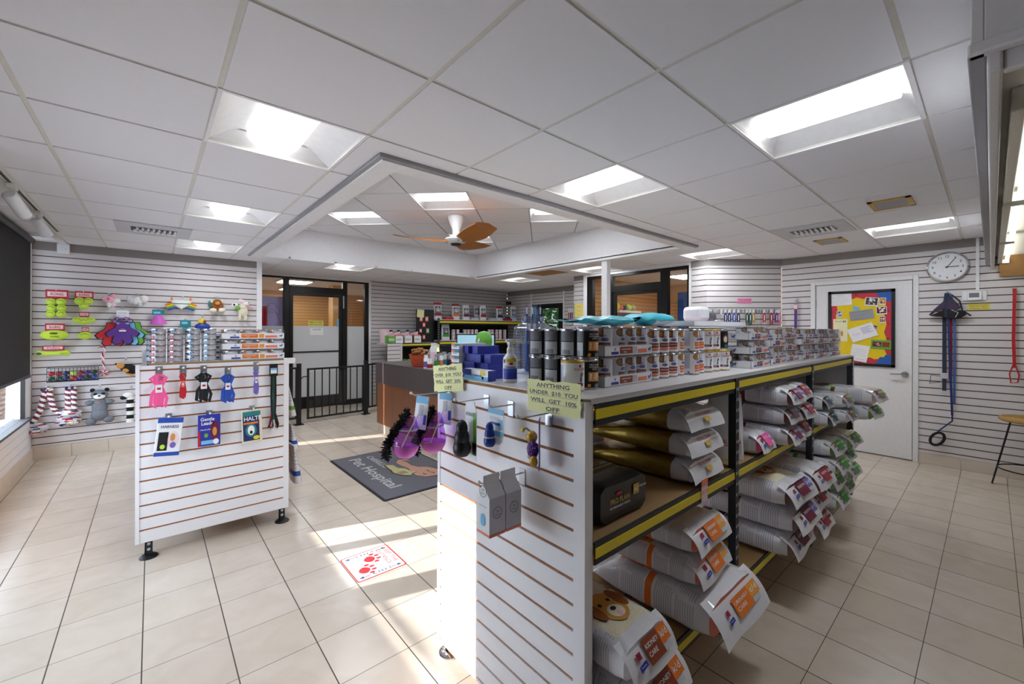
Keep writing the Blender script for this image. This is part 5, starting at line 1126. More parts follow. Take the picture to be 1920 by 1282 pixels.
# hooks and leashes on the end panel
def flat_hook(label, px, py, group='hooks on the left display panel'):
    p = onY(px, py, LY0 - .0015); wall_hook(label, p, (0, -1, 0), .07, group, plate=(.034, .06), r=.003); return p
def strap_bundle(label, px, y0, y1, mt, w, loops, band_mt, kind='leash', clip=True, seed=1):
    a, b = onY(px, y0, LY0 - .06), onY(px, y1, LY0 - .06); H = a.z - b.z
    t = thing('folded_' + kind, label, kind, (a.x, LY0 - .062, a.z), 0, 'leashes and collars on the left display'); r = random.Random(seed)
    m = MB()
    for k in range(loops):
        dx = (k - (loops - 1) / 2) * w * .55; dy = r.uniform(-.008, .008); hh = H * r.uniform(.86, 1.0); sw = w * r.uniform(.5, 1.1)
        m.tube([(dx * .3, dy, -.012), (dx + sw * .5, dy, -hh * .14), (dx * .5, dy, -hh * .40), (dx + sw * .6, dy - .004, -hh * .75), (dx + sw * .2, dy - .004, -hh), (dx - sw * .5, dy - .004, -hh * .92), (dx - sw * .3, dy, -hh * .6), (dx * .2, dy + .004, -hh * .38), (dx - sw * .6, dy + .004, -hh * .16), (dx * .3, dy + .004, -.010)], 0, mt, 4, flat=(.0026, .012))
    m.build('strap', t, smooth=30)
    m = MB(); m.box(-w * .55, w * .55, -.014, .012, -H * .55, -H * .33, band_mt); m.box(-w * .3, w * .3, -.0148, -.014, -H * .47, -H * .41, 'white' if band_mt != 'white' else 'red'); m.build('paper_band', t, smooth=0)
    m = MB(); m.tube([(.0, 0, -.012), (.006, 0, -.004), (0, 0, .002), (-.006, 0, -.004), (0, 0, -.012)], .002, 'steel', 6); m.tube([(.004, -.01, -.02), (.010, -.012, -.034), (.002, -.012, -.044)], .0035, 'steel', 6); m.build('clip', t)
for lb, px, y0, y1, mt_, w, lo, bd, kd in (('hot pink folded nylon leash on the left display panel', 298, 699, 765, 'hot_pink', .030, 4, 'white', 'leash'), ('narrow red folded collar hanging second on the left display', 343, 697, 748, 'red', .014, 2, 'coral', 'collar'), ('black folded nylon harness on the left display panel', 382, 697, 754, 'black_matte', .030, 4, 'white', 'harness'), ('royal blue folded nylon leash on the left display panel', 427, 699, 755, 'blue', .026, 4, 'white', 'leash'), ('purple patterned narrow collar on the left display panel', 480, 690, 740, 'violet', .012, 2, 'white', 'collar')):
    flat_hook('hook on the left display holding the ' + lb.split(' on ')[0].split(' hanging')[0], px, y0 - 8)
    strap_bundle(lb, px, y0, y1, mt_, w, lo, bd, kd)
a, b = onY(513, 682, LY0 - .03), onY(513, 806, LY0 - .03); H = a.z - b.z
t = thing('long_leash', 'long green and black leash on a dark header card at the panel edge', 'leash', (a.x, LY0 - .03, a.z), 0, 'leashes and collars on the left display')
m = MB(); m.box(-.026, .026, -.006, .004, -.09, .0, 'black'); m.box(-.020, .020, -.0068, -.006, -.07, -.03, 'white'); m.box(-.020, .020, -.0074, -.0068, -.045, -.03, 'sky_blue'); m.build('header_card', t, smooth=0)
m = MB()
for dx, mt_ in ((-.012, 'black_matte'), (.0, 'dark_green'), (.011, 'black_matte')): m.tube([(dx, 0, -.06), (dx * 1.2, -.003, -H * .5), (dx * .8, 0, -H * .8), (dx * 2.6, 0, -H * .95)], 0, mt_, 4, flat=(.003, .009))
m.build('strap', t); m = MB(); m.tube([(-.014, 0, -H * .75), (-.028, 0, -H * .9), (-.018, 0, -H * .99), (-.006, 0, -H * .9)], .004, 'crimson', 6); m.tube([(.014, 0, -H * .75), (.034, 0, -H * .92), (.026, 0, -H * .98), (.012, 0, -H * .86)], .004, 'black', 6); m.build('loop_handle', t)
m = MB(); m.tube([(0, -.006, -H * .84), (.004, -.008, -H * .93), (-.003, -.008, -H)], .005, 'chrome', 6); m.build('snap_clip', t)
def pack(label, px0, py0, px1, py1, rot, body, draw):
    a, b = onY(px0, py0, LY0 - .045), onY(px1, py1, LY0 - .045); w, h = b.x - a.x, a.z - b.z; c = (a + b) / 2
    t = thing('hang_pack', label, 'package', (c.x, LY0 - .045, c.z), rot=(0, rot, 0), group='packages on the left display panel')
    m = MB(); m.box(-w / 2, w / 2, -.006, .006, -h / 2, h / 2, body); m.build('pack_body', t, smooth=0, bevel=.003)
    m = MB(); F = face_M((0, -.0066, 0), (1, 0, 0), (0, 0, 1)); draw(m, F, w, h); m.build('pack_print', t, smooth=0)
    flat_hook('hook on the left display holding the ' + label.split(' hanging')[0], (px0 + px1) / 2, py0 - 6)
E3 = lambda cx, cy, rx, ry, n=16: [(cx + rx * math.cos(2 * PI * k / n), cy + ry * math.sin(2 * PI * k / n)) for k in range(n)]
def d1(m, F, w, h):
    m.box(-w * .5, w * .5, h * .36, h * .5, 0, .0004, 'blue', F); m.box(-w * .5, w * .5, -h * .5, -h * .40, 0, .0004, 'blue', F); m.text('HARNESS', h * .11, 'navy', F @ T(0, h * .26, .0006), .01, width=w * .7); m.box(-w * .40, -w * .02, -h * .36, h * .12, 0, .0006, 'black_matte', F); m.prism(E3(w * .18, -h * .08, w * .22, h * .22), 0, .0006, 'pale_pink', F); m.prism(E3(w * .16, -h * .02, w * .10, h * .10), .0006, .001, 'fur_tan', F); m.prism(E3(-w * .2, -h * .26, w * .1, h * .06), .0006, .001, 'lime', F); m.prism(E3(w * .2, -h * .22, w * .12, h * .08), .0006, .001, 'violet', F)
def d2(m, F, w, h):
    m.text('Gentle', h * .15, 'white', F @ T(-w * .08, h * .36, .0006), .02, width=w * .62); m.text('Leader', h * .15, 'white', F @ T(-w * .04, h * .23, .0006), .02, width=w * .62); m.text('Headcollar', h * .07, 'white', F @ T(-w * .15, h * .03, .0006), .0, width=w * .5); m.box(-w * .5, -w * .40, -h * .5, 0, 0, .0006, 'red', F); m.prism(E3(w * .24, -h * .02, w * .2, h * .3), 0, .0006, 'maroon', F); m.prism(E3(w * .24, -h * .05, w * .10, h * .14), .0006, .001, 'fur_tan', F); m.prism(E3(-w * .14, -h * .16, w * .09, h * .07), 0, .0006, 'leaf', F); m.box(-w * .36, w * .2, -h * .44, -h * .32, 0, .0006, 'sky_blue', F); m.prism(E3(w * .3, -h * .38, w * .13, h * .09), 0, .0008, 'white', F)
def d3(m, F, w, h):
    m.box(-w * .44, w * .36, -h * .44, h * .44, 0, .0004, 'navy', F); m.box(-w * .44, w * .44, h * .32, h * .46, 0, .0006, 'teal', F); m.text('HALTI', h * .17, 'white', F @ T(0, h * .24, .0008), .02, width=w * .75); m.box(-w * .40, w * .3, h * .07, h * .13, 0, .0006, 'orange', F); m.prism(E3(-w * .05, -h * .12, w * .28, h * .2), .0004, .0008, 'teal', F); m.prism(E3(-w * .05, -h * .12, w * .17, h * .15), .0008, .0012, 'white', F); m.prism(E3(-w * .05, -h * .18, w * .07, h * .05), .0012, .0016, 'black', F); m.prism(E3(w * .2, -h * .36, w * .16, h * .06), .0006, .001, 'yellow_strip', F)
pack('tilted white and blue pouch of harness gear hanging on the left display', 292, 785, 340, 850, R(6), 'white', d1)
pack('dark blue head collar pack hanging in the middle of the left display', 371, 779, 413, 832, 0, 'royal', d2)
pack('teal and tan head collar pack hanging at right of the left display', 453, 770, 491, 826, R(-2), 'bone', d3)
# pouches hanging on the right side of that unit
for lb, x, y, z, h, bd in (('white pouch with green band at the side of the left display, highest', .80, 3.86, .74, .25, 'leaf'), ('white pouch with blue band at the side of the left display, below the green one', .81, 3.82, .475, .21, 'blue'), ('white pouch with blue band at the side of the left display, lowest and nearest', .80, 3.68, .235, .30, 'blue'), ('white pouch with blue band at the side of the left display, lowest and farther', .86, 4.02, .20, .27, 'blue')):
    t = thing('hanging_pouch', lb, 'pouch', (x + .05, y, z), 0, 'pouches at the side of the left display')
    m = MB(); ph = hash_(lb)
    def sec(u, v):
        a = 2 * PI * u; p = 1 - .85 * v ** 1.4; return Vector((.032 * p * math.copysign(abs(math.cos(a)) ** .7, math.cos(a)) + .035 * (1 - v), .10 * math.copysign(abs(math.sin(a)) ** .6, math.sin(a)) * (1 - .1 * v) + .003 * math.sin(12 * v + ph), h * v))
    m.grid(sec, 24, 30, lambda u, v: bd if .20 < v < .32 else ('bag_text' if int(v * 30) % 3 == 0 and .45 < v < .9 else 'bag_white'), None, True); m.f.append(tuple(range(23, -1, -1))); m.m.append(m.mi('bag_white')); m.f.append(tuple(range(30 * 24, 31 * 24))); m.m.append(m.mi('bag_white')); m.build('pouch_body', t, smooth=50)
    m = MB(); m.tube([(.002, 0, h - .005), (-.02, 0, h + .012), (-.06, 0, h + .012)], .0025, 'steel', 6); m.build('hanging_peg', t)

# ================================================================ toys on the left wall
WY = 6.868; PXM = 779.7 / 4.75
GW = 'toys on the left slatwall'
def wpos(px, py, off=0.): return onY(px, py, WY - off)
def wall_thing(name, label, cat, px, py, off=.03, group=GW, rz=0., hook=None):
    p = wpos(px, py, off); t = thing(name, label, cat, p, rz, group)
    return t, p
def hang(t, z0, off=.03):                     # the little loop that carries it: a peg belonging to the wall fittings
    pass
hookn = [0]
def peg(label, px, py, L=.07):
    p = onY(px, py, 6.8885); wall_hook(label, p, (0, -1, 0), L, 'pegs on the left slatwall', plate=(.022, .03), r=.0022)
def red_card(t, w, h, z, txt='KONG'):
    m = MB(); m.box(-w / 2, w / 2, -.001, .001, z, z + h, 'red'); m.box(-w * .42, w * .42, -.0015, -.001, z + h * .25, z + h * .78, 'pale_pink'); m.text(txt, h * .42, 'red', face_M((0, -.002, z + h * .52), (1, 0, 0), (0, 0, 1)), .02, width=w * .55); m.build('header_card', t, smooth=0)
def tennis(t, pts, r, sq=1.0):
    for (x, z) in pts:
        m = MB(); m.ball((x, -.034, z), (r * sq, r, r), 'lime', 16, 10); m.tube([(x + r * .9 * sq * math.sin(a) * 1.02, -.034 - r * 1.0 * math.cos(a) * abs(math.cos(a * .5)), z + r * .5 * math.cos(2 * a)) for a in [-1.2 + .24 * k for k in range(11)]], .0018, 'dark_green', 5); m.build('ball', t)
# column of tennis balls
t, p = wall_thing('tennis_ball_pack', 'net of six yellow tennis balls under a red card, farthest left', 'pet toy', 107, 575); red_card(t, .175, .10, .09); tennis(t, [(-.042, .05), (.034, .055), (-.040, -.018), (.038, -.012), (-.044, -.085), (.036, -.080)], .040); peg('peg for the six ball pack', 107, 545)
t, p = wall_thing('tennis_ball_pack', 'three yellow tennis balls under a red card in the top row', 'pet toy', 158, 568); red_card(t, .15, .085, .05); tennis(t, [(-.035, .02), (.036, .02), (0, -.035)], .042); peg('peg for the three ball pack', 158, 548)
t, p = wall_thing('tennis_ball_pack', 'small pack of three yellow ovals under a small card', 'pet toy', 158, 600); red_card(t, .08, .06, .035); tennis(t, [(-.05, .0), (.05, .0), (0, -.015)], .036, 1.2); peg('peg for the small oval pack', 158, 590)
t, p = wall_thing('tennis_ball_pack', 'single large yellow oval ball under a small card', 'pet toy', 160, 629); red_card(t, .06, .055, .04); tennis(t, [(0, 0)], .045, 1.3); peg('peg for the single oval ball', 160, 616)
t, p = wall_thing('football_toy', 'yellow football shaped squeaky toy under a red card', 'pet toy', 103, 628); red_card(t, .15, .085, .045)
m = MB(); m.grid(lambda u, v: Vector((.11 * math.cos(PI * v), -.04 - .05 * math.sin(PI * v) ** .8 * math.cos(2 * PI * u), .055 * math.sin(PI * v) ** .8 * math.sin(2 * PI * u))), 16, 12, 'lime', None, True); m.build('ball', t)
m = MB(); m.box(-.03, .03, -.092, -.088, .018, .022, 'black')
for k in range(5): m.box(-.026 + .012 * k, -.022 + .012 * k, -.092, -.088, .010, .030, 'black')
m.text('KONG', .022, 'black', face_M((.01, -.0925, -.015), (1, 0, 0), (0, 0, 1)), .01); m.build('lacing', t); peg('peg for the yellow football', 103, 612)
t, p = wall_thing('stick_toy', 'yellow bone shaped stick toy under a red card', 'pet toy', 100, 662); red_card(t, .17, .055, .03)
m = MB(); m.grid(lambda u, v: Vector((-.135 + .27 * v, -.03 - (.020 + .014 * abs(2 * v - 1) ** 2) * math.sin(min(1, v * 12, (1 - v) * 12) * PI / 2) * math.cos(2 * PI * u), (.022 + .018 * abs(2 * v - 1) ** 2) * math.sin(min(1, v * 12, (1 - v) * 12) * PI / 2) * math.sin(2 * PI * u))), 14, 24, 'lime', None, True); m.build('stick_body', t)
m = MB(); m.prism(E3(-.10, 0, .022, .013), 0, .001, 'navy', face_M((0, -.066, 0), (1, 0, 0), (0, 0, 1))); m.text('KONG', .018, 'black', face_M((.085, -.066, 0), (1, 0, 0), (0, 0, 1)), .01); m.build('logo_print', t); peg('peg for the yellow stick toy', 100, 650)
def plush(name, label, px, py, cat, parts, pegxy=None, rz=0.):
    t, p = wall_thing(name, label, cat, px, py, .04, rz=rz)
    for pn, balls in parts:
        m = MB()
        for (x, y, z, rx, ry, rz_, mt_) in balls: m.ball((x, y, z), (rx, ry, rz_), mt_, 14, 9)
        m.build(pn, t)
    if pegxy: peg('peg for the ' + label.split(' hanging')[0].split(',')[0], *pegxy)
    return t
plush('plush_flower', 'small pink plush toy with white frills high on the toy wall', 207, 562, 'pet toy', [('body', [(0, 0, 0, .05, .03, .05, 'pink'), (-.045, 0, .015, .03, .02, .03, 'pink'), (.02, 0, -.05, .03, .02, .035, 'pale_pink')]), ('frill', [(.055, -.01, -.01, .035, .02, .03, 'fur_white'), (.03, -.015, .045, .03, .02, .025, 'pink'), (-.01, -.02, -.06, .02, .015, .03, 'fur_white')]), ('face', [(-.015, -.03, .01, .012, .008, .012, 'hot_pink')])], (205, 551))
plush('plush_rabbit', 'small white and grey plush toy with floppy ears on the toy wall', 258, 563, 'pet toy', [('body', [(.0, 0, -.005, .055, .035, .05, 'fur_white'), (-.06, 0, .0, .035, .025, .04, 'light_grey')]), ('head', [(.06, -.01, .02, .045, .035, .045, 'fur_white')]), ('ear', [(-.08, -.01, .02, .022, .012, .04, 'light_grey')]), ('paw', [(.02, -.02, -.055, .025, .02, .03, 'light_grey')])], (258, 551))
# purple star man with coloured layers behind
t, p = wall_thing('starfish_toy', 'purple star shaped fabric toy with red, blue and green ones behind', 'pet toy', 230, 622, .05)
star = [(-.05, .125), (.05, .125), (.065, .05), (.11, .02), (.145, -.02), (.12, -.06), (.075, -.045), (.09, -.11), (.065, -.145), (.02, -.135), (0, -.09), (-.02, -.135), (-.065, -.145), (-.09, -.11), (-.075, -.045), (-.12, -.06), (-.145, -.02), (-.11, .02), (-.065, .05)]
for k, (mt_, dx, dz, dy) in enumerate((('leaf', .10, -.01, .036), ('sky_blue', .05, -.015, .022), ('red', -.085, -.02, .010), ('purple', 0, 0, -.014))):
    F = face_M((dx, dy, dz), (1, 0, 0), (0, 0, 1)); m = MB(); m.prism([(x * 1.10, z * 1.06) for x, z in star], -.004, .004, 'black', F); m.prism(star, .004, .012, mt_, F); m.build('star_body', t, smooth=0, bevel=.004)
m = MB(); m.box(-.030, .030, -.032, -.030, .005, .022, 'white'); m.text('Tuffy', .018, 'paper_pink', face_M((0, -.0325, .034), (1, 0, 0), (0, 0, 1))); m.build('woven_label', t, smooth=0)
m = MB(); m.tube([(.085 * math.cos(a), -.02 + .012 * math.sin(a * 3), .135 + .03 * math.sin(a)) for a in [2 * PI * k / 24 for k in range(25)]], .014, 'violet', 8)
for q, mt_ in enumerate(('red', 'dark_green', 'white')): m.tube([(.085 * math.cos(a) + .008 * math.cos(6 * a + q * 2.1), -.024 + .012 * math.sin(a * 3), .135 + .03 * math.sin(a) + .010 * math.sin(6 * a + q * 2.1)) for a in [2 * PI * k / 48 for k in range(49)]], .007, mt_, 6)
m.build('rope_ring', t); m = MB(); m.box(-.055, .055, -.002, .002, .15, .255, 'white'); m.text('INVINCIBLE', .018, 'mid_grey', face_M((0, -.003, .225), (1, 0, 0), (0, 0, 1)), 0, width=.08); m.box(-.04, .04, -.003, -.002, .19, .194, 'light_grey'); m.build('header_card', t, smooth=0); peg('peg for the purple star toy', 230, 575)
def rope(m, path, r, mts, tw=60):
    P = [Vector(q) for q in path]; L = [0]
    for a, b in zip(P[:-1], P[1:]): L.append(L[-1] + (b - a).length)
    def at(s):
        for i in range(len(P) - 1):
            if s <= L[i + 1]: return P[i].lerp(P[i + 1], (s - L[i]) / max(1e-6, L[i + 1] - L[i]))
        return P[-1]
    n = max(10, int(L[-1] / .008))
    for q, mt_ in enumerate(mts):
        pts = []
        for k in range(n + 1):
            s = L[-1] * k / n; a = tw * s + 2 * PI * q / len(mts); pts.append(at(s) + Vector((r * .55 * math.cos(a), r * .55 * math.sin(a), 0)))
        m.tube(pts, r * .62, mt_, 6)
t, p = wall_thing('rope_toy', 'thin pink and white rope toy with knotted ball end', 'pet toy', 192, 675, .04)
m = MB(); rope(m, [(-.03, 0, .13), (-.012, 0, .155), (.012, 0, .155), (.02, 0, .12), (0, 0, .06), (.012, 0, -.06), (.012, 0, -.12)], .011, ['white', 'crimson', 'pink']); m.build('rope', t); m = MB(); m.ball((.012, 0, -.15), (.042, .035, .036), 'pink', 16, 10)
for k in range(5): m.tube([(.012 + .043 * math.cos(a) * math.cos(k * .6), -.036 * math.sin(a), -.15 + .037 * math.cos(a) * math.sin(k * .6)) for a in [PI * j / 10 for j in range(11)]], .004, ['crimson', 'white'][k % 2], 5)
m.build('knot_ball', t); peg('peg for the thin pink rope toy', 192, 647)
t = plush('plush_hedgehog', 'black and tan plush hedgehog lying on its side', 238, 690, 'pet toy', [('body', [(.03, 0, .0, .10, .05, .055, 'fur_black')]), ('face', [(-.065, -.02, .01, .04, .035, .035, 'fur_tan'), (.0, -.045, -.025, .03, .012, .022, 'fur_tan')]), ('nose', [(-.108, -.02, .015, .012, .01, .012, 'black')]), ('foot', [(.06, -.02, -.06, .05, .02, .012, 'fur_tan')])], (236, 671)); t.rotation_euler = (0, R(22), 0)
# wire basket with balls
t, p = wall_thing('wire_basket', 'black wire basket hooked on the toy wall full of colored balls', 'basket', 140, 700, .0)
m = MB(); bw, bh, bd = .20, .13, .11
for z in (-.075, -.02, .035, .075): m.tube([(-bw, -.005, z), (-bw, -bd, z), (bw, -bd, z), (bw, -.005, z)], .003, 'black', 6)
for k in range(15): m.tube([(-bw + 2 * bw * k / 14, -bd, .075), (-bw + 2 * bw * k / 14, -bd, -.075), (-bw + 2 * bw * k / 14, -.005, -.075)], .0022, 'black', 5)
m.build('wire_frame', t); m = MB(); m.box(-bw, bw, -bd, -.004, -.08, -.074, 'black'); m.build('base_tray', t, smooth=0)
BC = ['dark_green', 'dark_green', 'navy', 'red', 'purple', 'dark_green', 'blue', 'red', 'crimson', 'navy', 'lime', 'crimson', 'purple', 'dark_green']
for k in range(14):
    c, rw = k % 7, k // 7; mt_ = BC[k]; b = MB(); b.ball((0, 0, 0), .0275, mt_, 14, 9); b.tube([(.028 * math.cos(a), .028 * math.sin(a) * .8, .016 * math.sin(2 * a)) for a in [.3 * q for q in range(22)]], .0016, 'white', 5)
    o = b.build('ball'); o.location = (p.x - .168 + .056 * c, p.y - .082 + .02 * rw * 0 - .0, p.z - .045 + .056 * rw)
    tag(o, '%s colored rubber ball, %s from the left in the %s row of the basket' % ({'lime': 'yellow'}.get(mt_, mt_.replace('_', ' ')), ORD[c], ['lower', 'upper'][rw]), 'ball', 'balls in the wire basket')
RC = ['white', 'crimson', 'navy', 'bone']
t, p = wall_thing('rope_toy', 'pair of thick multicolored rope toys with big knots at bottom left', 'pet toy', 88, 768, .05)
m = MB(); rope(m, [(-.01, 0, .22), (-.05, 0, .0), (-.10, -.01, -.13)], .024, RC, 110); rope(m, [(.01, 0, .22), (.05, 0, .0), (.13, -.01, -.10)], .024, RC, 110); rope(m, [(-.03, .01, .22), (.0, .02, .235), (.03, .01, .22)], .022, RC, 110); m.build('rope', t)
for cx, cz, rx, rz_ in ((-.10, -.19, .12, .06), (.16, -.14, .10, .055)):
    m = MB(); m.ball((cx, -.01, cz), (rx, .05, rz_), 'bag_grey', 16, 10); rnd = random.Random(int(cx * 100))
    for k in range(26):
        a0, a1, ph = rnd.uniform(0, PI), rnd.uniform(.4, .9), rnd.uniform(-1, 1); m.tube([(cx + rx * 1.02 * math.cos(a0 + a) * math.cos(ph), -.01 - .052 * abs(math.sin(a0 + a)), cz + rz_ * 1.04 * math.sin(ph) * math.cos(a * .8)) for a in [a1 * (j / 6 - .5) for j in range(7)]], .007, RC[k % 4], 5)
    m.build('knot', t)
peg('peg for the pair of thick ropes', 88, 724)
t, p = wall_thing('rope_toy', 'single thick multicolored rope toy with round knot', 'pet toy', 133, 755, .05)
m = MB(); rope(m, [(-.022, 0, .17), (-.022, 0, -.08)], .024, RC, 110); rope(m, [(.022, 0, .17), (.022, 0, -.08)], .024, RC, 110); m.build('rope', t); m = MB(); m.ball((0, -.01, -.115), (.085, .055, .06), 'bag_grey', 16, 10); rnd = random.Random(8)
for k in range(26):
    a0, ph = rnd.uniform(0, PI), rnd.uniform(-1, 1); m.tube([(.087 * math.cos(a0 + a) * math.cos(ph), -.01 - .057 * abs(math.sin(a0 + a)), -.115 + .062 * math.sin(ph) * math.cos(a * .8)) for a in [.7 * (j / 6 - .5) for j in range(7)]], .007, RC[k % 4], 5)
m.build('knot', t); peg('peg for the single thick rope', 131, 722)
plush('plush_raccoon', 'grey and white plush raccoon hanging with outstretched paws', 187, 762, 'pet toy', [('body', [(0, 0, 0, .07, .045, .11, 'fur_grey'), (0, -.005, -.09, .075, .05, .07, 'fur_grey')]), ('head', [(0, -.02, .14, .075, .05, .06, 'fur_grey'), (0, -.055, .125, .05, .025, .03, 'fur_white'), (0, -.08, .135, .014, .01, .010, 'black'), (-.032, -.062, .155, .018, .010, .014, 'fur_black'), (.032, -.062, .155, .018, .010, .014, 'fur_black')]), ('ear', [(-.06, 0, .195, .022, .014, .022, 'fur_black')]), ('ear', [(.06, 0, .195, .022, .014, .022, 'fur_black')]), ('arm', [(-.085, -.01, .055, .04, .03, .028, 'fur_grey')]), ('arm', [(.085, -.01, .055, .04, .03, .028, 'fur_grey')]), ('leg', [(-.07, -.01, -.165, .045, .035, .045, 'fur_grey')]), ('leg', [(.075, -.01, -.155, .05, .035, .04, 'fur_grey')]), ('mouth_tag', [(-.005, -.05, .055, .012, .005, .006, 'orange')])], (187, 722))
t = plush('plush_zebra', 'black and white striped plush tube toy partly behind the left display', 244, 760, 'pet toy', [('head', [(-.02, -.01, .13, .045, .035, .035, 'fur_white'), (-.06, -.02, .10, .03, .025, .022, 'fur_black')])], (246, 724))
m = MB(); m.grid(lambda u, v: Vector((.035 * math.cos(2 * PI * u) * (1 + .12 * math.cos(v * 44)), .03 * math.sin(2 * PI * u), .12 - .32 * v)), 14, 35, lambda u, v: 'fur_black' if int(v * 7) % 2 else 'fur_white', None, True); m.build('striped_body', t)
# things above the left display
t, p = wall_thing('cone_toy', 'magenta plush cone toy under a teal card', 'pet toy', 297, 603, .05); m = MB(); m.lathe([(.085, -.03), (.075, .0), (.04, .06), (.012, .085), (0, .088)], 'magenta', None, 20); m.build('cone_body', t); m = MB(); m.box(-.06, .06, -.003, .003, .085, .15, 'teal'); m.box(-.045, .02, -.004, -.003, .10, .125, 'sky_blue'); m.build('header_card', t, smooth=0); peg('peg for the magenta cone toy', 297, 579)
t, p = wall_thing('plush_shuttle', 'white plush space shuttle with rainbow wings', 'pet toy', 340, 570, .05)
m = MB(); m.grid(lambda u, v: Vector(((.10 * math.sin(min(1, (1 - v) * 1.1) * PI / 2)) * math.cos(2 * PI * u) * (1 if v < .6 else 1 - ((v - .6) / .4) ** 2 * .9), .04 * math.sin(2 * PI * u), .045 - .12 * v)), 18, 10, lambda u, v: 'teal' if .30 < v < .42 else 'fur_white', None, True); m.f.append(tuple(range(17, -1, -1))); m.m.append(m.mi('fur_white')); m.build('body', t)
for sg in (-1, 1):
    m = MB()
    for k, mt_ in enumerate(('orange', 'yellow_strip', 'leaf', 'blue')): m.box(sg * .075 - .05, sg * .075 + .05, -.02, .02, .02 - .022 * k, .04 - .022 * k, mt_, T(sg * .03, .01, .0, ry=sg * .35))
    m.build('wing', t, bevel=.006); m = MB(); m.ball((sg * .095, 0, .065), (.012, .01, .022), 'orange', 10, 6); m.build('fin', t)
peg('peg for the plush shuttle', 343, 556)
t, p = wall_thing('hang_card', 'teal toy card peeking above the can stacks', 'toy card', 348, 606, .03); m = MB(); m.box(-.055, .055, -.002, .002, -.05, .04, 'teal'); m.box(-.04, .02, -.003, -.002, -.01, .02, 'sky_blue'); m.build('card', t, smooth=0); m = MB(); m.ball((0, -.03, -.10), (.05, .035, .055), 'teal', 12, 8); m.build('toy_body', t); peg('peg for the teal card toy', 348, 598)
t = plush('plush_bird', 'blue round plush toy with yellow head above the cans', 380, 607, 'pet toy', [('body', [(0, 0, -.04, .085, .04, .055, 'rubber_blue')]), ('head', [(-.01, -.01, .035, .038, .025, .035, 'yellow_strip')]), ('face', [(.02, -.025, .03, .018, .014, .025, 'fur_brown')])], (380, 591))
plush('plush_monkey', 'brown plush monkey with cream paws on the toy wall', 407, 573, 'pet toy', [('body', [(0, 0, 0, .07, .045, .07, 'fur_brown')]), ('head', [(.0, -.03, .04, .05, .04, .045, 'fur_brown'), (0, -.055, .03, .03, .022, .026, 'fur_tan')]), ('ear', [(-.055, -.01, .055, .022, .014, .022, 'fur_cream')]), ('ear', [(.05, -.01, .055, .022, .014, .022, 'fur_cream')]), ('foot', [(-.045, -.045, -.065, .04, .03, .03, 'fur_cream')]), ('foot', [(.05, -.045, -.06, .04, .03, .03, 'fur_cream')]), ('back_card', [(-.05, .02, .02, .05, .008, .06, 'teal')])], (407, 557))
plush('plush_llama', 'cream curly plush llama with spotted heads on the toy wall', 452, 582, 'pet toy', [('body', [(.02, 0, -.01, .06, .045, .085, 'fur_cream'), (.02, -.01, .05, .05, .04, .05, 'fur_cream')]), ('head', [(.055, -.03, .095, .04, .03, .03, 'fur_white'), (.08, -.04, .105, .012, .01, .01, 'black')]), ('head', [(-.075, -.02, .07, .04, .03, .032, 'fur_white'), (-.085, -.045, .075, .014, .010, .014, 'black')]), ('ring', [(-.045, -.04, .035, .03, .010, .03, 'leaf')]), ('leg', [(-.02, -.02, -.10, .022, .02, .04, 'fur_cream')]), ('leg', [(.05, -.02, -.10, .022, .02, .04, 'fur_cream')]), ('bow', [(.0, -.02, .13, .04, .015, .025, 'pale_pink')]), ('tag', [(.115, -.01, .055, .03, .006, .02, 'pink')])], (450, 561))
# ================================================================ middle and rear of the shop
# low black gate and fence
def fence_run(name, label, a, c, z0, z1, n, acrylic=True, posts=(), latch=False):
    a, c = Vector(a), Vector(c); L = (c - a).length; rz = math.atan2(c.y - a.y, c.x - a.x)
    t = thing(name, label, 'fence' if name != 'safety_gate' else 'gate', (a.x, a.y, 0), rz)
    m = MB(); m.box(0, L, -.012, .012, z1 - .028, z1, 'black'); m.box(0, L, -.012, .012, z0, z0 + .028, 'black'); m.box(0, .028, -.012, .012, z0, z1, 'black'); m.box(L - .022, L, -.012, .012, z0, z1, 'black'); m.build('gate_frame' if name == 'safety_gate' else 'rail_frame', t, smooth=0)
    for k in range(1, n):
        m = MB(); x = L * k / n; m.box(x - .007, x + .007, -.007, .007, z0 + .02, z1 - .02, 'black'); m.build('bar', t, smooth=0)
    if acrylic: m = MB(); m.box(.02, L - .02, .013, .016, z0 + .03, z1 - .06, 'clear_glass'); m.build('acrylic_panel', t, smooth=0)
    if latch: m = MB(); m.tube([(0, 0, .72), (-.06, -.01, .72), (-.09, -.01, .69)], .008, 'black', 6); m.build('latch', t)
    return t
def fence_post(label, x, y, h):
    t = thing('fence_post', label, 'post', (x, y, 0), 0, 'posts of the black gate'); m = MB(); m.box(-.03, .03, -.03, .03, 0.01, h, 'black'); m.build('post_tube', t, smooth=0, bevel=.004)
    m = MB(); m.box(-.06, .06, -.06, .06, 0, .012, 'black'); m.build('base_plate', t, smooth=0); m = MB(); m.box(-.033, .033, -.033, .033, h, h + .01, 'black'); m.build('cap', t, smooth=0)
fence_run('low_fence', 'short black fence panel behind the left display unit', (1.215, 6.84), (1.66, 6.86), .10, .88, 4)
fence_post('black gate post on the latch side by the left display', 1.695, 6.90, .92)
fence_run('safety_gate', 'low black barred gate across the passage before the glass door', (1.83, 6.97), (2.74, 7.03), .055, .845, 8, latch=True)
fence_post('black gate post on the hinge side by the counter', 2.785, 7.04, .90)
fence_run('low_fence', 'black fence panel between hinge post and the counter', (2.82, 7.05), (3.30, 7.2), .10, .86, 5)

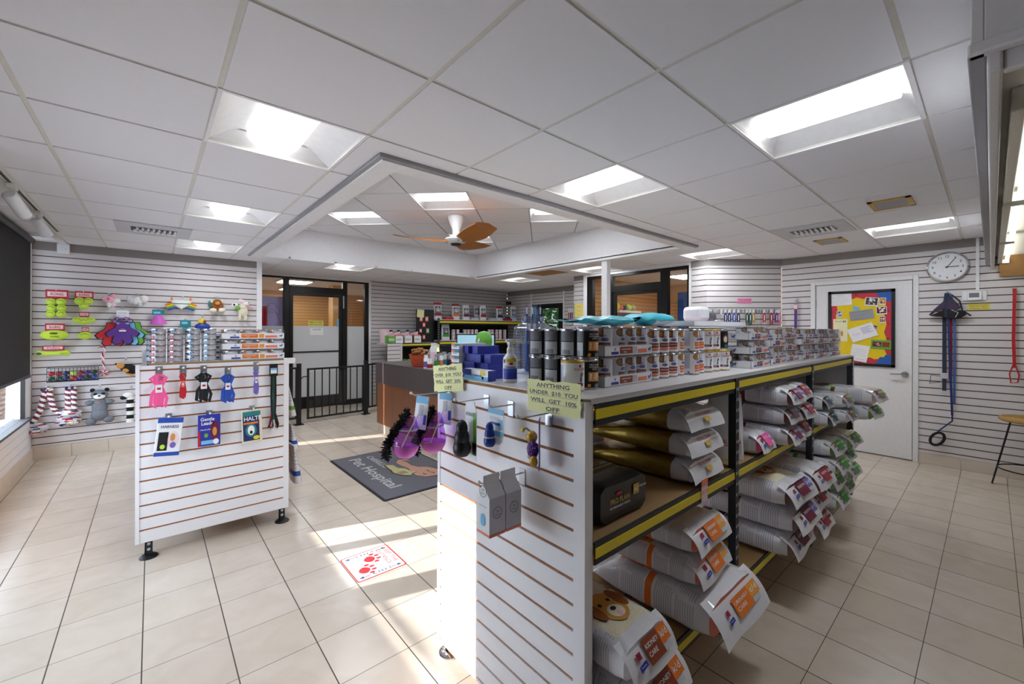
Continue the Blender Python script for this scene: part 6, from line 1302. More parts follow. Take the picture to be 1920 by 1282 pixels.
# entrance mat and floor sticker
def lettering(m, txt, size, x, y, z, ang, mt_, width=None, bold=.01): m.text(txt, size, mt_, T(x, y, z, rz=ang), bold, width=width)
t = thing('entrance_mat', 'charcoal pet hospital entrance mat with cat and dog logo', 'door mat', (1.485, 3.35, 0))
mat('mat_grey', '65646c', .98, var=.22, scale=160, bump=.8); mat('mat_rose', '6c6065', .98, var=.2, scale=160, bump=.8)
m = MB(); m.rbox(0, .90, 0, 1.425, .0005, .006, .02, 'mat_border'); m.build('rubber_border', t, smooth=0)
m = MB(); m.box(.022, .878, .022, 1.403, .005, .009, 'mat_grey'); m.build('carpet', t, smooth=0)
m = MB(); A = -PI / 2
lettering(m, 'CARRILLO', .095, .385, 1.04, .0095, A, 'mat_light', .50, .02); m.build('lettering', t, smooth=0); m = MB(); lettering(m, 'Pet Hospital', .17, .20, .76, .0095, A, 'mat_light', 1.06, .015); m.build('lettering', t, smooth=0)
F = T(.56, .62, .0094, rz=A); m = MB()
cat_ = [(-.34, .02), (-.30, .10), (-.22, .12), (-.28, .04), (-.20, .06), (-.08, .05), (.02, .08), (.08, .16), (.18, .20), (.30, .18), (.36, .10), (.34, .0), (.24, -.06), (.12, -.05), (.0, -.02), (-.14, -.04), (-.26, -.04)]
m.prism([(x * 1.04, y * 1.10 + .002) for x, y in cat_], 0, .0005, 'black', F); m.prism(cat_, .0005, .001, 'mat_pink', F)
dog_ = [(-.26, -.16), (-.20, -.10), (-.08, -.10), (-.02, -.05), (.10, -.04), (.14, .0), (.16, -.06), (.20, -.10), (.14, -.16), (.02, -.20), (-.06, -.18), (-.14, -.18)]
m.prism([(x * 1.06, y * 1.06) for x, y in dog_], .001, .0013, 'black', F); m.prism(dog_, .0013, .0017, 'mat_cream', F)
for x, y in ((.20, .09), (.28, .10)): m.tube([(x - .03, y, .001), (x, y + .016, .001), (x + .03, y, .001)], .004, 'black', 5, F)
m.tube([(.22, .03, .001), (.25, .015, .001), (.28, .03, .001)], .004, 'black', 5, F)
for k in range(4): m.tube([(.04, -.10 - .02 * k, .0018), (.12, -.09 - .02 * k, .0018)], .003, 'black', 5, F)
m.build('logo', t, smooth=0)
t = thing('floor_sticker', 'white keep the distance floor sticker with two red paw prints', 'sticker', (1.05, 2.53, 0))
m = MB(); m.rbox(-.153, .153, -.155, .155, .0004, .0010, .015, 'red'); m.rbox(-.145, .145, -.147, .147, .0010, .0013, .012, 'white'); m.build('vinyl', t, smooth=0)
m = MB(); lettering(m, 'KEEP THE', .040, .122, .02, .0016, A, 'red', .20, .01); lettering(m, 'DISTANCE', .040, .080, .02, .0016, A, 'red', .20, .01)
lettering(m, '6 FEET', .036, .01, -.122, .0016, 0, 'navy', .12, .01); lettering(m, '6 FEET', .036, -.01, .122, .0016, PI, 'navy', .12, .01); m.build('lettering', t, smooth=0)
m = MB()
for y in (-.122, .122):
    for sg in (-1, 1): m.box(sg * .085 - .02, sg * .085 + .02, y - .003, y + .003, .0013, .0016, 'navy'); m.prism([(sg * .135, y), (sg * .105, y + .012 * sg), (sg * .105, y - .012 * sg)], .0013, .0016, 'navy')
m.build('arrows', t, smooth=0)
for cx, cy in ((-.075, -.055), (-.005, .045)):
    m = MB(); m.prism([(cx + .034 * math.cos(a) * (1 - .25 * math.sin(a) ** 2), cy + .036 * math.sin(a)) for a in [2 * PI * k / 18 for k in range(18)]], .0013, .0017, 'red')
    for a in (-58, -20, 20, 58): m.prism([(cx + .055 * math.cos(R(a)) + .014 * math.cos(q) * 1.2, cy + .055 * math.sin(R(a)) + .011 * math.sin(q)) for q in [2 * PI * k / 12 for k in range(12)]], .0013, .0017, 'red')
    m.build('paw_print', t, smooth=0)

# reception counter
CT = .985
t = thing('reception_counter', 'wood fronted reception counter with dark grey top', 'counter', (2.43, 3.30, 0))
m = MB(); m.box(.012, .64, .0, 2.46, .125, .70, 'oak'); m.build('wood_front', t, smooth=0)
m = MB()
for k in range(8): m.box(.02, .03, 2.45 - (k + 1) * .3075 + .002, 2.45 - k * .3075 - .002, 0, .122, 'base_tile'); m.box(.03, .62, 2.40, 2.43, 0, .122, 'base_tile')
m.build('tile_base', t, smooth=0); m = MB(); m.box(.0, .66, -.01, 2.485, .70, CT - .004, 'counter_edge'); m.build('fascia', t, smooth=0); m = MB(); m.box(-.002, .665, -.012, 2.487, CT - .004, CT, 'counter_top'); m.build('counter_top', t, smooth=0)
m = MB(); m.box(.03, .64, 2.455, 2.475, .02, .70, 'trim_white'); m.build('end_trim', t, smooth=0)
def onC(px, py): return onZ(px, py, CT)
p = onC(786, 687)
t = thing('treat_basket', 'red wicker basket of brown dog biscuits on the counter', 'basket', p)
m = MB(); m.lathe([(.085, 0), (.105, .06), (.125, .15), (.132, .155), (.122, .15), (.10, .06), (.08, .006), (0, .006)], 'red_wicker', None, 24)
for k in range(6): m.lathe([(.088 + .0062 * k, .01 + .024 * k), (.095 + .0062 * k, .018 + .024 * k), (.090 + .0065 * k, .028 + .024 * k)], 'red_wicker', None, 24, cap=False)
m.build('basket', t)
rnd = random.Random(1)
for k in range(16):
    a = k * 2.4; r0 = .095 * math.sqrt((k + .5) / 16); b = MB(); b.ball((0, 0, 0), (.042, .022, .02), 'biscuit', 10, 7); b.ball((.03, .008, 0), .018, 'biscuit', 8, 6); b.ball((-.03, -.006, 0), .019, 'biscuit', 8, 6); o = b.build('dog_biscuit')
    o.location = (p.x + r0 * math.cos(a), p.y + r0 * math.sin(a), p.z + .155 + .055 * (1 - (r0 / .1) ** 2) + rnd.uniform(-.01, .015)); o.rotation_euler = (rnd.random(), rnd.random(), rnd.random() * 3)
    tag(o, 'brown bone shaped dog biscuit heaped in the red wicker basket', 'dog biscuit', 'biscuits in the red basket')
def jar_(name, label, px, py, r, h, mt_, lid=None, cat='jar', group='containers on the counter', inner=None):
    q = onC(px, py); t = thing(name, label, cat, q, 0, group); m = MB(); m.lathe([(r * .95, 0), (r, .005), (r, h * .86), (r * .8, h * .93), (r * .78, h)], mt_, None, 18); m.build('body', t)
    if lid: m = MB(); m.lathe([(r * .84, h), (r * .84, h + .022), (0, h + .024)], lid, None, 18); m.build('lid', t)
    if inner: m = MB(); m.lathe([(r * 1.004, h * .15), (r * 1.004, h * .62)], inner, None, 18, cap=False); m.build('label', t)
jar_('pen_cup', 'tall clear steel cylinder right of the biscuit basket', 798, 686, .042, .21, 'light_grey', None, 'cylinder')
jar_('pen_cup', 'second steel cylinder behind the first by the basket', 810, 681, .042, .21, 'silver_can', None, 'cylinder')
jar_('pill_bottle', 'white bottle with violet label on the counter edge', 799, 691, .03, .14, 'white', 'white', 'bottle', inner='violet')
jar_('pill_bottle', 'low white bottle with crimson label on the counter edge', 806, 692, .032, .10, 'white', 'white', 'bottle', inner='crimson')
jar_('pill_bottle', 'tall white jar with pale pink print behind the bottles', 813, 682, .045, .26, 'white', 'white', 'jar', inner='pale_pink')
for k, (px, mt_, inn) in enumerate(((819, 'clear_glass', 'green'), (826, 'white', 'coral'), (833, 'light_grey', 'teal'), (839, 'clear_glass', 'navy'), (845, 'silver_can', 'rust'))):
    jar_('pill_bottle', 'small supplement bottle with %s label in the counter row' % ['green', 'coral', 'teal', 'navy', 'rust'][k], px, 691 - k * .6, .032, .15 + .012 * (k % 3), mt_ if mt_ != 'clear_glass' else 'jar', 'grey', 'bottle', inner=inn)
# sign holder, notes, monitor, register, green dispenser
q = onC(873, 672); t = thing('sign_holder', 'yellow paper notice in a small holder on the counter', 'sign', (2.68, 3.98, CT), R(-45)); m = MB(); m.box(-.10, .10, -.05, .05, 0, .012, 'grey'); m.box(-.09, .09, .02, .024, .012, .30, 'light_grey', T(rx=-.15)); m.build('holder', t, smooth=0); m = MB(); m.box(-.085, .075, .012, .019, .13, .30, 'paper_gold', T(rx=-.15)); m.build('notice', t, smooth=0)
for k in range(5):
    m = MB(); m.box(-.06, .05, .0112, .012, .16 + .025 * k, .165 + .025 * k, 'rust', T(rx=-.15)); m.build('text_line', t, smooth=0)
t = thing('monitor', 'pale blue computer monitor behind the green dispenser', 'monitor', (3.35, 4.62, CT - .12), R(-50)); m = MB(); m.box(-.27, .27, -.01, .03, .20, .53, 'black'); m.build('case', t, bevel=.006, smooth=0); m = MB(); m.box(-.255, .255, -.012, -.010, .215, .515, 'screen'); m.build('display', t, smooth=0); m = MB(); m.box(-.04, .04, .02, .05, 0, .3, 'black'); m.box(-.12, .12, -.06, .12, 0, .012, 'black'); m.build('stand', t, smooth=0)
t = thing('side_desk', 'dark work desk behind the reception counter', 'desk', (3.12, 3.3, 0)); m = MB(); m.box(0, .65, 0, 2.4, CT - .16, CT - .122, 'counter_top'); m.build('desk_top', t, smooth=0); m = MB(); m.box(.55, .6, .05, 2.3, 0, CT - .16, 'oak'); m.build('leg_panel', t, smooth=0)
t = thing('cash_register', 'dark register screen seen from behind on the desk', 'register', (3.30, 5.25, CT - .122), R(-50)); m = MB(); m.box(-.22, .22, -.02, .02, .10, .36, 'black_matte', T(rx=.1)); m.build('screen_back', t, smooth=0, bevel=.006); m = MB(); m.box(-.05, .05, -.03, .06, 0, .2, 'black'); m.build('stand', t, smooth=0)
t = thing('sticky_note', 'yellow sticky note on the register screen', 'note', (3.30, 5.25, CT - .122), R(-50)); m = MB(); m.box(-.20, -.11, -.026, -.0215, .27, .38, 'paper_yellow', T(rx=.1)); m.build('note_paper', t, smooth=0)
t = thing('green_dispenser', 'round topped green treat dispenser with white leaf mark on the counter', 'dispenser', (2.97, 3.93, CT)); m = MB(); m.lathe([(.10, 0), (.10, .02), (.072, .12), (.085, .24), (.098, .33), (.092, .39), (.06, .44), (0, .455)], 'leaf', None, 28); m.build('body', t)
m = MB(); am = CAMANG(2.97, 3.93); F = face_M((.099 * math.cos(am - .75), .099 * math.sin(am - .75), .32), (-math.sin(am - .75), math.cos(am - .75), 0), (0, 0, 1)); m.prism([(0, 0), (.02, .02), (.025, .05), (.005, .045), (-.008, .02)], 0, .001, 'white', F); m.prism([(-.005, -.03), (-.015, -.06), (.012, -.065), (.02, -.045)], 0, .001, 'paper_gold', F); m.build('leaf_mark', t, smooth=0)
m = MB(); m.lathe([(.105, 0), (.105, .025), (.08, .03)], 'black', None, 24); m.build('base', t)

# rear shelving: low unit with slat end, tall unit with two yellow edged shelves
t = thing('low_shelving', 'low rear shelf unit with white slat end and yellow edge', 'shelving unit', (3.345, 7.42, 0))
m = MB(); Mp = face_M((0, 0, 0), (1, 0, 0), (0, 0, 1)); slat_geo(m, Mp, .26, .05, 1.185, .0778, .20, 'slat_white', 'groove_brown'); m.box(.26, .29, -.02, .03, .03, 1.19, 'slat_white'); m.build('end_panel', t, smooth=0)
for z in (1.19, .72, .28):
    m = MB(); m.box(.0, 1.10, .03, .50, z - .018, z, 'laminate' if z > 1 else 'particle'); m.build('shelf_board', t, smooth=0); m = MB(); beam_geo(m, .31, 1.10, .03, z - .003, .07); m.build('shelf_beam', t, smooth=0)
m = MB(); m.box(.30, .33, .03, .5, 0, 1.17, 'dark_steel'); m.build('post', t, smooth=0); m = MB(); m.box(0.3, 1.1, .50, .512, .05, 1.17, 'black_matte'); m.build('back_panel', t, smooth=0)
m = MB(); m.box(.70, 1.10, .19, .215, 1.19, 1.865, 'black'); m.build('black_backboard', t, smooth=0)
rnd = random.Random(12)
for k, (dx, z, c) in enumerate(((.80, 1.62, 'coral'), (.93, 1.62, 'coral'), (.865, 1.50, 'red'), (.79, 1.38, 'maroon'), (.95, 1.38, 'leaf'), (.865, 1.25, 'red'))):
    m = MB(); m.box(-.035, .035, -.002, .0, 0, .10, c); m.box(-.022, .022, -.003, -.002, .02, .08, 'pale_pink'); o = m.build('gift_card', smooth=0); o.location = (3.345 + dx, 7.605, z); tag(o, 'small %s card on the black rear board, %s' % ({'leaf': 'green', 'maroon': 'plum'}.get(c, c), ['upper left', 'upper right', 'second row', 'left of the green', 'right side', 'lowest'][k]), 'card', 'small cards on the black board')
t = thing('hang_note', 'small yellow note clipped to the corner of the black board', 'note', (4.13, 7.60, 1.80), 0); m = MB(); m.box(-.08, .08, -.002, 0, -.10, .06, 'paper_yellow', T(ry=.05)); m.build('note_paper', t, smooth=0)
t = thing('tall_shelving', 'rear shelf unit with yellow edged shelves of cat food', 'shelving unit', (4.50, 7.50, 0))
for z in (1.665, 1.225, .78, .33):
    m = MB(); m.box(0, 2.3, 0, .5, z - .02, z, 'laminate'); m.build('shelf_board', t, smooth=0); m = MB(); beam_geo(m, 0.02, 2.3, 0, z - .012, .085); m.build('shelf_beam', t, smooth=0)
m = MB(); post_geo(m, -.01, -.004, 0, 1.69, .05, 'dark_steel'); m.build('post', t, smooth=0); m = MB(); post_geo(m, 2.3, -.004, 0, 1.66, .05); m.build('post', t, smooth=0); m = MB(); m.box(0, 2.3, .5, .512, .05, 1.66, 'black_matte'); m.build('back_panel', t, smooth=0)
g = 'cat food bags on the rear top shelf'
for k, (px, w, body, top, pc, nm) in enumerate(((820, .19, 'bag_white', 'red', 'crimson', 'leftmost, red top and dark picture'), (854, .18, 'bag_white', 'crimson', 'orange', 'red top with an orange panel'), (873, .17, 'bag_white', None, 'maroon', 'white top beside the orange one'), (893, .15, 'bag_grey', None, None, 'half hidden behind a maroon bag'), (905, .17, 'bag_white', None, 'crimson', 'middle of the shelf with crimson panel'), (936, .17, 'bag_white', 'red', 'navy', 'red top with navy panel near the end'), (962, .17, 'bag_white', None, 'sky_blue', 'rightmost, behind the toothbrushes'))):
    q = onY(px, 597, 7.68 if k != 3 else 7.82); stand_bag('cat food bag on the rear top shelf, %s' % nm, q.x, q.y, 1.667, w, .09, .34 - .01 * (k % 3), R(-6), g, body, None, top, None, 'red', 'mid_grey', pcol=pc)
for k, (px, mt_, nm) in enumerate(((841, 'red', 'red packet between the first two cat bags'), (889, 'light_grey', 'clear tray packet left of the middle cat bag'), (924, 'bag_grey', 'clear and pink packet right of the middle cat bag'), (952, 'red', 'red packet at the right end of the top shelf'))):
    q = onY(px, 597, 7.62); t = thing('food_packet', nm, 'packet', (q.x, 7.62, 1.667), 0, 'small packets on the rear top shelf'); m = MB(); m.rbox(-.10, .10, -.06, .06, 0, .05, .02, mt_); m.build('packet_tray', t); m = MB(); m.ball((.0, 0, .06), (.085, .05, .035), 'plastic_wrap' if k != 3 else 'navy', 12, 6); m.build('packet_film', t)
q = onY(835, 633, 7.66); stand_bag('white cat food bag with green label on the lower rear shelf', q.x, 7.66, 1.227, .19, .09, .32, R(-6), None, 'bag_white', None, None, None, 'red', 'dark_grey', pcol='green')
m = MB(); m.lathe([(.036, 0), (.038, .004), (.038, .072), (.036, .076), (0, .076)], ['can_metal', 'white', 'can_metal', 'can_metal'], None, 18)
R1 = .0385
for k in range(6): band(m, R1, -2.6 + k * .95, -2.2 + k * .95, .012, .064, 'crimson', 3); blob(m, R1, -2.0 + k * .95, .038, .12, .012, 'pink', 8)
cp = m.build('food_can'); first = True
for c, px in enumerate((850, 858, 864.5, 871, 878, 885, 893, 901, 908, 917, 923, 931, 938, 946)):
    q = onY(px, 633, 7.62 + .03 * (c % 2)); n = 3 if c not in (2, 7, 8) else 2
    for lv in range(n):
        if first: o = cp; first = False
        else: o = cp.copy(); COL.objects.link(o)
        o.location = (q.x, q.y, 1.2255 + .077 * lv); o.rotation_euler = (0, 0, c * 1.1); tag(o, 'pink patterned can on the lower rear shelf, stack %d from left, %s up' % (c + 1, ORD[lv]), 'food can', 'pink cans on the lower rear shelf')
# boxes on the low unit
t = thing('plastic_tub', 'pale pink translucent tub at the left end of the low rear unit', 'tub', (3.43, 7.72, 1.192)); m = MB(); m.lathe([(.09, 0), (.11, .26), (.115, .27)], 'pale_pink', None, 20); m.build('tub_body', t)
for k, (px, c) in enumerate(((731, 'leaf'), (745, 'olive_gold'), (762, 'white'), (779, 'olive_gold'))):
    q = onY(px, 642, 7.52); t = thing('treat_box', 'open white carton of pink treats on the low rear unit, %s from left' % ORD[k], 'carton', (q.x, 7.50, 1.192), 0, 'treat cartons on the low rear unit'); m = MB(); w = .078
    m.box(-w, w, -.07, .07, 0, .004, 'white'); m.box(-w, w, -.07, -.066, 0, .135, 'white' if c != 'leaf' else 'leaf'); m.box(-w, w, .066, .07, 0, .20, 'white'); m.box(-w, -w + .004, -.07, .07, 0, .145, c); m.box(w - .004, w, -.07, .07, 0, .145, c); m.box(-w * .8, w * .6, -.0708, -.070, .045, .09, 'light_grey'); m.build('carton', t, smooth=0)
    m = MB(); m.box(-w + .008, w - .008, -.05, .05, .02, .16, 'coral' if k % 2 else 'pink'); m.ball((-.03, -.03, .175), (.035, .03, .04), 'pink', 10, 6); m.build('treats', t, bevel=.006); m = MB(); m.ball((.01, -.01, .22), (.035, .02, .035), 'fur_black', 10, 6); m.ball((.01, -.028, .205), (.02, .01, .02), 'pale_pink', 8, 5); m.build('picture_header', t)
m = MB(); rnd = random.Random(6)
for k in range(30): m.ball((3.75 + rnd.uniform(0, .28), 7.55 + rnd.uniform(0, .2), .76 + rnd.uniform(0, .08)), (.05, .04, .03), 'leaf', 8, 5)
tag(m.build('green_treats'), 'heap of green packets on the shelf of the low rear unit', 'packets', None, 'stuff')

# notices on the rear glass door, pictures behind it
def wall_paper(name, label, cat, F, w, h, mt_, lines=(), lmat='mid_grey', group=None, extra=None):
    t = thing(name, label, cat, F.translation, 0, group); G = F.copy(); G.translation = (0, 0, 0); m = MB(); m.box(-w / 2, w / 2, -h / 2, h / 2, 0, .0012, mt_, G); m.build('sheet', t, smooth=0)
    if lines or extra:
        m = MB()
        for i, s in enumerate(lines): m.text(s, h * .8 / max(2, len(lines) + .6), lmat, G @ T(0, h * (.5 - (i + .7) / (len(lines) + .4)), .0018), .01, width=min(w * .86, w * .09 * len(s) + .01))
        if extra: extra(m, G)
        m.build('lettering', t, smooth=0)
    return t
FD = lambda x, z, y=8.134: face_M((x, y, z), (1, 0, 0), (0, 0, 1))
wall_paper('door_notice', 'yellow notice taped inside the rear glass door', 'notice', FD(2.29, 1.56, 8.160), .26, .10, 'paper_gold', ('EMPLOYEES', 'PLEASE CLOSE DOOR'), 'dark_grey')
wall_paper('door_notice', 'white notice taped below the yellow one on the rear glass door', 'notice', FD(2.305, 1.41, 8.160), .23, .13, 'paper', ('NOTICE', '', ''), 'navy')
t = thing('window_poster', 'lilac poster with a sketched sitting dog behind the left glass', 'poster', (1.60, 8.30, 1.67)); m = MB(); m.box(-.19, .19, -.002, .002, -.38, .36, 'lilac'); m.build('sheet', t, smooth=0)
m = MB(); q = lambda pts: m.tube([(x, -.003, z) for x, z in pts], .0028, 'violet', 5)
q([(.07 * math.cos(a), .16 + .085 * math.sin(a)) for a in [2 * PI * k / 16 for k in range(17)]]); q([(-.07, .20), (-.12, .12), (-.10, .04), (-.05, .10)]); q([(.07, .20), (.12, .12), (.10, .04), (.05, .10)]); q([(-.06, .08), (-.12, -.08), (-.15, -.32), (.15, -.32), (.13, -.08), (.06, .08)]); q([(-.02, .14), (0, .12), (.02, .14)]); q([(-.10, -.3), (-.06, -.12), (-.03, -.3)]); q([(.10, -.3), (.06, -.12), (.03, -.3)])
m.build('drawing', t)
t = thing('red_cloth', 'red cloth hanging at the edge behind the left glass', 'cloth', (1.46, 8.24, 1.3)); m = MB(); m.grid(lambda u, v: Vector((-.05 + .11 * u, .012 * math.sin(u * 14), .55 * v)), 20, 4, 'red'); m.build('cloth', t)
# rear corner: camera, poster, hanging packs
t = thing('security_camera', 'small black security camera in the rear corner', 'camera', (6.86, 8.02, 2.13)); m = MB(); m.box(0, .03, -.03, .03, -.03, .03, 'black'); m.tube([(0, 0, 0), (-.06, -.02, .0)], .012, 'black', 8); m.build('bracket', t); m = MB(); m.cyl((-.04, .04, .02), (-.16, -.12, -.03), .035, 'black', 14); m.build('camera_body', t)
FX = lambda x, y, z: face_M((x, y, z), (0, -1, 0), (0, 0, 1))
wall_paper('poster', 'yellow square poster with pink script on the white post wall', 'poster', FX(5.735, 4.80, 1.80), .19, .24, 'paper_gold', ('Pets', 'Smile', 'here'), 'paper_pink')
for k in range(9):
    y = 6.04 - .052 * k; t = thing('hang_pack', 'white and red striped hanging pack, %s from left on the rear wall' % ORD[k], 'package', (6.875, y, 1.93), 0, 'striped packs on the rear wall'); m = MB(); m.box(-.006, .006, -.020, .020, -.36, 0, 'white'); m.box(-.0075, -.006, -.014, .014, -.30, -.10, ['red', 'navy', 'crimson'][k % 3]); m.build('pack_body', t, smooth=0)
for k in range(6):
    y = 5.50 - .07 * k; t = thing('hang_collar', 'dark patterned collar on the rear wall below the packs, %s from left' % ORD[k], 'collar', (6.86, y, 1.72), 0, 'dark collars on the rear wall'); m = MB(); m.tube([(0, 0, .02), (0, .012, -.05), (0, .018, -.16), (0, 0, -.24), (0, -.018, -.15), (0, -.012, -.05), (0, 0, .02)], 0, ['navy', 'black', 'purple'][k % 3], 4, flat=(.016, .004)); m.build('strap', t); m = MB(); m.box(-.012, -.008, -.012, .012, -.12, -.05, 'white'); m.build('tag', t, smooth=0)
# room behind the right glass: shelf with plush balls, blue cloth
q = onY(1172, 583, 4.66); t = thing('display_shelf', 'white shelf seen through the right glass door', 'shelf', (q.x, 4.66, q.z)); m = MB(); m.box(-.42, .30, -.17, .17, -.04, 0, 'offwhite'); m.build('board', t, smooth=0); m = MB(); m.box(-.3, .2, .0, .17, -.22, -.04, 'grey'); m.build('bracket', t, smooth=0)
for k, (dx, r, c, nm) in enumerate(((-.34, .085, 'yellow_strip', 'yellow'), (-.19, .06, 'coral', 'coral'), (-.07, .055, 'purple', 'purple'), (.06, .075, 'lime', 'lime green'), (.21, .075, 'mat_cream', 'cream'))):
    m = MB(); m.ball((0, 0, 0), (r, r, r * .9), c, 16, 10); o = m.build('plush_ball'); o.location = (q.x + dx, 4.64, q.z + r * .9); tag(o, '%s plush toy on the shelf behind the right glass door' % nm, 'plush toy', 'plush toys behind the right glass')
t = thing('blue_poster', 'blue printed banner behind the right side pane', 'banner', (6.05, 2.93, 1.6)); m = MB(); m.box(-.003, .003, -.07, .20, -.9, .43, 'blue_bag'); m.build('sheet', t, smooth=0)
t = thing('navy_sign', 'small navy sign low on the left pane of the right glass front', 'sign', (5.772, 4.33, 1.58)); m = MB(); m.box(-.002, .002, -.14, .14, -.08, .06, 'navy'); m.build('sheet', t, smooth=0); m = MB(); m.text('WE ARE', .035, 'light_grey', FX(-.003, 0, .02)); m.text('OPEN', .035, 'light_grey', FX(-.003, 0, -.03)); m.build('lettering', t, smooth=0)
# ================================================================ right wall
RX = 6.43
def onR(px, py, off=0.): return onX(px, py, RX - off)
FR = lambda p, off=0.: face_M((RX - off, p.y, p.z), (0, -1, 0), (0, 0, 1))
# notice board on the white door
a, c = onR(1554, 547, .0), onR(1678, 690, .0); y1, y0, z1, z0 = 1.345, .722, 1.94, 1.035
t = thing('notice_board', 'black framed notice board with yellow centre and red border on the door', 'notice board', (RX + .003, (y0 + y1) / 2, (z0 + z1) / 2)); w, h = y1 - y0, z1 - z0
F = face_M((0, 0, 0), (0, -1, 0), (0, 0, 1)); m = MB(); f = .032
for (b0, b1, c0, c1) in ((-w / 2, w / 2, h / 2 - f, h / 2), (-w / 2, w / 2, -h / 2, -h / 2 + f), (-w / 2, -w / 2 + f, -h / 2, h / 2), (w / 2 - f, w / 2, -h / 2, h / 2)): m.box(b0, b1, c0, c1, 0, .018, 'black', F)
m.build('frame', t, smooth=0); m = MB(); m.box(-w / 2 + f, w / 2 - f, -h / 2 + f, h / 2 - f, 0, .006, 'red_board', F); m.build('red_backing', t, smooth=0)
m = MB(); wy, hy_ = w / 2 - .085, h / 2 - .095; pts = []
for k in range(56):
    s = k / 14; e = int(s); q = s - e; wv = .012 * math.sin(k * PI / 1.75)
    pts.append([(-wy + 2 * wy * q, -hy_ - wv), (wy + wv, -hy_ + 2 * hy_ * q), (wy - 2 * wy * q, hy_ + wv), (-wy - wv, hy_ - 2 * hy_ * q)][e])
m.prism(pts, .006, .008, 'yellow_board', F); m.build('yellow_centre', t, smooth=0)
for sx, sz in ((1, 1), (1, -1)):
    m = MB(); cx, cz = sx * (w / 2 - f), sz * (h / 2 - f); P_ = [(cx, cz)] + [(cx - sx * (.13 + .015 * math.sin(k * 2.2)) * math.cos(PI / 2 * k / 8), cz - sz * (.11 + .012 * math.sin(k * 2.2)) * math.sin(PI / 2 * k / 8)) for k in range(9)]
    m.prism(P_ if sx * sz < 0 else P_[::-1], .008, .010, 'blue_board', F)
    m.build('blue_corner', t, smooth=0)
m = MB()
for x, z in ((-.04, .40), (-.255, .1), (.25, .2), (.25, .05), (.25, -.12), (0, -.41), (-.25, -.2)):
    m.prism([(x + .010 * math.cos(q), z + .008 * math.sin(q)) for q in [k * PI / 4 for k in range(8)]], .0081, .009, 'maroon', F)
m.build('paw_marks', t, smooth=0)
def note(label, px0, py0, px1, py1, rot, mt_, kind='note', draw=None, off=.012, g='papers pinned on the notice board', w_=None, h_=None):
    A_, B_ = onR(px0, py0, -.003 + off), onR(px1, py1, -.003 + off); w, h = w_ or abs(A_.y - B_.y), h_ or abs(A_.z - B_.z); cc = (A_ + B_) / 2
    t = thing('pinned_' + kind, label, kind, cc, 0, g); G = face_M((0, 0, 0), (0, -1, 0), (0, 0, 1)) @ T(rz=rot); m = MB(); m.box(-w / 2, w / 2, -h / 2, h / 2, -.0006, .0006, mt_, G); m.build('sheet', t, smooth=0)
    if draw: m = MB(); draw(m, G, w, h); m.build('print', t, smooth=0)
def scrib(mt_, n, x0=-.4, x1=.4):
    def f(m, G, w, h):
        r = random.Random(n)
        for k in range(n): z = h * (.36 - .72 * k / max(1, n - 1)); m.box(w * x0, w * (x1 - r.uniform(0, .25)), z - .0016, z + .0016, .0006, .001, mt_, G)
    return f
def photo(cols):
    def f(m, G, w, h):
        r = random.Random(len(cols) + int(w * 1e4)); m.box(-w * .44, w * .44, -h * .36, h * .44, .0006, .001, cols[0], G)
        for k in range(9): x, z, q = r.uniform(-.3, .3) * w, r.uniform(-.25, .32) * h, r.uniform(.06, .14); m.prism([(x + q * w * math.cos(a), z + q * h * math.sin(a)) for a in [k2 * PI / 5 for k2 in range(10)]], .001, .0012 + .0001 * k, cols[1 + k % (len(cols) - 1)], G)
    return f
note('white handwritten note at the upper left of the notice board', 1556, 551, 1597, 572, R(3), 'paper', draw=scrib('light_grey', 6))
note('grey card tilted in the middle of the notice board', 1593, 582, 1638, 599, R(8), 'grey', 'card', scrib('mid_grey', 3), .014)
note('group photo at the top of the notice board', 1622, 558, 1647, 573, R(-7), 'paper', 'photo', photo(['dark_grey', 'pale_pink', 'sky_blue', 'white', 'fur_tan']))
note('small portrait photo at the top right of the notice board', 1649, 558, 1661, 571, R(-4), 'paper', 'photo', photo(['fur_tan', 'dark_grey', 'pale_pink']))
note('dark group photo at the right of the notice board', 1643, 575, 1663, 589, R(2), 'paper', 'photo', photo(['black', 'red', 'pale_pink', 'white']))
note('small framed photo below the dark one on the notice board', 1649, 593, 1660, 605, 0, 'paper', 'photo', photo(['fur_brown', 'pale_pink', 'grey']))
note('tiny square photo at the left of the notice board', 1569, 583, 1579, 595, 0, 'paper', 'photo', photo(['grey', 'dark_grey', 'white']))
def drw(m, G, w, h):
    m.text('Thank you', h * .09, 'rust', G @ T(0, h * .38, .001)); m.tube([(-w * .3, -h * .1, .001), (-w * .2, h * .05, .001), (-w * .05, -h * .05, .001), (w * .05, -h * .2, .001)], .003, 'fur_tan', 5, G); m.prism(E3(w * .12, -h * .15, w * .09, h * .13), .0006, .001, 'fur_tan', G); m.prism(E3(-w * .2, -h * .25, w * .13, h * .05), .0006, .001, 'maroon', G)
    for x in (.2, .32): m.box(w * x, w * (x + .06), h * .35, h * .42, .0006, .001, 'dark_grey', G)
note('cream card with drawn animals low left on the notice board', 1562, 598, 1589, 640, 0, 'paper_cream', 'card', drw)
def big(m, G, w, h):
    scrib('violet', 7, .0, .45)(m, G @ T(0, h * .1, 0), w, h * .6)
    m.tube([(-w * .38, -h * .02, .001), (-w * .3, h * .08, .001), (-w * .27, -h * .08, .001), (-w * .2, h * .06, .001), (-w * .15, -h * .1, .001), (-w * .1, h * .02, .001)], .0022, 'hot_pink', 5, G)
note('large tilted white letter with pink scribble on the notice board', 1594, 606, 1640, 641, R(22), 'paper', draw=big, off=.017, w_=.25, h_=.165)
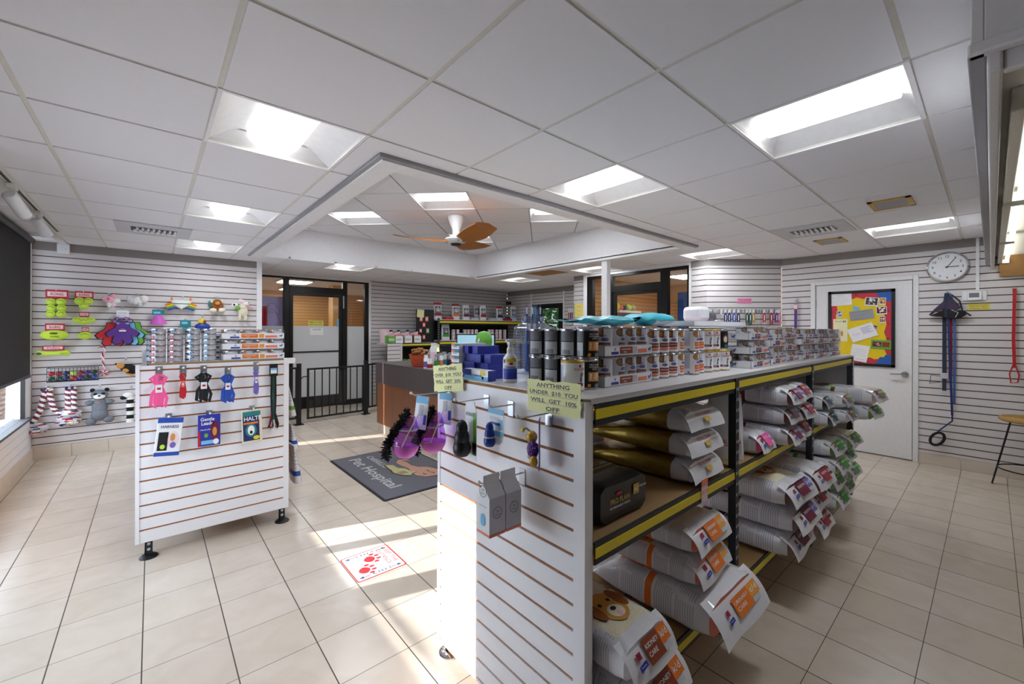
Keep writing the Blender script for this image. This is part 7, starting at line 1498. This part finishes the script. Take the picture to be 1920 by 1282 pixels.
note('small photo tucked beside the tilted letter', 1632, 609, 1645, 621, R(-15), 'paper', 'photo', photo(['dark_grey', 'pale_pink', 'fur_tan']), .0145)
def let(m, G, w, h):
    m.text('Thank you so much!', h * .06, 'red', G @ T(w * .1, -h * .36, .001), .01, width=w * .5); scrib('light_grey', 4)(m, G @ T(0, h * .05, 0), w, h * .5)
note('white letter with red line at the bottom of the notice board', 1595, 646, 1628, 678, R(-10), 'paper', draw=let)
def gr(m, G, w, h): m.box(-w * .42, w * .02, -h * .25, h * .30, .0006, .001, 'maroon', G); m.box(w * .06, w * .42, -h * .25, h * .30, .0006, .001, 'rust', G); photo(['maroon', 'pink', 'fur_brown'])(m, G @ T(-w * .2, 0, .0005), w * .45, h * .5)
note('green strip with two dark photos at the lower right of the board', 1633, 637, 1671, 655, R(-3), 'leaf', 'photo', gr)
m_ = onR(1605, 578, .009); t = thing('pinned_cutout', 'small blue paper cloud above the grey card', 'cutout', m_, 0, 'papers pinned on the notice board'); m = MB(); m.prism([(.035 * math.cos(a) * (1 + .2 * math.cos(3 * a)), .025 * math.sin(a) + .008 * math.cos(3 * a)) for a in [k * PI / 9 for k in range(18)]], -.001, .001, 'sky_blue', face_M((0, 0, 0), (0, -1, 0), (0, 0, 1))); m.build('sheet', t, smooth=0)

# clock showing five past three
p = onR(1776.5, 500.5, .0); t = thing('wall_clock', 'round chrome rimmed white wall clock above the harness', 'clock', (RX - .001, p.y, p.z)); F = face_M((0, 0, 0), (0, -1, 0), (0, 0, 1)); CR = .158
m = MB(); m.lathe([(CR, 0), (CR + .003, .012), (CR + .002, .030), (CR - .008, .036), (CR - .016, .026), (CR - .016, .012)], 'chrome', F, 48); m.build('rim', t)
m = MB(); m.lathe([(CR - .013, .012), (CR - .0131, .0125), (0, .0125)], 'clock_face', F, 48); m.build('face', t)
m = MB()
for k in range(1, 13):
    a = PI / 2 - k * PI / 6; m.text(str(k), .036, 'black', F @ T(.112 * math.cos(a), .112 * math.sin(a), .0135), .005)
for k in range(60):
    a = k * PI / 30; m.box(.135, .140, -.0008, .0008, .0126, .0132, 'dark_grey', F @ T(rz=a))
m.build('numerals', t, smooth=0)
for nm, a, L, wd in (('hour_hand', 0.0, .085, .004), ('minute_hand', R(57), .118, .003)):
    m = MB(); m.box(-.018, L, -wd, wd, .016, .0175, 'black', F @ T(rz=a)); m.build(nm, t, smooth=0)
m = MB(); m.lathe([(.008, .0125), (.008, .020), (0, .020)], 'black', F, 16); m.build('hub', t)
# thermostat, conduit, note
p = onR(1826.5, 555); t = thing('thermostat', 'white wall thermostat with grey display right of the harness', 'thermostat', (RX - .001, p.y, p.z)); m = MB(); m.box(-.088, .088, -.048, .052, 0, .012, 'white', F); m.box(-.05, .055, -.045, .049, .012, .028, 'white', F); m.build('case', t, bevel=.006); m = MB(); m.box(-.035, .035, -.015, .032, .0285, .0292, 'mid_grey', F); m.build('display', t, smooth=0)
q = onR(1833, 480); t = thing('conduit', 'thin white vertical cable channel above the thermostat', 'cable channel', (RX - .001, q.y, p.z + .056)); m = MB(); m.box(-.012, .012, 0, CZ - p.z - .06, 0, .012, 'white', F); m.build('channel', t, smooth=0)
q = onR(1835, 575); wall_paper('wall_note', 'yellow handwritten note under the thermostat', 'note', FR(q, .001), .155, .065, 'paper_gold', ('PLEASE DO NOT', 'ADJUST HEAT', 'THANK YOU'), 'rust')
# harness and leashes
pk = onR(1777, 548); wall_hook('hook above the door side holding the purple harness and leashes', (RX - .0005, pk.y, pk.z), (-1, 0, 0), .10, 'hooks on the right wall')
t = thing('pet_harness', 'dark purple pet harness hanging over the leashes below the clock', 'harness', (RX - .07, pk.y, pk.z)); F = face_M((0, 0, 0), (0, -1, 0), (0, 0, 1))
m = MB(); m.prism([(0, -.015), (.05, -.09), (.10, -.17), (.05, -.20), (-.02, -.18), (-.08, -.20), (-.12, -.245), (-.14, -.24), (-.09, -.17), (-.03, -.10)], -.012, .008, 'dark_plum', F); m.build('vest', t, bevel=.005); m = MB(); m.prism([(-.03, -.19), (.05, -.21), (.11, -.20), (.14, -.24), (.10, -.275), (.02, -.285), (-.05, -.26), (-.13, -.25)], -.014, .010, 'black_matte', F); m.build('padded_panel', t, bevel=.005)
m = MB(); m.tube([(.03, -.03, .01), (.09, -.10, .012), (.11, -.20, .012), (.17, -.255, .012)], 0, 'black', 4, F, (.010, .003)); m.tube([(-.0, -.02, .012), (-.012, -.14, .014), (-.01, -.27, .014)], 0, 'denim', 4, F, (.012, .003)); m.tube([(.03, -.19, .014), (.08, -.22, .014), (.06, -.27, .014)], .004, 'light_grey', 6, F); m.build('straps', t)
g = 'leashes hanging below the purple harness'
def lead(label, dx, L, mt_, w, off, sway=0., loop=None, buckle=None):
    t = thing('leash', label, 'leash', (RX - off, pk.y, pk.z), 0, g); G = face_M((0, 0, 0), (0, -1, 0), (0, 0, 1)); m = MB(); m.tube([(dx * .3, -.01, 0), (dx, -.15, .0), (dx + sway * .3, -L * .5, 0), (dx + sway, -L, 0)], 0, mt_, 4, G, (w, .003)); m.build('strap', t)
    if loop: m = MB(); x = dx + sway; m.tube([(x, -L, 0), (x + loop[0] * .1, -L - .06, 0), (x - .09, -L - .17, 0), (x - .13, -L - .23, 0)], .007, mt_, 6, G); m.tube([(x - .11 + .05 * math.cos(a) + .02 * math.sin(a), -L - .27 + .07 * math.sin(a), .0) for a in [k * PI / 8 for k in range(17)]], .013, 'black_matte', 8, G); m.build('handle_loop', t)
    if buckle: m = MB(); m.box(dx - .03, dx + .03, -buckle - .06, -buckle, -.01, .014, 'light_grey', G); m.tube([(dx - .02, -buckle - .04, .01), (dx - .10, -buckle - .03, .01), (dx - .11, -buckle - .12, .01), (dx - .03, -buckle - .10, .01)], .004, 'dark_green', 6, G); m.build('buckle', t)
lead('wide dark grey leash hanging at the left of the bundle', -.022, 1.05, 'denim', .022, .030, 0, None, .86)
lead('red leash in the middle of the bundle under the harness', .022, .92, 'crimson', .018, .022)
lead('blue woven leash at the right of the bundle', .052, 1.18, 'blue_bag', .013, .038, .0)
lead('long navy leash with black loop end nearly touching the floor', .008, 1.30, 'navy', .013, .060, .03, (0, 0))
# red leash far right, purple leash left of the door
pr = onR(1902, 541); wall_hook('hook at the far right holding the long red leash', (RX - .0005, pr.y, pr.z), (-1, 0, 0), .05, 'hooks on the right wall')
t = thing('leash', 'long flat red leash hanging alone at the far right', 'leash', (RX - .04, pr.y, pr.z)); m = MB(); m.tube([(0, 0, 0), (.0, -.05, 0), (-.006, -.5, 0), (.002, -.78, 0)], 0, 'red', 4, F, (.016, .003)); m.build('strap', t); m = MB(); m.tube([(.0, -.72, .002), (-.03, -.84, .002), (-.02, -.93, .002), (.022, -.92, .002), (.03, -.85, .002), (.004, -.74, .002)], .006, 'red', 6, F); m.build('handle_loop', t)
pp = onR(1494, 561); wall_hook('hook left of the white door holding the purple leash', (RX - .0005, pp.y, pp.z), (-1, 0, 0), .06, 'hooks on the right wall')
t = thing('leash', 'narrow purple leash with pink tag left of the white door', 'leash', (RX - .045, pp.y, pp.z)); m = MB(); m.tube([(0, -.06, 0), (0, -.3, 0), (0, -.62, 0)], 0, 'purple', 4, F, (.022, .003)); m.build('strap', t); m = MB(); m.box(-.016, .016, -.13, -.07, .003, .006, 'pale_pink', F); m.box(-.016, .016, -.15, -.13, .003, .006, 'crimson', F); m.build('tag', t, smooth=0); m = MB(); m.tube([(0, .0, 0), (-.014, -.03, 0), (0, -.06, 0), (.014, -.03, 0), (0, 0, 0)], .004, 'steel', 6, F); m.build('clip', t)
# diagonal wall: pink sign and a row of hooks with collars
dP, dQ = Vector((5.68, 2.53, 0)), Vector((6.43, 1.86, 0)); dr = (dQ - dP).normalized(); dn = dr.cross(Vector((0, 0, 1))).normalized()
if dn.dot(-dP) < 0: dn = -dn
def onD(px, py, off=0.):
    d = ray(px, py); o = Vector((0, 0, CAM_H)); s = ((dP + dn * off) - o).dot(dn) / d.dot(dn); return o + d * s
p = onD(1396, 564, .002); F_ = face_M(p, dr, (0, 0, 1)); wall_paper('wall_sign', 'pink sign reading collars, leashes and training tools', 'sign', F_, .195, .072, 'paper_pink', ('Collars, Leashes &', 'Training Tools'), 'maroon')
cols = [(1337, 'white', 0), (1349, 'white', 0), (1357, 'navy', 1), (1364, 'navy', 1), (1373, 'blue', 1), (1381, 'navy', 1), (1389, 'steel', 0), (1397, 'dark_green', 1), (1403, 'dark_green', 1), (1409, 'gold', 1), (1417, 'steel', 0), (1423, 'steel', 0), (1429, 'red', 1), (1435, 'steel', 0), (1442, 'crimson', 1), (1452, 'purple', 1), (1456, 'hot_pink', 1)]
nm_ = {'white': 'white card', 'navy': 'navy', 'blue': 'bright blue', 'dark_green': 'dark green', 'gold': 'gold', 'red': 'red', 'crimson': 'crimson', 'purple': 'purple', 'hot_pink': 'pink'}
seen_ = {}
for k, (px, c, has) in enumerate(cols):
    p = onD(px, 581); wall_hook('small display hook on the diagonal wall, number %d from the left' % (k + 1), p + dn * .0005, dn, .06, 'hooks on the diagonal wall', plate=(.028, .05), r=.002)
    if has or c == 'white':
        seen_[c] = seen_.get(c, 0) + 1
        t = thing('hang_collar', '%s collar on the diagonal wall, hanging on hook %d from the left' % (nm_[c], k + 1), 'collar', p + dn * .045, 0, 'collars on the diagonal wall'); G = face_M((0, 0, 0), dr, (0, 0, 1))
        m = MB(); m.box(-.014, .014, -.055, .0, -.002, .002, 'white', G); m.build('card', t, smooth=0)
        if has: m = MB(); L_ = .16 + .02 * (k % 3); m.tube([(0, -.04, .003), (.014, -.08, .004), (.012, -L_, .004), (-.010, -L_ - .01, .004), (-.014, -.08, .003), (0, -.04, .003)], 0, c, 4, G, (.011, .003)); m.box(-.006, .006, -.14, -.07, .007, .009, 'white', G); m.build('strap', t)
# stool at the right edge
t = thing('bar_stool', 'wicker topped stool with thin black metal legs at the right edge', 'stool', (6.06, -.24, 0)); SH = .655; SR = .20
m = MB(); m.lathe([(.0, SH - .035), (SR * .9, SH - .035), (SR, SH - .02), (SR, SH - .005), (SR * .93, SH + .004), (0, SH - .008)], 'wicker', None, 36)
for k in range(5): m.lathe([(SR * (.95 - .18 * k), SH + .001 - .001 * k), (SR * (.91 - .18 * k), SH + .007 - .001 * k), (SR * (.87 - .18 * k), SH + .001 - .001 * k)], 'wicker', None, 36, cap=False)
m.build('seat', t)
for k in range(4):
    a = R(45 + 90 * k + 40)
    for s in (-.02, .02):
        m = MB(); m.tube([(.12 * math.cos(a) - s * math.sin(a), .12 * math.sin(a) + s * math.cos(a), SH - .03), (.235 * math.cos(a) - s * .4 * math.sin(a), .235 * math.sin(a) + s * .4 * math.cos(a), .004)], .0065, 'black', 8); m.build('leg', t)
m = MB(); m.tube([(.205 * math.cos(q), .205 * math.sin(q), .18) for q in [2 * PI * k / 32 for k in range(33)]], .006, 'black', 8); m.build('foot_ring', t)
